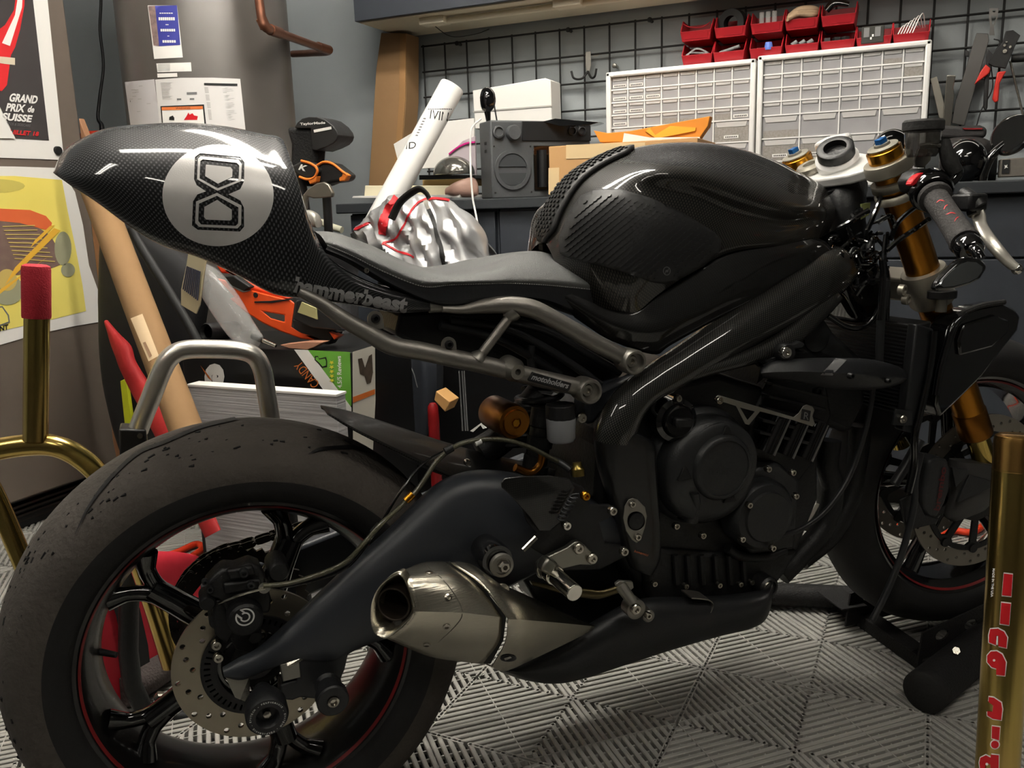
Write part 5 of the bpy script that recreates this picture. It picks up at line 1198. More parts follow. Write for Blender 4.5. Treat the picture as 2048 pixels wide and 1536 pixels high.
# ---- water heater
ht_ = thing('water_heater', 'tall grey cylindrical water heater covered with paper notices', 'water heater')
bm = nb(); HC = V(-1.976, 2.185, 0)
lathe(bm, [(.22, .0), (.25, .0), (.25, 1.95), (.235, 1.98), (.0, 1.99)], HC, (0, 0, 1), seg=96)
tk = finish('tank_shell', bm, pm('heater_grey', (76, 72, 68), .36, metal=.1, bump=(3, .08), var=.08), ht_, smooth=50); htr = bvh(tk)
def hd(name, pts, mat, off=.0012, step=12, par=None): return decal(name, [pts], htr, mat, par or ht_, off, step, bike=False)
def z4(x, y): return (230+x*.14975, 20+y*.14975)
q4 = lambda L: [z4(*p) for p in L]
lb = hd('instruction_label', q4([(440, -60), (830, -60), (908, 635), (527, 655)]), M_paper)
hd('label_print', q4([(540, -55), (830, -60), (875, 468), (595, 485)]), pm('label_blue', (52, 56, 140), .5), .0018, 12, lb)
hd('label_print', q4([(450, -50), (540, -55), (595, 485), (520, 475)]), pm('label_pinkgrey', (168, 140, 134), .6, rgb2=(60, 56, 54), vs=90), .0018, 12, lb)
for y, x0, x1, h in ((45, 600, 780, 12), (120, 588, 806, 40), (198, 680, 730, 10), (272, 614, 812, 34), (350, 705, 735, 10), (422, 640, 820, 34)):
    n_ = max(1, int((x1-x0)/26))
    for q in range(n_): hd('printed_word', q4([(x0+(x1-x0)*q/n_, y-h/2), (x0+(x1-x0)*(q+.8)/n_, y-h/2), (x0+(x1-x0)*(q+.8)/n_+2, y+h/2), (x0+(x1-x0)*q/n_+2, y+h/2)]), M_paper, .0024, None, lb)
hd('rating_label', q4([(555, 715), (1015, 700), (1025, 820), (570, 832)]), M_paper); hd('rating_label', q4([(568, 850), (832, 842), (836, 892), (572, 903)]), M_paper)
lw = hd('wiring_diagram', q4([(135, 962), (530, 925), (592, 1450), (588, 1560), (215, 1560)]), pm('paper_grey', (196, 194, 196), .7))
l1 = hd('large_notice', q4([(540, 930), (880, 906), (1300, 904), (1670, 920), (1730, 1500), (1740, 1600), (600, 1600)]), pm('notice_paper', (214, 212, 210), .6))
l2 = hd('warning_sign', q4([(612, 1285), (1190, 1262), (1222, 1560), (640, 1600)]), M_ink, .002, 12, l1); hd('sign_field', q4([(632, 1300), (1172, 1285), (1200, 1560), (655, 1600)]), M_paper, .0026, 12, l1)
hd('sign_header', q4([(632, 1300), (1172, 1285), (1176, 1325), (636, 1342)]), pm('label_orange', (226, 122, 62), .5), .0032, 12, l1)
wl = pixtext('sign_lettering', 'WARNING', z4(820, 1328), z4(1010, 1320), 3.6, htr, M_ink, l1, off=.004, bike_=False)
hd('flame_picture', q4([(925, 1470), (960, 1420), (985, 1370), (1000, 1400), (1040, 1380), (1060, 1410), (1110, 1420), (1100, 1470)]), M_red, .0034, None, l1)
hd('can_picture', q4([(730, 1470), (735, 1430), (780, 1410), (800, 1440), (800, 1475)]), M_ink, .0034, None, l1)
hd('notice_header', q4([(1190, 975), (1632, 985), (1632, 1016), (1190, 1006)]), M_ink, .002, 12, l1)
for k in range(22):
    y = 1035+k*20
    if k in (4, 9, 14): continue
    hd('printed_line', q4([(1195+k*3, y), (1600+k*3-random.uniform(0, 120), y+4), (1600+k*3-120, y+14), (1195+k*3, y+10)]), pm('print_grey', (172, 170, 168), .7), .002, None, l1)
for k in range(13): hd('printed_line', q4([(615+k*2, 970+k*18), (740+random.uniform(-40, 60), 968+k*18), (740, 975+k*18), (615+k*2, 977+k*18)]), pm('print_grey', (172, 170, 168)), .002, None, l1)
hd('barcode', q4([(830, 1182), (1060, 1178), (1060, 1202), (832, 1206)]), M_grey, .002, None, l1); hd('rating_mark', q4([(960, 1100), (1095, 1096), (1097, 1128), (962, 1132)]), M_grey, .002, None, l1)
for k in range(5): hd('printed_line', q4([(580, 725+k*20), (740, 720+k*20), (740, 728+k*20), (580, 733+k*20)]), pm('print_grey', (172, 170, 168)), .002, None)
for k in range(10):
    x, y = 200+random.uniform(0, 260), 1000+random.uniform(0, 400); hd('printed_line', q4([(x, y), (x+50, y-3), (x+50, y+6), (x, y+10)]), pm('print_grey', (172, 170, 168)), .002, None, lw)
# copper pipe
bm = nb(); tube(bm, [DP(505, -90, 2.36), DP(518, 0, 2.38), DP(524, 42, 2.39), DP(530, 54, 2.4), DP(545, 61, 2.45), DP(600, 81, 2.72), DP(643, 96, 2.97), DP(656, 99, 3.02), DP(654, 104, 3.08), DP(625, 106, 3.2), DP(585, 108, 3.3)], .0125, 16, 6)
cp = thing('copper_pipe', 'bare copper water pipe elbowing out beside the grey water heater', 'pipe'); finish('pipe', bm, pm('copper', (138, 92, 72), .4, metal=.8, var=.4, vs=20), cp)
for a, b in (((522, 36, 2.39), (531, 56, 2.405)), ((540, 59, 2.43), (560, 66, 2.52)), ((636, 93, 2.94), (658, 100, 3.03))):
    bm = nb(); cyl(bm, DP(*a), DP(*b), .0155, seg=16); finish('fitting', bm, pm('copper', (138, 92, 72)), cp)
# wall cord
bm = nb(); tube(bm, [DP(u, v, 3.02) for u, v in ((198, -60), (202, 0), (200, 60), (207, 130), (200, 190), (196, 235), (203, 250), (205, 275))], [.005, .005, .005, .006, .011], 10, 6); o = finish('power_cord', bm, M_black); tag(o, 'black power cord hanging on the grey wall between refrigerator and heater', 'cord')
# ---- copper wall, wood strip, red case behind the tail
o = rpl('wooden_board', [(157, 236), (176, 285), (262, 860), (284, 990), (250, 1000), (225, 880), (205, 640)], 1.845, .02, pm('wood_strip', (146, 104, 74), .6, var=.2), None); tag(o, 'narrow wooden board leaning in the gap beside the refrigerator', 'board')
bm = nb(); prism(bm, [DP(171, 262, 2.78), DP(212, 260, 2.78), DP(216, 286, 2.78), DP(176, 287, 2.78)], V(-.1, .05, 0)); o = finish('red_case', bm, pm('orange_red', (206, 58, 34), .5), None, bevel=.004); tag(o, 'small red case on the shelf beneath the hanging power cord', 'case')
bxx_ = bxx('corner_shelf', -2.74, -2.32, 2.0, 2.3, 1.09, 1.115, M_wall, None); tag(bxx_, 'grey corner shelf under the red case behind the tail cowl', 'shelf')
# ---- kraft tube
bm = nb(); a, b = DP(188, 372, 2.15), DP(420, 985, 1.78); L_ = (b-a).length
kt = thing('mailing_tube', 'long brown cardboard mailing tube leaning behind the rear tyre', 'tube')
lathe(bm, [(.03, .0), (.0352, 0), (.0352, L_), (.03, L_)], a, b-a, seg=40, closed_prof=True); kb = finish('tube_body', bm, M_card, kt, smooth=50); kbv = bvh(kb)
decal('paper_label', [[(262, 637), (285, 628), (318, 712), (298, 723)]], kbv, pm('label_tan', (214, 188, 150), .7), kt, .0012, 10, bike=False)
decal('barcode', [[(287, 686), (292, 684), (305, 712), (300, 716)]], kbv, pm('print_brown', (150, 118, 90), .7), kt, .002, None, bike=False)
# ---- red umbrella
bm = nb(); blade(bm, [(212, 640, 215, 652, 1.66, .008), (236, 668, 226, 690, 1.65, .014), (258, 692, 236, 716, 1.64, .018), (268, 724, 246, 742, 1.63, .018), (300, 775, 272, 795, 1.62, .018), (345, 850, 312, 868, 1.54, .018), (440, 1060, 412, 1075, 1.42, .01)], RY, seg=14)
o = finish('umbrella', bm, pm('red_cloth', (168, 28, 30), .7, bump=(40, .4), var=.2), None, smooth=60); tag(o, 'folded red umbrella slanting beside the brown mailing tube', 'umbrella')
o = rpl('yellow_folder', [(240, 762), (252, 757), (262, 830), (296, 1120), (282, 1122), (250, 860)], 1.7, .01, pm('lime_yellow', (206, 214, 40), .6), None); tag(o, 'lime yellow folder edge behind the red umbrella', 'folder')
# ---- dark luggage under the tail
bm = nb(); blade(bm, [(212, 440, 205, 640, 1.79, .02), (240, 430, 232, 800, 1.79, .06), (290, 440, 270, 930, 1.79, .07), (340, 480, 310, 960, 1.79, .07), (385, 520, 335, 960, 1.79, .06), (418, 560, 350, 940, 1.79, .02)], RY, seg=22, ex=3.2)
o = finish('duffel_bag', bm, pm('black_cloth', (26, 26, 28), .75, bump=(12, .5), var=.2), None, smooth=60); tag(o, 'large black bag standing behind the mailing tube under the tail', 'bag')
bm = nb(); tube(bm, [RY(u, v, 1.7) for u, v in ((262, 455), (280, 490), (330, 570), (372, 640), (400, 690))], .012, 10, 6, flat=.5); o2 = finish('strap', bm, M_ink, o); o2.matrix_parent_inverse = Matrix()
# ---- stainless hoop stand
hs = thing('steel_hoop_stand', 'polished steel tube hoop rising from a black block behind the rear tyre', 'stand')
hp = [B(u, v, .35) for u, v in ((276, 862), (284, 840), (300, 800), (322, 745), (340, 715), (368, 700), (420, 698), (478, 701), (508, 712), (524, 738), (532, 780), (540, 830), (552, 900), (570, 990))]
bm = nb(); tube(bm, [tor(p) for p in hp], .0165, 20, 7); finish('hoop', bm, M_steel, hs, smooth=60)
bm = nb(); prism(bm, [tor(B(u, v, .33)) for u, v in ((238, 858), (292, 860), (300, 960), (240, 960))], tor(V(0, .05, 0))-tor(V())); blk = finish('clamp_block', bm, M_black, hs, bevel=.003)
bm = nb(); c = tor(B(280, 871, .328)); cyl(bm, c, c+(tor(V(0, -.004, 0))-tor(V())), .0045, seg=12); finish('block_screw', bm, M_bolt, blk)
bm = nb(); tube(bm, [tor(p) for p in (B(270, 950, .36), V(-.18, .36, .03), V(.1, .36, .03), B(570, 985, .35))], .017, 16, 6); finish('base_tube', bm, M_dark, hs)
# ---- gold stands
M_zinc = pm('zinc_gold', (206, 168, 106), .22, metal=1., rgb2=(180, 168, 88), vs=6)  # zinc plating; greenish second tone paints in its green highlight
ps = thing('paddock_stand', 'gold paddock stand with a red foam handle behind the rear tyre', 'stand')
W = lambda u, v, y: tor(B(u, v, y))
bm = nb(); tube(bm, [W(-150, 935, .24), W(-60, 912, .23), W(0, 898, .22), (W(60, 890, .21)), W(110, 892, .2), W(155, 912, .2), W(198, 950, .2), W(238, 1010, .2), W(268, 1090, .2), W(292, 1160, .2), W(318, 1240, .2), W(345, 1330, .2)], .0165, 18, 7); finish('cross_tube', bm, M_zinc, ps, smooth=60)
bm = nb(); tube(bm, [W(-60, 915, .23), W(-28, 960, .23), W(0, 1015, .23), W(40, 1110, .23), W(80, 1210, .23)], .015, 16, 6); finish('leg', bm, M_zinc, ps, smooth=60)
bm = nb(); cyl(bm, W(74, 620, .2), W(71, 880, .2), .0172, seg=30); finish('handle_post', bm, M_zinc, ps)
bm = nb(); a, b = W(72, 528, .2), W(73, 636, .2); ax = b-a; L_ = ax.length
lathe(bm, [(0, 0), (.014, .0005), (.0185, .003), (.0195, .008), (.0195, L_-.003), (.019, L_), (.015, L_)], a, ax, seg=36); finish('foam_handle', bm, pm('red_foam', (184, 40, 54), .8, bump=(400, .4)), ps)['label'] = 'red foam handle'
fp_ = thing('stand_post', 'gold stand post with red Pit Bull lettering at the right edge', 'stand')
T0, T1 = DP(2034, 868, 1.09), DP(1990, 1620, 1.13); dd_ = (T1-T0).normalized(); T2 = T1+dd_*((T1.z-.004)/-dd_.z); L_ = (T2-T0).length
bm = nb(); lathe(bm, [(0, 0), (.0205, .0), (.0245, .003), (.026, .009), (.026, .045), (.0265, .047)], T0, dd_, seg=48); finish('post_cap', bm, pm('gold_cap', (190, 146, 84), .25, metal=1.), fp_)
bm = nb(); lathe(bm, [(.0262, .045), (.0262, L_), (.0, L_)], T0, dd_, seg=64); pt_ = finish('post_tube', bm, M_zinc, fp_); ptb = bvh(pt_)
bm = nb(); cyl(bm, T2-dd_*.006, T2, .05, seg=32); finish('foot_plate', bm, M_zinc, fp_)
z8 = lambda x, y: (1930+x/3.525, 1100+y/3.525)
PB = [[(275, 165), (335, 172), (325, 325), (262, 318)], [(257, 370), (322, 378), (310, 528), (247, 518)],
      [(182, 557), (235, 553), (275, 575), (297, 615), (291, 690), (236, 676), (238, 604), (222, 602), (220, 670), (172, 650), (172, 600)],
      [(185, 715), (225, 712), (262, 735), (288, 790), (280, 885), (222, 878), (222, 835), (190, 825), (160, 790), (160, 745)],
      [(170, 1035), (205, 1040), (255, 1075), (262, 1120), (255, 1198), (197, 1188), (160, 1165), (160, 1135), (195, 1140), (200, 1095), (168, 1070)],
      [(192, 1240), (247, 1248), (240, 1340), (190, 1325)], circ(212, 1370, 27, 16), [(105, 1500), (112, 1465), (150, 1445), (182, 1462), (184, 1440), (238, 1445), (235, 1600), (185, 1600), (180, 1510), (150, 1500), (140, 1560), (112, 1560)]]
for L in PB:
    cx_ = sum(p[0] for p in L)/len(L); cy_ = sum(p[1] for p in L)/len(L)
    big = []
    for x, y in L: d = math.hypot(x-cx_, y-cy_); big.append((x+(x-cx_)/d*8, y+(y-cy_)/d*8))
    decal('letter_outline', [[z8(*p) for p in big]], ptb, M_paper, pt_, .0004, 5, bike=False); decal('red_letter', [[z8(*p) for p in L]], ptb, M_red, pt_, .0009, 5, bike=False)
for L in ([(226, 605), (236, 606), (234, 668), (222, 666)], circ(208, 776, 9, 12), circ(158, 1508, 10, 12)): decal('letter_outline', [[z8(*p) for p in L]], ptb, M_paper, pt_, .0013, None, bike=False)
pixtext('origin_lettering', 'MADE IN THE USA', (1986, 1137), (1982, 1194), 4, ptb, M_paper, pt_, bike_=False, off=.0006, rotv=(4.6, 0), bold=.02)
# ---- black printed carton and white carton under the tail
YB = 1.6; q = lambda u, v, y=YB: RY(u, v, y)
bxs = thing('printed_carton', 'black carton with white letter e, orange lettering and green review panel', 'box')
tl, tr = RY(362, 696, YB), RY(703, 705, YB); ZT = tr.z; X0, X1 = tl.x, tr.x
M_bc = pm('carton_black', (18, 18, 19), .35, bump=(10, .1)); bxx('carton', X0, X1, YB, YB+.26, .0, ZT, M_bc, bxs, .002)
def fq(name, L, mat, y=YB-.0012, par=None, sm=0): 
    bm = nb(); sheet(bm, [L], lambda a, b, s: RY(a, b, y+(.0005 if s else 0)), 0); return finish(name, bm, mat, par, smooth=sm)
M_gn = pm('carton_green', (106, 172, 62), .45)
fq('green_panel', [(615, 700), (700, 704), (703, 800), (703, 812), (695, 810)], M_gn, par=bxs)
fq('white_band', [(588, 699), (616, 700), (703, 815), (703, 850), (694, 845)], M_paper, YB-.0014, bxs)
fq('orange_slash', [(400, 730), (418, 752), (424, 762), (416, 756)], pm('carton_orange', (206, 110, 44), .5), YB-.0022, bxs)
def yt(name, s, a, b, up, mat, par, y=YB-.002, **k): return textquad(name, s, RY(*a, y), RY(*b, y), RY(a[0]+up[0], a[1]+up[1], y), mat, par, **k)
yt('letter_e', 'e', (409, 727), (409, 778), (40, 0), M_paper, bxs, bold=.07)
yt('carton_lettering', 'CANDY', (640, 767), (601, 721), (-14, 11), pm('carton_orange', (206, 110, 44)), bxs); yt('carton_lettering', 'L', (652, 781), (644, 771), (-13, 11), M_paper, bxs)
yt('review_lettering', '4.5/5 Reviews', (684, 776), (682, 712), (-9, 0), M_paper, bxs, bold=.02)
for k in range(5): fq('star', [(664-k*.2+6*math.sin(a)*(1 if i % 2 == 0 else .42), 761-k*9+4.6*math.cos(a)*(1 if i % 2 == 0 else .42)) for i, a in enumerate([PI*j/5 for j in range(10)])], pm('star_yellow', (222, 214, 60), .5), YB-.002, bxs)
fq('thumb_picture', [(630, 712), (636, 712), (638, 717), (652, 714), (654, 722), (654, 734), (644, 736), (636, 727), (629, 720)], M_ink, YB-.002, bxs); fq('thumb_picture', [(632, 714), (636, 714), (638, 719), (650, 717), (652, 722), (652, 731), (645, 733), (638, 725), (631, 719)], M_gn, YB-.0026, bxs)
XS = X1+.001
def sd(name, pts, mat, lift=.0006): bm = nb(); sheet(bm, [pts], lambda a, b, s: RX(a, b, XS+lift+(.0004 if s else 0)), 0); return finish(name, bm, mat, bxs, smooth=0)
sd('side_print', [(705, 704), (750, 690), (751, 800), (746, 900), (706, 900)], pm('carton_side', (206, 202, 190), .6)); sd('orange_stripe', [(706, 794), (750, 778), (750, 788), (706, 806)], pm('carton_orange', (206, 110, 44)), .0014)
sd('product_picture', [(716, 718), (724, 716), (730, 735), (738, 712), (744, 708), (746, 745), (742, 765), (734, 768), (729, 752), (720, 748)], pm('photo_brown', (92, 78, 64), .6, rgb2=(30, 28, 26), vs=60), .0014)
wc = thing('white_carton', 'white corrugated carton standing in front of the black printed carton', 'box')
YC = 1.5; tl, tr = RY(378, 781, YC), RY(672, 794, YC)
bxx('carton', tl.x, tr.x, YC, YC+.035, 0, tr.z, pm('corrugated_white', (178, 177, 178), .7, bump=(3, .6), aniso=(1, 1, 60)), wc, .001); bxx('top_flap', tl.x-.002, tr.x+.002, YC-.002, YC+.037, tr.z, tr.z+.006, M_paper, wc, .001)
# ---- things on the black carton
ob = thing('neck_brace', 'orange plastic neck brace with black pads lying on the black carton', 'neck brace')
M_or = pm('bright_orange', (238, 84, 30), .4)
y_ = YB+.06
z2 = lambda x, y: (330+x*.21, 480+y*.21)
def zz(L, *d): return [z2(*p)+tuple(d) for p in L]
rpl('upper_shell', zz([(470, 205), (560, 260), (600, 265), (670, 300), (760, 340), (860, 440), (1000, 480), (1060, 490), (1180, 560), (1000, 580), (850, 590), (800, 470), (700, 370), (640, 320), (530, 320), (490, 260)]), y_+.03, .03, pm('deep_orange', (214, 66, 28), .4), ob, .006)
bm = nb(); sheet(bm, [zz([(500, 365), (570, 380), (640, 450), (740, 500), (830, 480), (980, 520), (1200, 575), (1235, 600), (1215, 760), (1205, 830), (1300, 880), (1480, 935), (1470, 965), (1300, 940), (1100, 870), (930, 790), (760, 680), (620, 560), (660, 545)]), zz([(930, 680), (1140, 715), (1140, 780), (1010, 745)])], lambda a, b, s: RY(a, b, y_+(.02 if s else 0)), 0); finish('lower_shell', bm, M_or, ob, smooth=20, bevel=.003)
rpl('pad', zz([(560, 345), (650, 340), (810, 450), (750, 490), (640, 440), (590, 410)]), y_-.01, .02, M_ink, ob, .003)
bm = nb(); c = RY(*z2(860, 525), y_-.002); cyl(bm, c, c+V(0, .01, 0), .0065, seg=16); finish('push_rivet', bm, M_ink, ob)
rpl('slot', zz([(850, 585), (1000, 580), (1180, 560), (1185, 572), (1020, 600), (850, 598)]), y_-.003, .004, M_ink, ob, .0005)
rpl('orange_tip', zz([(1560, 875), (1660, 915), (1610, 950)]), y_-.012, .02, M_or, ob, .001); rpl('pad', zz([(1200, 750), (1380, 770), (1640, 880), (1560, 1000), (1480, 990), (1300, 910), (1220, 850)]), y_+.0, .03, M_ink, ob, .004)
gd_ = thing('gauge_box', 'black boxy gauge with a pale display window held in the orange brace', 'gauge')
rpl('case', zz([(1240, 580), (1300, 560), (1480, 640), (1640, 760), (1700, 870), (1600, 860), (1400, 840), (1220, 760)]), y_-.03, .04, M_satin, gd_, .004); rpl('display', zz([(1300, 590), (1440, 650), (1450, 760), (1260, 690)]), y_-.034, .004, pm('display_pale', (176, 172, 120), .5), gd_, .001)
o = rpl('photo_card', zz([(1095, 1000), (1340, 970), (1500, 975), (1420, 1020), (1350, 1045), (1180, 1030)]), YB+.0, .03, pm('card_copper', (172, 124, 100), .4), None, .001); tag(o, 'small coppery card lying on the front edge of the black carton', 'card')
bm = nb(); blade(bm, [(395, 520, 392, 560, YB-.02, .02), (430, 540, 415, 600, YB-.02, .03), (470, 590, 440, 640, YB-.02, .03), (500, 640, 470, 680, YB-.02, .025), (525, 672, 505, 705, YB-.02, .01)], RY, seg=14)
M_film = pm('clear_film', (214, 214, 212), .18, alpha=.3, bump=(24, .9), coat=.5); o = finish('plastic_bag', bm, M_film, None, smooth=60); tag(o, 'crumpled clear plastic bag hanging beside the orange brace', 'plastic bag')
bl = thing('blister_pack', 'clear blister pack of dark blue ties hanging beneath the tail cowl', 'package'); 
rpl('backing', zz([(225, 90), (392, 170), (330, 620), (295, 705), (150, 620), (152, 470), (200, 250)]), YB-.06, .004, pm('pack_cream', (190, 180, 148), .4, var=.2, coat=.6), bl, .001)
bm = nb()
for k in range(9):
    a, b = z2(212+k*15, 250+k*6), z2(172+k*17, 470+k*13); p, r = RY(*a, YB-.064), RY(*b, YB-.064); cyl(bm, p, r, .0017, seg=6)
finish('cable_ties', bm, pm('tie_blue', (62, 66, 84), .5), bl)['kind'] = 'stuff'
bm = nb(); a, b = RY(412, 664, YB+.0), RY(470, 660, YB+.1); lathe(bm, [(.016, .01), (.02, 0), (.022, .004), (.022, (b-a).length), (0, (b-a).length)], a, b-a, seg=24); o = finish('black_tube', bm, M_black, None); tag(o, 'short open black rubber tube lying left on the carton', 'tube')
mk = thing('marker_pen', 'black marker with a metal tip lying in front of the orange brace', 'pen'); a, b = RY(505, 672, YB-.01), RY(552, 692, YB-.01); m1 = a.lerp(b, .45)
bm = nb(); cyl(bm, a, m1, .007, seg=14); finish('barrel', bm, M_black, mk); bm = nb(); cyl(bm, m1, b, .0055, .004, 14); finish('tip', bm, M_bolt, mk)
# ---- dark clothes and case behind the subframe
bm = nb(); blade(bm, [(742, 690, 738, 905, 2.06, .02), (775, 690, 775, 915, 2.04, .05), (800, 690, 810, 915, 2.08, .03), (830, 695, 838, 890, 2.03, .05), (855, 700, 862, 850, 2.08, .03), (880, 705, 880, 790, 2.06, .02)], RY, seg=20, ex=3)
jk = thing('denim_jacket', 'dark navy work clothes hanging behind the bare metal subframe', 'clothes'); o = finish('cloth', bm, pm('navy_cloth', (38, 42, 50), .85, bump=(14, .8), var=.3), jk, smooth=60)
bm = nb(); tube(bm, [RY(792, 708, 1.99), RY(822, 735, 1.98), RY(835, 775, 1.985)], .0015, 6, 5); finish('seam', bm, M_grey, jk)
bk_ = thing('striped_case', 'black case with thin white stripes seen under the subframe', 'case')
p0, p1 = RY(862, 700, 2.15), RY(1160, 740, 2.15)
bm = nb(); prism(bm, [p0, p1, V(p1.x, 2.15, 0), V(p0.x, 2.15, 0)], V(0, .1, 0)); finish('panel', bm, M_bc, bk_, bevel=.004)
for u in (917, 923, 927): rpl('white_stripe', [(u, 742), (u+1.6, 742), (u+9, 862), (u+7, 862)], 2.147, .003, M_grey, bk_, 0)
for L in ([(940, 862), (962, 846), (973, 856), (966, 858), (961, 850), (946, 864)], [(958, 872), (978, 866), (980, 878), (962, 880)], [(982, 862), (992, 864), (992, 876), (984, 876)]): rpl('white_mark', L, 2.147, .003, M_paper, bk_, 0)
o = rpl('wood_block', [(872, 782), (900, 804), (890, 824), (868, 800)], 1.8, .05, pm('pale_wood', (196, 150, 92), .6, var=.2), None); tag(o, 'pale wooden block end beneath the subframe tube', 'wood block')
bm = nb(); c = RY(866, 815, 1.8); lathe(bm, [(0, -.012), (.008, -.011), (.013, -.003), (.014, .02), (.014, c.z), (0, c.z)], c, (0, 0, -1), seg=20); o = finish('red_pole', bm, pm('dark_red', (120, 16, 20), .35), None); tag(o, 'slim dark red pole with a rounded top standing beneath the pale wooden block', 'pole')
# ---- red duffel behind the wheel
rd = thing('red_duffel', 'red duffel bag with a wide black strap behind the rear wheel', 'bag')
bm = nb(); blade(bm, [(150, 1180, 160, 1420, .44, .02), (200, 1130, 205, 1440, .44, .1), (260, 1120, 262, 1420, .46, .13), (330, 1130, 335, 1400, .5, .13), (380, 1150, 385, 1330, .54, .1), (410, 1190, 410, 1260, .56, .02)], lambda u, v, y: tor(B(u, v, y)), seg=22, ex=3)
rb_o = finish('bag_body', bm, pm('red_nylon', (196, 30, 50), .7, bump=(16, .4), var=.2), rd, smooth=60); rbt = bvh(rb_o)
decal('black_strap', [[(222, 1165), (252, 1178), (275, 1215), (292, 1290), (296, 1330), (246, 1362), (240, 1290), (228, 1230), (216, 1195)]], rbt, M_ink, rd, .006, 12, bike=False)
bm = nb(); a, b = tor(B(240, 1392, .42)), tor(B(330, 1340, .5)); lathe(bm, [(0, 0), (.03, 0), (.035, .01), (.035, .2), (0, .21)], V(a.x, a.y, .036), V(b.x-a.x, b.y-a.y, 0), seg=22); o = finish('rolled_mat', bm, pm('mat_grey', (78, 70, 68), .9, bump=(200, .6)), None); tag(o, 'rolled grey mat on the floor in front of the red duffel', 'mat')
M_oc = pm('orange_cable', (240, 70, 36), .45)
for nm, P, lb in (('extension_cord', [(1700, 1040), (1765, 1030), (1800, 1050), (1860, 1080), (1905, 1062), (1945, 1064), (1975, 1044), (1990, 1030)], 'orange extension cord on the floor seen through the front wheel'), ('orange_hose', [(300, 1120), (352, 1105), (392, 1088), (404, 1098), (380, 1120), (440, 1128), (490, 1100), (505, 1112)], 'orange hose loops on the floor behind the rear wheel')):
    bm = nb(); tube(bm, [RZ(u, v, .012) for u, v in P], .009, 10, 6); tag(finish(nm, bm, M_oc), lb, 'cord')
# ---- golf clubs
gb = thing('golf_bag', 'black golf bag standing behind the tail cowl', 'golf bag')
gc_ = DP(640, 470, 2.35); bm = nb(); lathe(bm, [(0, 0), (.09, 0), (.095, .02), (.09, .1), (.09, .7), (.1, .76), (.1, .8), (.095, .8), (.09, .7), (0, .68)], V(gc_.x, gc_.y, 0), (0, 0, 1), seg=36); finish('bag_tube', bm, pm('bag_black', (22, 22, 24), .6, bump=(40, .3)), gb)
M_cov = pm('cover_black', (28, 28, 28), .55, bump=(60, .2)); z3 = lambda x, y: (560+x*.1693, 220+y*.1693)
YG = gc_.y
def club(name, lab): return thing(name, lab, 'golf club')
def z3b(L, d, t): return [z3(a, b)+z3(c, e)+(d, t) for a, b, c, e in L]
g1 = club('driver_club', 'golf driver in a black headcover with white lettering')
bm = nb(); prism(bm, [RY(*z3(*p), YG-.04) for p in [(175, 200), (200, 150), (260, 100), (340, 80), (430, 82), (530, 112), (620, 182), (672, 250), (686, 300), (670, 350), (630, 395), (540, 440), (430, 480), (380, 470), (360, 215), (175, 215)]], V(0, .075, 0)); hd1 = finish('headcover', bm, M_cov, g1, bevel=.02, bseg=5); h1b = bvh(hd1)
bm = nb(); prism(bm, [RY(*z3(*p), YG-.035) for p in [(55, 195), (385, 212), (410, 300), (428, 480), (415, 650), (380, 900), (170, 900), (108, 640), (115, 400)]], V(0, .05, 0)); finish('cover_sock', bm, pm('sock_black', (18, 18, 18), .9, bump=(200, .5)), g1, bevel=.014, bseg=3)
pixtext('cover_lettering', 'TaylorMade', z3(240, 190), z3(538, 172), 6.5, h1b, M_paper, g1, bold=.03, bike_=False)
decal('white_band', [[z3(402, 235), z3(610, 195), z3(615, 228), z3(408, 268)]], h1b, M_paper, g1, .002, 6, bike=False)
bm = nb(); cyl(bm, RY(*z3(280, 880), YG+.02), V(gc_.x-.03, gc_.y, .3), .006, seg=10); finish('shaft', bm, M_bolt, g1)
for i, (outl, cen, lt) in enumerate((([(135, 660), (250, 600), (340, 625), (420, 670), (440, 730), (400, 800), (320, 820), (230, 790), (140, 720)], (290, 720), 1), ([(430, 660), (520, 615), (620, 635), (740, 730), (790, 770), (760, 830), (700, 850), (600, 860), (500, 900), (440, 860), (420, 760)], (580, 750), 0))):
    g2 = club('fairway_club', ('golf wood in an orange piped headcover marked with a letter, left of its pair', 'golf wood in an orange piped black headcover, right of its pair')[i]); yy = YG-.05-.02*(1-i)
    bm = nb(); prism(bm, [RY(*z3(*p), yy) for p in outl], V(0, .05, 0)); finish('headcover', bm, M_cov, g2, bevel=.012, bseg=4)
    bm = nb(); tube(bm, [RY(*z3(*p), yy-.001) for p in (outl[1:8] if i == 0 else outl[0:6])], .0035, 8, 5); finish('orange_piping', bm, pm('piping_orange', (220, 118, 40), .5), g2)
    tip = [(330, 830), (400, 800), (430, 780), (420, 850), (350, 878)] if i == 0 else [(740, 735), (795, 770), (765, 835), (700, 845), (695, 800), (730, 780)]
    bm = nb(); prism(bm, [RY(*z3(*p), yy-.003) for p in tip], V(0, .02, 0)); finish('orange_tab', bm, pm('piping_orange', (220, 118, 40)), g2, bevel=.002)
    if lt: textquad('cover_lettering', 'K', RY(*z3(215, 705), yy-.002), RY(*z3(300, 725), yy-.002), RY(*z3(250, 640), yy-.002), M_paper, g2, bold=.04)
    bm = nb(); cyl(bm, RY(*z3(cen[0]-40, cen[1]+60), yy+.03), V(gc_.x+.02*i, gc_.y, .35), .012, seg=12); finish('neck', bm, M_cov, g2)
g3 = club('iron_club', 'bare grey golf iron head below the headcovers'); yy = YG-.09
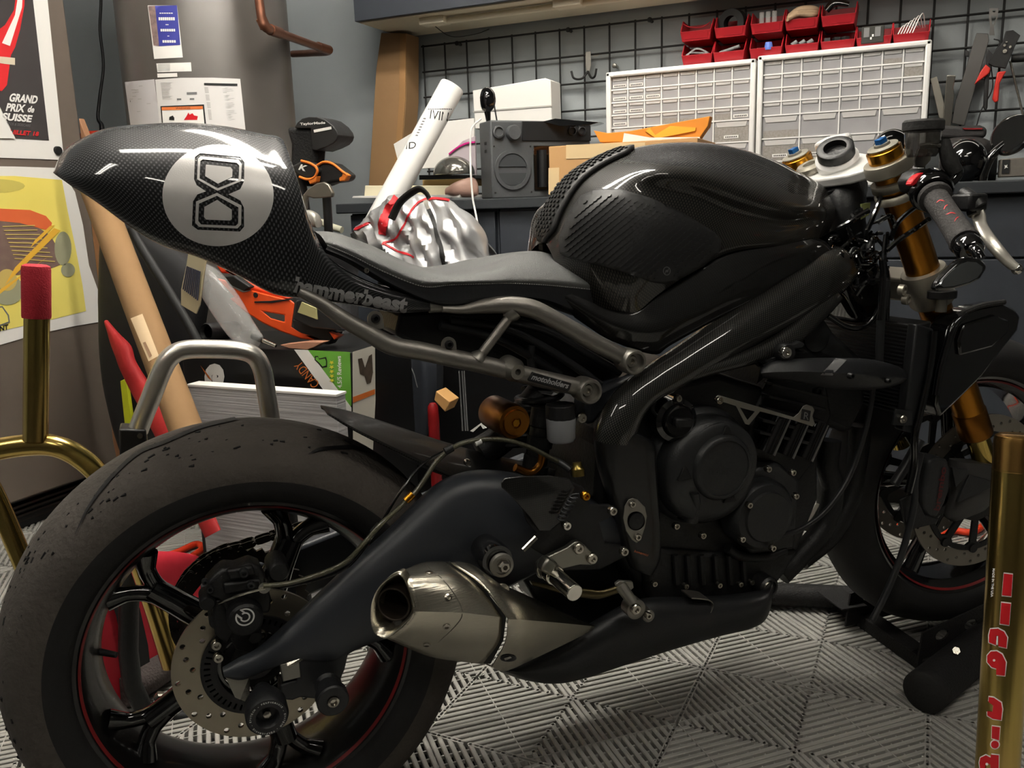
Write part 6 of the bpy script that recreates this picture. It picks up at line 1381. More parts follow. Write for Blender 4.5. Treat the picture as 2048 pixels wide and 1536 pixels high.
bm = nb(); prism(bm, [RY(*z3(*p), yy) for p in [(265, 1090), (270, 1000), (330, 930), (430, 865), (510, 850), (570, 880), (620, 980), (610, 1030), (480, 1040), (390, 1045), (320, 1020), (300, 1080), (300, 1180), (270, 1180)]], V(0, .012, 0)); finish('iron_head', bm, pm('iron_grey', (126, 122, 112), .35, metal=.7), g3, bevel=.003, bseg=3)
g4 = club('iron_club', 'pale headed golf iron lowest beside the edge of the cowl')
bm = nb(); blade(bm, z3b([(290, 1190, 290, 1290), (350, 1180, 360, 1370), (430, 1220, 440, 1390), (460, 1290, 455, 1390)], yy, .015), RY, seg=16); finish('iron_head', bm, pm('pale_grey', (168, 166, 158), .4, metal=.5), g4, smooth=60)
bm = nb(); cyl(bm, RY(*z3(300, 1180), yy), V(gc_.x-.02, gc_.y-.03, .4), .005, seg=8); finish('shaft', bm, M_bolt, g4)
bm = nb(); tube(bm, [V(RY(632, 446, 2.5).x-.1, 2.5, 0), V(RY(632, 446, 2.5).x-.1, 2.5, .8), RY(632, 446, 2.5), RY(655, 450, 2.5), RY(668, 455, 2.5), RY(684, 460, 2.5)], .012, 12, 4); o = finish('pvc_pipe', bm, pm('ivory_pipe', (196, 194, 172), .5), None); tag(o, 'short ivory pipe poking out beside the bench leg', 'pipe')
# ---- workbench
M_bt = pm('bench_dark', (50, 53, 56), .35, bump=(200, .05)); M_cb = pm('cabinet_slate', (52, 56, 62), .45, bump=(150, .05))
BTZ = .935; BY0 = 2.6
bt = bxx('worktop', -1.834, 2.55, BY0, 3.19, BTZ-.034, BTZ, M_bt, None, .004); tag(bt, 'long dark grey worktop along the back wall', 'worktop')
XC = RY(1000, 470, BY0+.05).x
for i, (xa, xb, lb) in enumerate(((-1.80, XC-.002, 'slate base cabinet at the left end of the workbench'), (XC+.002, -.35, 'slate base cabinet behind the silver bag and tank'), (-.346, .5, 'slate base cabinet behind the gold forks'), (.504, 2.5, 'slate base cabinet at the far right of the workbench'))):
    cbn = thing('base_cabinet', lb, 'cabinet', 'slate base cabinets under the worktop'); bxx('body', xa, xb, BY0+.05, 3.18, .06, BTZ-.035, M_cb, cbn, .002); bxx('plinth', xa+.01, xb-.01, BY0+.1, 3.1, 0, .06, M_ink, cbn, .001)
    for k, (z0, z1) in enumerate(((.735, .895), (.07, .73))):
        d_ = bxx('drawer' if k == 0 else 'door', xa+.006, xb-.006, BY0+.03, BY0+.052, z0, z1, M_cb, cbn, .003); bxx('handle', (xa+xb)/2-.07, (xa+xb)/2+.07, BY0+.012, BY0+.022, z1-.04, z1-.03, M_dark, d_, .002)
# ---- upper cabinet with light rail
uc = thing('upper_cabinet', 'slate wall cabinet with pale underside above the wire grid', 'cabinet'); UZ = 1.592; UX0 = -1.868
bxx('body', UX0, 1.6, 2.85, 3.19, UZ, 2.3, M_cb, uc, .002); bxx('bottom_panel', UX0+.012, 1.59, 2.865, 3.18, UZ-.004, UZ+.0, pm('cream_panel', (206, 198, 176), .6), uc, 0)
M_lr = pm('light_rail', (222, 214, 192), .5)
ul = thing('cabinet_light', 'pale light rail with square brackets beneath the upper cabinet', 'light')
bm = nb(); a, b = V(-1.6, 2.94, UZ-.018), V(.9, 2.94, UZ-.018); cyl(bm, a, b, .011, seg=14); finish('rail', bm, M_lr, ul)
for x in (-1.58, -1.06, -.5, .1): bxx('bracket', x-.05, x+.05, 2.905, 2.965, UZ-.028, UZ-.003, M_lr, ul, .003)
bm = nb(); tube(bm, [V(-1.6, 2.95, UZ-.02), V(-1.55, 3.0, UZ-.06), V(-1.48, 3.06, UZ-.05), V(-1.44, 3.1, UZ-.03)], .0015, 6, 6); finish('wire', bm, M_ink, ul)
ld = bpy.data.lights.new('rail_light', 'AREA'); ld.shape = 'RECTANGLE'; ld.size = 2.3; ld.size_y = .03; ld.energy = 1.2; ld.color = (1, .93, .8); lo = bpy.data.objects.new('rail_glow', ld); COL.objects.link(lo); lo.location = (-.3, 2.94, UZ-.035); lo.parent = ul
# ---- wire grid
gr_ = thing('wire_grid', 'black wire grid panel fixed to the back wall above the bench', 'grid'); bm = nb(); GX0, GZ1, GP = -1.765, 1.542, .0965
for k in range(29): cyl(bm, V(GX0+k*GP, 3.172, .95), V(GX0+k*GP, 3.172, GZ1+.006), .0036, seg=8)
for k in range(7): cyl(bm, V(GX0-.006, 3.168, GZ1-k*GP), V(GX0+28*GP+.006, 3.168, GZ1-k*GP), .0036, seg=8)
finish('grid_wires', bm, M_ink, gr_)
for (u, v) in ((915, 87), (1137, 60), (1300, 40), (1230, 132)):
    p = RY(u, v, 3.16); bm = nb(); lathe(bm, [(0, 0), (.007, .001), (.009, .006), (.006, .014), (.006, .04)], p+V(0, -.012, 0), (0, 1, 0), seg=14); finish('grid_clip', bm, M_bolt if u == 1230 else M_ink, gr_)
def hook(u, v, lab):
    t = thing('grid_hook', lab, 'hook', 'hooks on the wire grid'); p = RY(u, v, 3.158); bm = nb(); c = p; prism(bm, [c+V(x, 0, z) for x, z in ((-.01, 0), (.01, 0), (.011, -.05), (.004, -.075), (-.004, -.075), (-.011, -.05))], V(0, .003, 0)); finish('hook_plate', bm, M_alu, t, bevel=.001)
    for s in (-1, 1): bm = nb(); tube(bm, [c+V(0, -.004, -.07), c+V(s*.018, -.02, -.095), c+V(s*.04, -.045, -.095), c+V(s*.048, -.05, -.07)], .004, 8, 5); finish('prong', bm, M_ink, t)
hook(1176, 103, 'grey two pronged hook on the grid left of the drawer cabinets')
# ---- small parts drawer cabinets
M_dr = pm('drawer_clear', (172, 171, 172), .25, coat=.4, rgb2=(146, 145, 147), vs=9); M_lip = pm('drawer_lip', (204, 202, 199), .3); M_fill = pm('drawer_contents', (98, 92, 84), .6, rgb2=(170, 166, 160), vs=160)
DY = 3.02; DW, DH = .508, .405
def drawer(x, z, w, h, par, lab=None, fill=None):
    o = bxx('drawer', x+.0016, x+w-.0016, DY+.006, DY+.012, z+.0016, z+h-.0016, M_dr, par, .0012)
    bm = nb(); xm = x+w/2; prism(bm, [V(xm-w*.44, DY+.006, z+h*.95), V(xm+w*.44, DY+.006, z+h*.95), V(xm+w*.4, DY+.006, z+h*.7), V(xm-w*.4, DY+.006, z+h*.7)], V(0, -.003, 0)); finish('pull', bm, M_lip, o, bevel=.001)
    if fill: bxx('contents', x+.004, x+w-.004, DY+.0045, DY+.006, z+.003, z+h*fill, M_fill, o, 0)
    if lab:
        lw_ = min(w*.84, .048); l_ = bxx('label', xm-lw_/2, xm+lw_/2, DY+.003, DY+.005, z+h*.18, z+h*.18+.0105, M_paper, o, 0)
        bm = nb(); n_ = 7
        for k in range(n_): box(bm, (xm-lw_*.36+k*lw_*.72/(n_-1), DY+.0027, z+h*.18+.005), (lw_*.075, .0004, .0042))
        finish('print', bm, M_ink, l_, smooth=0)
def drawer_unit(x0, zt, lab, labels, fills):
    t = thing('drawer_cabinet', lab, 'drawer cabinet', 'white small parts drawer cabinets on the bench'); x1 = x0+DW; zb = BTZ+.002
    bxx('frame', x0, x1, DY+.014, DY+.14, zb, zt, M_white, t, .006); fz = .017
    for (a, b, c, d) in ((x0, x0+fz, zb, zt), (x1-fz, x1, zb, zt), (x0, x1, zt-fz, zt), (x0, x1, zb, zb+fz)): bxx('rim', a, b, DY-.012, DY+.016, c, d, M_white, t, .005)
    iw = (DW-2*fz)/8; z = zt-fz; H1 = .0425; H2 = (zt-zb-2*fz-4*H1)/3
    bm = nb(); zq = zt-fz-4*H1
    for r in range(1, 7): zz0 = zt-fz-H1*min(r, 4)-H2*max(0, r-4); box(bm, ((x0+x1)/2, DY+.008, zz0), (DW-2*fz, .016, .0044))
    for c in range(1, 8): box(bm, (x0+fz+c*iw, DY+.009, (zt-fz+(zq if c % 2 else zb+fz))/2), (.004, .016, zt-fz-(zq if c % 2 else zb+fz)))
    finish('dividers', bm, M_white, t, smooth=0)
    for r in range(4):
        z -= H1
        for c in range(8): drawer(x0+fz+c*iw, z, iw, H1, t, (r, c) in labels, fills.get((r, c)))
    for r in range(4, 7):
        z -= H2
        for c in range(4): drawer(x0+fz+c*2*iw, z, 2*iw, H2, t, (r, c) in labels, fills.get((r, c)))
ZT = RY(1213, 146, DY).z; XU = RY(1213, 146, DY).x
drawer_unit(XU, ZT, 'white parts drawer cabinet with label strips, left of the pair', {(0, 0), (0, 1), (1, 0), (1, 1), (1, 2), (2, 0), (2, 1), (3, 0), (3, 7), (4, 3), (4, 0)}, {(1, 2): .5, (3, 3): .5, (3, 4): .4, (3, 6): .55, (4, 3): .75, (3, 5): .4})
drawer_unit(XU+DW+.006, RY(1516, 113, DY).z, 'white parts drawer cabinet with mostly unlabelled drawers, right of the pair', {(5, 0), (5, 1)}, {(0, 6): .4, (1, 7): .8, (4, 0): .35, (5, 0): .7, (5, 1): .7})
# ---- red bins stacked on the drawer cabinets
M_bin = pm('bin_red', (160, 26, 36), .45, var=.15)
def bin_proto(lab):
    t = thing('storage_bin', lab, 'storage bin', 'red open bins stacked on the drawer cabinets'); t['placed'] = 1; W_, D_, H_ = .108, .13, .072
    bm = nb(); tk_ = .003
    box(bm, (0, D_/2, tk_/2), (W_*.86, D_, tk_)); prism(bm, [V(-W_*.43, 0, 0), V(W_*.43, 0, 0), V(W_*.47, -.01, H_*.42), V(-W_*.47, -.01, H_*.42)], V(0, tk_, 0), uvs=False)
    for s in (-1, 1): prism(bm, [V(s*W_*.43, 0, 0), V(s*W_*.43, D_, 0), V(s*W_*.49, D_, H_), V(s*W_*.49, .035, H_), V(s*W_*.475, -.01, H_*.42)], V(-s*tk_, 0, 0), uvs=False)
    prism(bm, [V(-W_*.43, D_, 0), V(W_*.43, D_, 0), V(W_*.49, D_, H_), V(-W_*.49, D_, H_)], V(0, -tk_, 0), uvs=False)
    finish('bin_shell', bm, M_bin, t, bevel=.0008, smooth=25)
    bm = nb(); prism(bm, [V(-W_*.36, -.0015, .006), V(W_*.36, -.0015, .006), V(W_*.38, -.0085, H_*.34), V(-W_*.38, -.0085, H_*.34)], V(0, -.0015, 0), uvs=False); finish('label_holder', bm, pm('bin_red_dark', (158, 26, 36), .4), t)
    return t
ztop = ZT+.003
spec = []
bx = [1360, 1423, 1496, 1567, 1638, 1709, 1782]
nmb = ['bottom left', 'second', 'third', 'fourth', 'fifth', 'sixth', 'seventh']
cont = ['clear tubing', 'a grey tool', 'a blue cap', 'grey fittings', 'dark clips', 'a small printed tin', 'white cable ties']
contU = ['thin red straps', 'a roll of black tape', 'clear plastic vials', 'folded cream gloves', 'black plastic parts']
first = None
for i, u in enumerate(bx):
    spec.append((u, 0, 'red bin in the lower row holding %s' % cont[i]))
for i, u in enumerate([1357, 1425, 1497, 1565, 1637]): spec.append((u, 1, 'red bin in the upper row holding %s' % contU[i]))
for (u, r, lb) in spec:
    xl = RY(u, 100, DY+.0).x; zz_ = (RY(1860, 84, DY).z+.003 if u > 1510 else ztop)+r*.076
    loc = V(xl+.054, DY+.02, zz_)
    if first is None: t = first = bin_proto(lb)
    else:
        t = first.copy(); COL.objects.link(t); t['label'] = lb
        for ch in first.children: c_ = ch.copy(); COL.objects.link(c_); c_.parent = t
    t.location = loc; ROOTS.append(t) if t is not first else None
def inbin(i, r): 
    s = [x for x in spec if x[1] == r][i]; return V(RY(s[0], 100, DY).x+.052, DY+.07, (RY(1860, 84, DY).z+.003 if s[0] > 1510 else ztop)+r*.076)
c = inbin(1, 1); bm = nb(); lathe(bm, [(.024, -.02), (.045, -.02), (.045, .02), (.024, .02)], c+V(0, 0, .05), (.2, 1, .1), seg=30, closed_prof=True); tag(finish('tape_roll', bm, M_ink), 'black tape roll standing in an upper red bin', 'tape')
c = inbin(3, 1)
for k in range(4): bm = nb(); tube(bm, [c+V(-.04, -.07+k*.012, .03+k*.006), c+V(-.01, -.04, .045+k*.006), c+V(.03, -.03, .04+k*.008), c+V(.05, 0, .05+k*.004)], [.008, .011, .009], 10, 5, flat=.6); tag(finish('glove', bm, pm('glove_cream', (176, 150, 122), .8)), 'cream glove folded in the upper red bin', 'glove', 'gloves in the upper red bin')
c = inbin(6, 0)
for k in range(6): bm = nb(); tube(bm, [c+V(-.035+k*.008, -.06, .03), c+V(-.02+k*.01, -.02, .06+.006*k), c+V(.01+k*.006, .02, .055)], .0016, 6, 5); tag(finish('cable_tie', bm, M_white), 'white cable tie curling in the end red bin', 'cable tie', 'white cable ties in the end bin')
c = inbin(5, 0); o = bxx('parts_tin', c.x-.035, c.x+.03, c.y-.06, c.y-.03, c.z+.012, c.z+.062, pm('tin_dark', (40, 40, 34), .4), None); tag(o, 'small dark tin with grey windows in a lower red bin', 'tin')
for x in (-.02, .012): o_ = bxx('tin_window', c.x+x-.008, c.x+x+.008, c.y-.0615, c.y-.06, c.z+.03, c.z+.058, M_grey, o, 0)
for k in range(2): o_ = bxx('tin_mark', c.x-.004-k*.005, c.x+.001-k*.005, c.y-.063, c.y-.0615, c.z+.03-k*.008, c.z+.037-k*.008, M_paper, o, 0)
c = inbin(0, 1); bm = nb(); tube(bm, [c+V(-.045, -.03, .06), c+V(-.02, -.05, .045), c+V(.02, -.05, .04), c+V(.045, -.02, .06)], .0015, 6, 6); tag(finish('red_strap', bm, M_bin), 'thin red strap draped over the first upper bin', 'strap')
c = inbin(2, 1)
for k in range(3): bm = nb(); cyl(bm, c+V(-.02+k*.02, -.02, .01), c+V(-.02+k*.02, -.02, .07), .008, seg=12); tag(finish('vial', bm, M_film), 'clear vial standing in the third upper bin', 'vial', 'clear vials in the upper bin')

# contents of the remaining bins
c = inbin(0, 0)
bm = nb(); tube(bm, [c+V(-.035, -.055, .03), c+V(0, -.05, .05), c+V(.035, -.04, .035), c+V(.02, -.01, .04), c+V(-.03, -.02, .045)], .003, 8, 6); tag(finish('clear_tubing', bm, M_film), 'loop of clear tubing in the first lower red bin', 'tubing')
c = inbin(1, 0); bm = nb(); cyl(bm, c+V(-.03, -.04, .03), c+V(.035, -.045, .045), .006, seg=10); tag(finish('grey_tool', bm, M_grey), 'grey bar shaped tool lying in the second lower red bin', 'tool')
c = inbin(2, 0); bm = nb(); lathe(bm, [(0, .012), (.01, .012), (.013, 0), (.013, -.012)], c+V(.01, -.05, .035), (0, 0, 1), seg=16); tag(finish('blue_cap', bm, pm('cap_blue', (80, 110, 190), .5)), 'small blue cap in the third lower red bin', 'cap')
c = inbin(3, 0)
for k in range(3): bm = nb(); cyl(bm, c+V(-.03+k*.024, -.045, .03), c+V(-.015+k*.024, -.04, .04), .008, seg=12); tag(finish('grey_fitting', bm, M_grey), 'small grey fitting in the fourth lower red bin', 'fitting', 'grey fittings in the fourth lower bin')
c = inbin(4, 0)
for k in range(3): bm = nb(); box(bm, c+V(-.03+k*.026, -.045, .034), (.018, .02, .014), Matrix.Rotation(.4*k, 3, 'Z')); tag(finish('dark_clip', bm, M_black), 'small dark clip in the fifth lower red bin', 'clip', 'dark clips in the fifth lower bin')
c = inbin(4, 1); bm = nb(); blade_ = tube(bm, [c+V(-.035, -.04, .05), c+V(-.01, -.045, .07), c+V(.03, -.04, .06)], [.014, .018, .01], 12, 5, flat=.6); tag(finish('plastic_part', bm, M_gloss), 'glossy black plastic part in the rightmost upper red bin', 'part')
# ---- items on the left of the bench
o = rpl('tall_carton', [(762, 66), (812, 66), (812, 200), (798, 392), (736, 392), (742, 300), (752, 140)], 3.05, .1, M_card, None); o.name = 'tall_carton'; tag(o, 'tall flattened brown carton standing at the left end of the bench', 'box')
o2 = rpl('carton_edge', [(800, 68), (812, 68), (810, 200), (796, 390), (784, 390), (798, 200)], 3.045, .005, pm('card_edge', (150, 112, 70), .85), o, .0005)
o = rpl('cream_tray', [(730, 371), (905, 371), (905, 393), (728, 393)], 2.68, .1, pm('cream_paper', (226, 218, 188), .7), None); tag(o, 'flat cream carton lying at the bench edge', 'box')
o = rpl('white_board', [(706, 392), (920, 389), (920, 395), (704, 396)], 2.64, .3, M_paper, None, .0005); tag(o, 'thin white board under the cream carton', 'board')
bm = nb(); prism(bm, [RY(u, v, 2.86) for u, v in ((787, 288), (830, 262), (870, 245), (948, 236), (948, 330), (800, 340))], V(0, .01, 0)); tag(finish('white_folder', bm, M_paper, None, bevel=.001), 'large white paper sheets leaning behind the silver dome', 'paper')
bm = nb(); c = RY(908, 348, 2.8); bmesh.ops.create_uvsphere(bm, u_segments=40, v_segments=20, radius=1, matrix=Matrix.Translation(c) @ Matrix.Diagonal((.078, .06, .062, 1)));
for v in [v for v in bm.verts if v.co.z < c.z-.002]: v.co.z = c.z-.002
tag(finish('silver_dome', bm, pm('dome_silver', (150, 148, 142), .15, metal=.8), None, smooth=60), 'shiny silver dome on a black tray at the left of the bench', 'dome')
o = rpl('black_tray', [(838, 350), (950, 350), (950, 357), (838, 360)], 2.76, .12, M_gloss, None, .001); tag(o, 'thin black tray beneath the silver dome', 'tray')
o = rpl('tray_support', [(845, 358), (948, 358), (948, 371), (845, 371)], 2.8, .1, pm('tan_card', (190, 160, 110), .8), None, .001); tag(o, 'tan carton between the black tray and cream carton', 'box')
bm = nb(); blade(bm, [(895, 375, 895, 392, 2.66, .02), (918, 362, 916, 394, 2.66, .035), (945, 355, 945, 394, 2.68, .03), (955, 372, 955, 390, 2.68, .01)], RY, seg=14); tag(finish('pink_pouch', bm, pm('pinkish', (186, 150, 136), .5, bump=(40, .5)), None, smooth=60), 'crumpled pinkish pouch beside the radio', 'pouch')
pb_ = thing('zip_bag', 'clear plastic bag with a magenta zip line left of the radio', 'plastic bag'); rpl('bag_film', [(896, 312), (925, 282), (950, 272), (952, 352), (940, 345), (915, 318)], 2.84, .01, pm('bag_lilac', (186, 176, 182), .3, bump=(40, .5)), pb_, .001)
bm = nb(); tube(bm, [RY(u, v, 2.835) for u, v in ((898, 308), (915, 295), (932, 287), (950, 284))], .0045, 8, 5, flat=.5); finish('zip_line', bm, pm('magenta', (186, 34, 120), .4), pb_)
bxw = thing('white_box', 'white cardboard box tilted against the wire grid behind the radio', 'box')
rpl('box_body', [(945, 181), (1090, 156), (1101, 160), (1104, 250), (950, 258)], 3.03, .1, M_paper, bxw, .003); rpl('lid_edge', [(946, 222), (1103, 210), (1104, 213), (946, 225)], 3.027, .004, pm('shade_line', (170, 168, 162), .8), bxw, 0)
# ---- radio
rdo = thing('radio', 'dark grey job site radio with round speaker and knobs', 'radio')
ra, rb, rc = DP(985, 397, 2.93), DP(1182, 388, 3.08), DP(946, 394, 3.02)
zb = BTZ; zt_ = DP(985, 243, 2.93).z; A2, B2 = V(ra.x, ra.y, 0), V(rb.x, rb.y, 0); ex_ = (B2-A2).normalized(); nx = V(ex_.y, -ex_.x, 0); W_ = (B2-A2).length; Hh = zt_-zb
M_rg = pm('radio_grey', (78, 80, 82), .5, bump=(200, .1))
def rq(s, t, o=0): return A2+ex_*(s*W_)+nx*o+V(0, 0, zb+t*Hh)
bm = nb(); prism(bm, [rq(0, 0), rq(1, 0), rq(1, 1), rq(0, 1)], -nx*.1); rbd = finish('body', bm, M_rg, rdo, bevel=.006)
bm = nb(); prism(bm, [rq(.3, .74, .001), rq(1, .74, .001), rq(1, .99, .001), rq(.3, .99, .001)], nx*.004); finish('display_panel', bm, pm('radio_panel', (36, 37, 38), .3), rdo, bevel=.002)
for (s, t, r) in ((.07, .85, .021), (.21, .84, .025), (.8, .87, .016), (.9, .87, .016)):
    bm = nb(); lathe(bm, [(r*.6, .0), (r*.98, .0), (r, .01), (r*.75, .012), (r*.7, .006), (0, .006)] if s != .21 else [(0, .022), (r*.9, .022), (r, .018), (r, 0)], rq(s, t, .001), nx, seg=30); finish('knob', bm, M_rg if s < .5 else M_satin, rdo)
bm = nb(); r = .068; c = rq(.2, .37, .001)
lathe(bm, [(r*.78, .0), (r*.8, .006), (r*.98, .006), (r, 0)], c, nx, seg=48); sp1 = finish('speaker_ring', bm, M_rg, rdo)
for s_ in (-1, 1):
    L = [c+ex_*(r*.76*math.cos(a))+V(0, 0, s_*(r*.16+(r*.6)*math.sin(a)))+nx*.001 for a in [PI*k/14 for k in range(15)]]; bm = nb(); prism(bm, L, nx*.002); finish('speaker_grille', bm, pm('radio_mesh', (58, 61, 63), .7), sp1)
bm = nb(); prism(bm, [rq(.41, .1, .001), rq(.98, .1, .001), rq(.98, .68, .001), rq(.41, .68, .001)], nx*.003); finish('battery_bay', bm, M_gloss, rdo, bevel=.003)
bm = nb(); cyl(bm, rq(.49, .14, .012), rq(.49, .62, .012), .014, seg=18); finish('antenna_holder', bm, M_black, rdo)
for (s, t) in ((.03, .08), (.385, .08), (.03, .67), (.385, .67)): bm = nb(); cyl(bm, rq(s, t, 0), rq(s, t, .002), .003, seg=8); finish('screw', bm, M_ink, rdo)
for t in (.62, .72): bm = nb(); p = V(ra.x, ra.y, zb+t*Hh)-nx*.045-ex_*.0005; box(bm, p, (.002, .016, .009), Matrix.Rotation(math.atan2(ex_.y, ex_.x), 3, 'Z')); finish('side_socket', bm, M_ink, rdo)
o = rpl('flat_plate', [(1085, 243), (1110, 237), (1200, 244), (1180, 250), (1120, 252)], 2.86, .06, M_gloss, None, .001); tag(o, 'glossy black plate lying on top of the radio', 'plate')
mc = thing('suction_mount', 'glossy black suction mount standing on the radio', 'mount'); yq = 2.8
bm = nb(); blade(bm, [(960, 195, 962, 200, yq, .004), (966, 178, 966, 222, yq, .02), (978, 174, 978, 226, yq, .026), (988, 184, 988, 214, yq, .012), (991, 196, 991, 204, yq, .004)], RY, seg=18, ex=2); finish('suction_cup', bm, M_gloss, mc, smooth=60)
bm = nb(); cyl(bm, RY(975, 222, yq), RY(977, 244, yq), .012, .008, 16); finish('stem', bm, M_gloss, mc)
bm = nb(); cyl(bm, RY(988, 208, yq), RY(994, 243, yq), .003, seg=8); finish('lever', bm, M_black, mc)
bm = nb(); tube(bm, [RY(u, v, y) for u, v, y in ((962, 238, 2.8), (946, 252, 2.75), (941, 272, 2.7), (941, 330, 2.6), (945, 392, 2.585), (950, 420, 2.58), (960, 470, 2.55), (975, 530, 2.5), (985, 600, 2.45))], .0034, 8, 6); tag(finish('white_cable', bm, M_white), 'white cable hanging from the radio over the bench edge', 'cable')
# ---- carton and envelopes
kx = thing('brown_carton', 'taped brown carton on the bench behind the fuel tank', 'box'); a, b = RY(1097, 293, 2.62), RY(1395, 283, 2.62)
bxx('carton', a.x, b.x, 2.62, 2.9, BTZ, a.z, pm('carton_tan', (190, 148, 100), .85, bump=(60, .1)), kx, .003); M_tp = pm('paper_tape', (214, 188, 144), .6)
rpl('tape', [(1132, 290), (1290, 285), (1290, 312), (1132, 318)], 2.618, .003, M_tp, kx, 0); rpl('tape', [(1097, 336), (1118, 335), (1118, 388), (1097, 389)], 2.618, .003, M_tp, kx, 0)
en = thing('padded_envelope', 'torn orange padded envelope lying on the brown carton', 'envelope'); M_en = pm('envelope_orange', (216, 134, 40), .7)
rpl('envelope', [(1187, 261), (1215, 266), (1260, 262), (1400, 236), (1420, 232), (1416, 252), (1395, 282), (1200, 285)], 2.68, .04, M_en, en, .002); rpl('torn_flap', [(1290, 262), (1300, 256), (1310, 270), (1340, 252), (1392, 255), (1390, 262), (1350, 270), (1312, 277)], 2.675, .004, pm('envelope_bright', (240, 172, 50), .7), en, .0005)
o = rpl('letter_sheet', [(1248, 266), (1300, 275), (1400, 274), (1398, 282), (1245, 284)], 2.66, .004, M_paper, None, 0); tag(o, 'white letter lying against the orange envelope', 'paper')
# ---- silver cover bag
M_sil = pm('silver_fabric', (206, 207, 208), .34, metal=.55, bump=(9, 1.), var=.1); sbg = thing('silver_bag', 'crumpled silver fabric bag with red piping behind the seat', 'bag')
YS = 2.18; g = []
SG = [[(700, 470), (712, 480), (730, 500), (745, 530)], [(735, 435), (750, 460), (762, 500), (775, 545)], [(775, 398), (790, 430), (805, 490), (815, 560)], [(812, 388), (825, 430), (835, 490), (845, 570)],
      [(855, 392), (868, 430), (878, 490), (885, 570)], [(900, 402), (912, 440), (918, 490), (922, 570)], [(935, 425), (945, 460), (950, 500), (952, 570)], [(960, 452), (968, 480), (972, 520), (975, 575)], [(974, 480), (980, 505), (984, 540), (986, 580)]]
random.seed(3)
for i, r in enumerate(SG):
    row = []
    for j, p in enumerate(r):
        dpt = YS-.1*math.sin(PI*(i+.3)/9)*(j+1)/4+random.uniform(-.018, .018); row.append(RY(p[0], p[1], dpt))
    t = RY(r[0][0], r[0][1], YS+.02); g.append([V(t.x, YS+.12, t.z-.1)]+[t]+row[1:])
bm = patch(g, 7, 7)
for v in bm.verts: v.co.y += .012*math.sin(v.co.x*62+v.co.z*30)*math.sin(v.co.z*55-v.co.x*21)+.006*math.sin(v.co.x*130+v.co.z*90)
sbo = finish('bag_shell', bm, M_sil, sbg, smooth=40, solid=.002); sbt = bvh(sbo)
def trim(name, pts, w, mat): return decal(name, [pts], sbt, mat, sbg, .004, 8, bike=False)
def ribbon(name, pts, w, mat, off=.004):
    P = cat([V(p[0], p[1], 0) for p in pts], 6); L, R2 = [], []
    for i, p in enumerate(P):
        t = (P[min(i+1, len(P)-1)]-P[max(i-1, 0)]).normalized(); n = V(-t.y, t.x, 0); L.append((p+n*w/2)[:2]); R2.append((p-n*w/2)[:2])
    return decal(name, [L+R2[::-1]], sbt, mat, sbg, off, 7, bike=False)
M_rt = pm('red_trim', (186, 22, 32), .6)
ribbon('red_piping', [(700, 466), (735, 448), (742, 447)], 5, M_rt); ribbon('red_piping', [(765, 487), (790, 478), (808, 450), (825, 418), (850, 400), (885, 400), (905, 405)], 4, M_rt); ribbon('red_piping', [(765, 487), (790, 500), (830, 515)], 4, M_rt)
ribbon('red_strap', [(766, 470), (768, 445), (776, 425), (795, 398)], 17, M_rt, .006); ribbon('zip', [(857, 420), (872, 460), (892, 540)], 8, M_ink); ribbon('zip_end', [(850, 402), (857, 420)], 8, M_alu)
bm = nb(); tube(bm, [RY(u, v, 2.08) for u, v in ((783, 438), (800, 405), (825, 384), (840, 378), (852, 386), (858, 396))], .011, 12, 6, flat=.5); finish('carry_handle', bm, M_ink, sbg)
st2 = thing('bag_support_case', 'dark case standing under the silver bag behind the seat', 'case'); bxx('case', RY(770, 560, 2.3).x, RY(960, 560, 2.3).x, 2.25, 2.45, 0, .7, M_bc, st2, .01)
# ---- white poster tube
tbx = thing('poster_roll', 'white plastic wrapped poster roll with black lettering leaning behind the seat', 'poster roll')
a, b = DP(905, 172, 2.72), DP(722, 505, 2.72); L_ = (b-a).length; bm = nb(); lathe(bm, [(.02, .004), (.038, .0), (.0402, .004), (.0402, L_), (0, L_)], a, b-a, seg=40)
tb1 = finish('roll', bm, pm('roll_white', (238, 237, 233), .35, bump=(20, .15)), tbx, smooth=50); tbb = bvh(tb1)
zt1 = lambda x, y: (680+x*.2148, 150+y*.2148)
pixtext('roll_lettering', 'IVIN', zt1(835, 408), zt1(1000, 432), 18, tbb, M_ink, tbx, bike_=False)
pixtext('roll_lettering', 'ID', zt1(615, 692), zt1(712, 680), 13, tbb, M_ink, tbx, bike_=False, shear=.15)
for k in range(14): decal('dotted_line', [[zt1(820+k*16, 312-abs(k-9)*-.8), zt1(830+k*16, 311), zt1(830+k*16, 322), zt1(820+k*16, 323)]], tbb, M_ink, tbx, .0008, None, bike=False)
for k in range(7): decal('small_print', [[zt1(780-k*12, 400+k*26), zt1(802-k*12, 402+k*26), zt1(798-k*12, 414+k*26), zt1(774-k*12, 412+k*26)]], tbb, M_grey, tbx, .0008, None, bike=False)
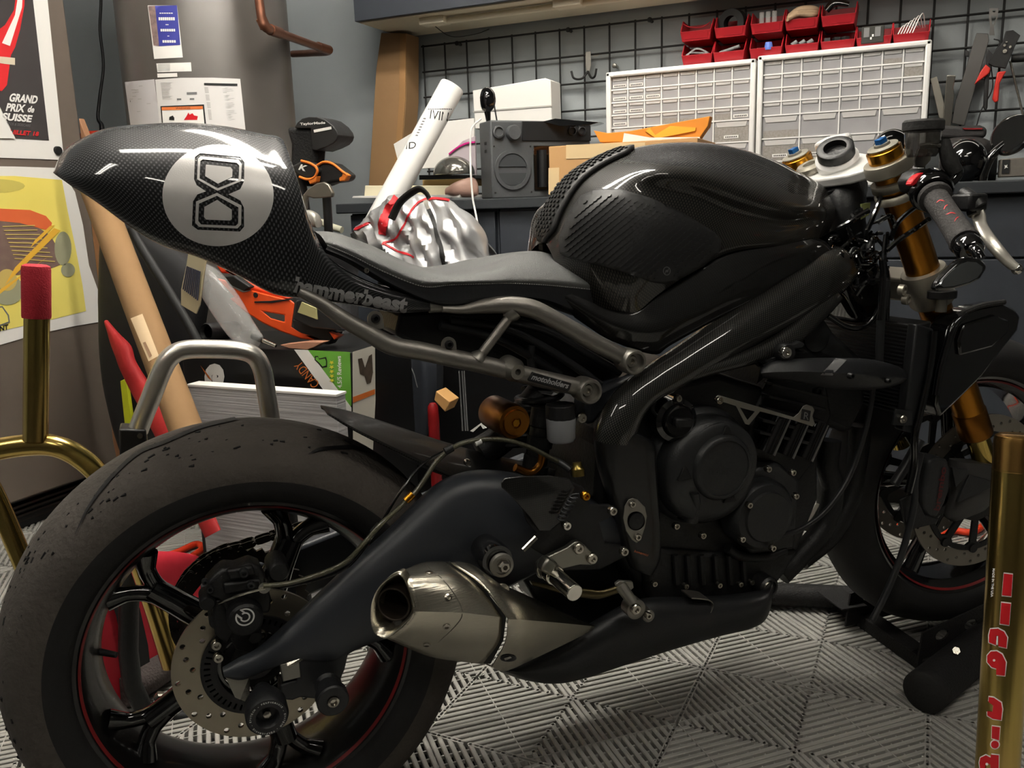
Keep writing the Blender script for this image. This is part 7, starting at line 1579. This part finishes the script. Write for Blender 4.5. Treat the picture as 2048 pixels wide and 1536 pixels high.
# ---- tools hanging right of the drawer cabinets
z5 = lambda x, y: (1548+x*.2441, y*.2441)
def rz5(name, L, y, th, mat, parent=None, bevel=.0015, **k): return rpl(name, [z5(*p) for p in L], y, th, mat, parent, bevel, **k)
sw = thing('hand_saw', 'long grey saw blade hanging beside the drawer cabinets', 'saw'); M_bl = pm('blade_grey', (98, 96, 94), .35, metal=.8)
rz5('blade', [(1660, 270), (1755, 275), (1762, 330), (1560, 1030), (1455, 1010), (1480, 860), (1640, 330)], 3.155, .003, M_bl, sw)
bm = nb(); sheet(bm, [[z5(*p) for p in [(1765, 68), (1842, 66), (1830, 150), (1802, 215), (1808, 290), (1762, 290), (1770, 215), (1760, 140)]], [z5(*p) for p in circ(1802, 90, 12, 12)], [z5(*p) for p in [(1778, 130), (1825, 130), (1800, 200), (1788, 200)]]], lambda x, y, s: RY(x, y, 3.15+(.004 if s else 0)), 0); finish('handle', bm, M_bl, sw, smooth=20)
o = rz5('pry_bar', [(1280, 645), (1335, 625), (1400, 860), (1395, 1000), (1350, 960)], 3.158, .004, pm('pale_steel', (184, 180, 168), .4, metal=.5)); tag(o, 'pale flat bar standing right beside the drawer cabinet', 'tool')
o = rz5('steel_ruler', [(1415, 615), (1490, 618), (1470, 720), (1478, 780), (1450, 1040), (1385, 1030), (1405, 720)], 3.15, .003, M_chrome); tag(o, 'bright steel blade left of the long grey saw', 'tool')
pl_ = thing('tin_snips', 'black and red handled cutters hanging at the upper right', 'cutters')
rz5('jaw', [(1900, 255), (1960, 245), (2020, 290), (1975, 380), (1900, 560), (1800, 545), (1760, 520), (1800, 430), (1870, 350)], 3.12, .012, M_ink, pl_)
rz5('left_handle', [(1735, 525), (1775, 560), (1765, 600), (1700, 650), (1640, 695), (1690, 590)], 3.11, .014, pm('tool_red', (198, 44, 34), .4), pl_, .003); rz5('right_handle', [(1830, 590), (1905, 580), (1880, 625), (1850, 680), (1840, 830), (1810, 840), (1790, 810), (1815, 670)], 3.11, .014, pm('tool_red', (198, 44, 34)), pl_, .003)
for c in ((1890, 420, 14), (1888, 372, 9), (1935, 385, 9), (1905, 345, 5)): bm = nb(); p = RY(*z5(c[0], c[1]), 3.118); cyl(bm, p, p+V(0, -.003, 0), c[2]*.00042, seg=12); finish('rivet', bm, M_bolt, pl_)
p3 = thing('wire_stripper', 'black handled pliers hanging behind the red cutters', 'pliers'); rz5('handle', [(1725, 620), (1765, 620), (1750, 880), (1735, 915), (1715, 880)], 3.12, .01, M_ink, p3, .003); rz5('jaw', [(1750, 400), (1800, 450), (1770, 620), (1735, 620), (1740, 480)], 3.13, .01, M_black, p3)
o = rz5('black_clip', [(1570, 410), (1600, 420), (1596, 465), (1566, 460)], 3.15, .01, M_black); tag(o, 'small black clip on the wire grid beside the saw', 'clip')
sc = thing('screwdriver', 'thin steel screwdriver slanting at the right edge above the round mirror', 'screwdriver'); bm = nb(); cyl(bm, RY(*z5(1935, 500), 3.145), RY(*z5(2045, 960), 3.145), .0035, seg=10); finish('shaft', bm, M_bolt, sc); bm = nb(); cyl(bm, RY(*z5(1945, 480), 3.145), RY(*z5(2110, 470), 3.145), .012, seg=14); finish('handle', bm, M_ink, sc)
bm = nb(); tube(bm, [RY(*z5(x, y), 3.14) for x, y in ((1800, 320), (1850, 350), (1780, 500), (1790, 720), (1700, 900), (1660, 1030))], .0018, 6, 6); tag(finish('thin_cord', bm, M_ink), 'thin black cord trailing down among the hanging tools', 'cord')
# ---- right end of the bench
yb = 2.72
bm = nb(); c = RY(1930, 322, yb+.02); bmesh.ops.create_uvsphere(bm, u_segments=40, v_segments=24, radius=1, matrix=Matrix.Translation(c) @ Matrix.Diagonal((.055, .055, .06, 1))); tag(finish('black_globe', bm, M_gloss, None, smooth=60), 'glossy black ball on the bench behind the brake lever', 'ball')
rm = thing('round_mirror', 'round black mirror on a stalk at the right end of the bench', 'mirror'); p = RY(2020, 268, yb); ax = V(-.55, -.75, .35)
bm = nb(); lathe(bm, [(0, 0), (.05, 0), (.056, .004), (.056, .012), (.04, .03), (0, .036)], p, -ax, seg=40); finish('mirror_head', bm, M_gloss, rm); bm = nb(); lathe(bm, [(0, .001), (.047, .001)], p, ax, seg=40); finish('glass', bm, pm('dark_glass', (60, 60, 60), .1, metal=.8), rm)
bm = nb(); tube(bm, [p-ax*.02, RY(1985, 310, yb), RY(1968, 345, yb), RY(1965, 362, yb)], .012, 12, 5); finish('stalk', bm, M_gloss, rm)
tb = thing('parts_tin', 'grey and black printed box at the far right bench edge', 'box'); rpl('box', [(2003, 318), (2060, 314), (2060, 352), (2001, 354)], yb-.04, .08, pm('box_taupe', (112, 106, 98), .5, rgb2=(92, 88, 82), vs=90), tb); rpl('black_label', [(2005, 320), (2020, 319), (2018, 346), (2003, 347)], yb-.043, .003, M_ink, tb, 0)
rpl('white_star', [(2009, 330), (2012, 331), (2015, 329), (2014, 333), (2016, 336), (2012, 335), (2009, 338), (2010, 334)], yb-.045, .002, M_paper, tb, 0)
o = rpl('tool_roll', [(1868, 262), (1885, 250), (1925, 252), (1960, 250), (1975, 256), (1972, 275), (1915, 278), (1870, 275)], 2.9, .1, pm('roll_black', (40, 38, 38), .7, bump=(60, .4)), None, .01, bseg=3); tag(o, 'black and red fabric tool roll on the bench under the hanging tools', 'tool roll')
o_ = rpl('red_edge', [(1925, 256), (1966, 256), (1964, 259), (1928, 259)], 2.895, .01, pm('dark_red', (150, 20, 24)), o, 0)
bm = nb(); blade(bm, [(1880, 285, 1878, 360, 2.85, .05), (1910, 275, 1915, 360, 2.85, .08), (1960, 275, 1965, 362, 2.85, .08), (1995, 290, 1990, 362, 2.85, .03)], RY, seg=18, ex=3); tag(finish('dark_pouch', bm, pm('dark_leather', (34, 30, 30), .6, bump=(40, .5)), None, smooth=60), 'dark leather pouch behind the glossy black ball', 'pouch')
bm = nb(); blade(bm, [(1745, 292, 1752, 300, 2.75, .01), (1760, 268, 1768, 300, 2.75, .025), (1785, 257, 1795, 300, 2.76, .03), (1810, 262, 1815, 300, 2.77, .02), (1822, 275, 1822, 295, 2.78, .008)], RY, seg=18, ex=2.4); bso = finish('glossy_shell', bm, M_gloss, None, smooth=60); tag(bso, 'glossy black shell behind the top yoke', 'shell')
o = rpl('shell_rest', [(1748, 298), (1825, 298), (1825, 362), (1748, 362)], 2.74, .08, M_black, None); tag(o, 'dark block under the glossy black shell on the bench', 'block')
# ---- front wheel stand on the floor
fs = thing('front_wheel_stand', 'black steel front wheel stand with round feet under the front tyre', 'stand'); M_pw = pm('powder_black', (24, 23, 23), .65, bump=(300, .5))
bm = nb(); cyl(bm, RZ(1500, 1186, .03), RZ(1720, 1196, .03), .026, seg=24); finish('cross_tube', bm, M_pw, fs)
a, b = RZ(1848, 1385, .038), RZ(1990, 1270, .038); bm = nb(); cyl(bm, a, a+(b-a)*2.2, .038, seg=36); ft = finish('foot_tube', bm, M_pw, fs); bm = nb(); lathe(bm, [(0, -.004), (.03, -.004), (.038, 0), (.0385, .012)], a, b-a, seg=36); finish('end_plug', bm, M_rubber, ft)
bm = nb(); P = [RZ(1655, 1195, .0), RZ(1890, 1365, .0)]; d = (P[1]-P[0]).normalized(); n = V(-d.y, d.x, 0)
prism(bm, [P[0]+n*.02, P[0]-n*.02, P[1]-n*.02, P[1]+n*.02], V(0, 0, .03)); finish('rail', bm, M_pw, fs, bevel=.003)
for y in (-.098, .09):
    hl = [circ(1.26+.075*k, .07+.006*math.sin(k*2), .017, 14, .011) for k in range(5)]
    bm = nb(); sheet(bm, [[(1.2, .012), (1.21, .085), (1.4, .115), (1.62, .105), (1.68, .012)]]+hl, lambda x, z, s: tor(V(x, y+.004*s, z)), 0); finish('side_plate', bm, M_pw, fs, smooth=20)
bm = nb(); c = RZ(1670, 1190, .055); prism(bm, [c+d*x+n*y for x, y in ((-.02, -.03), (.07, -.03), (.07, .03), (-.02, .03))], V(0, 0, .004)); finish('lug_plate', bm, M_pw, fs, bevel=.001)
bm = nb(); c = RZ(1912, 1302, .08); cyl(bm, c, c+V(0, -.006, .004), .007, seg=6); finish('bolt', bm, M_bolt, fs)
# ================================================================ every thing gets its origin at its base
bpy.context.view_layer.update()
for r in ROOTS:
    if r.get('placed'): continue
    lo = Vector((1e9,)*3); hi = Vector((-1e9,)*3); ok = False
    for ch in r.children_recursive:
        if ch.type == 'MESH' and len(ch.data.vertices):
            for c in ch.bound_box:
                p = ch.matrix_world @ Vector(c); ok = True
                for i in range(3): lo[i] = min(lo[i], p[i]); hi[i] = max(hi[i], p[i])
    if not ok: continue
    base = Vector(((lo.x+hi.x)/2, (lo.y+hi.y)/2, lo.z))
    d = base-r.location
    r.location = base
    for ch in r.children: ch.location = Vector(ch.location)-d
for o in list(COL.objects):
    if o.type == 'MESH' and o.parent is None and o.get('kind') != 'structure' and Vector(o.location).length < 1e-9 and len(o.data.vertices) and not o.data.users > 1:
        vs = [v.co for v in o.data.vertices]
        b = Vector(((min(v.x for v in vs)+max(v.x for v in vs))/2, (min(v.y for v in vs)+max(v.y for v in vs))/2, min(v.z for v in vs)))
        o.data.transform(Matrix.Translation(-b)); o.location = b
        for ch in o.children: ch.location = Vector(ch.location)-b; ch.matrix_parent_inverse = Matrix()
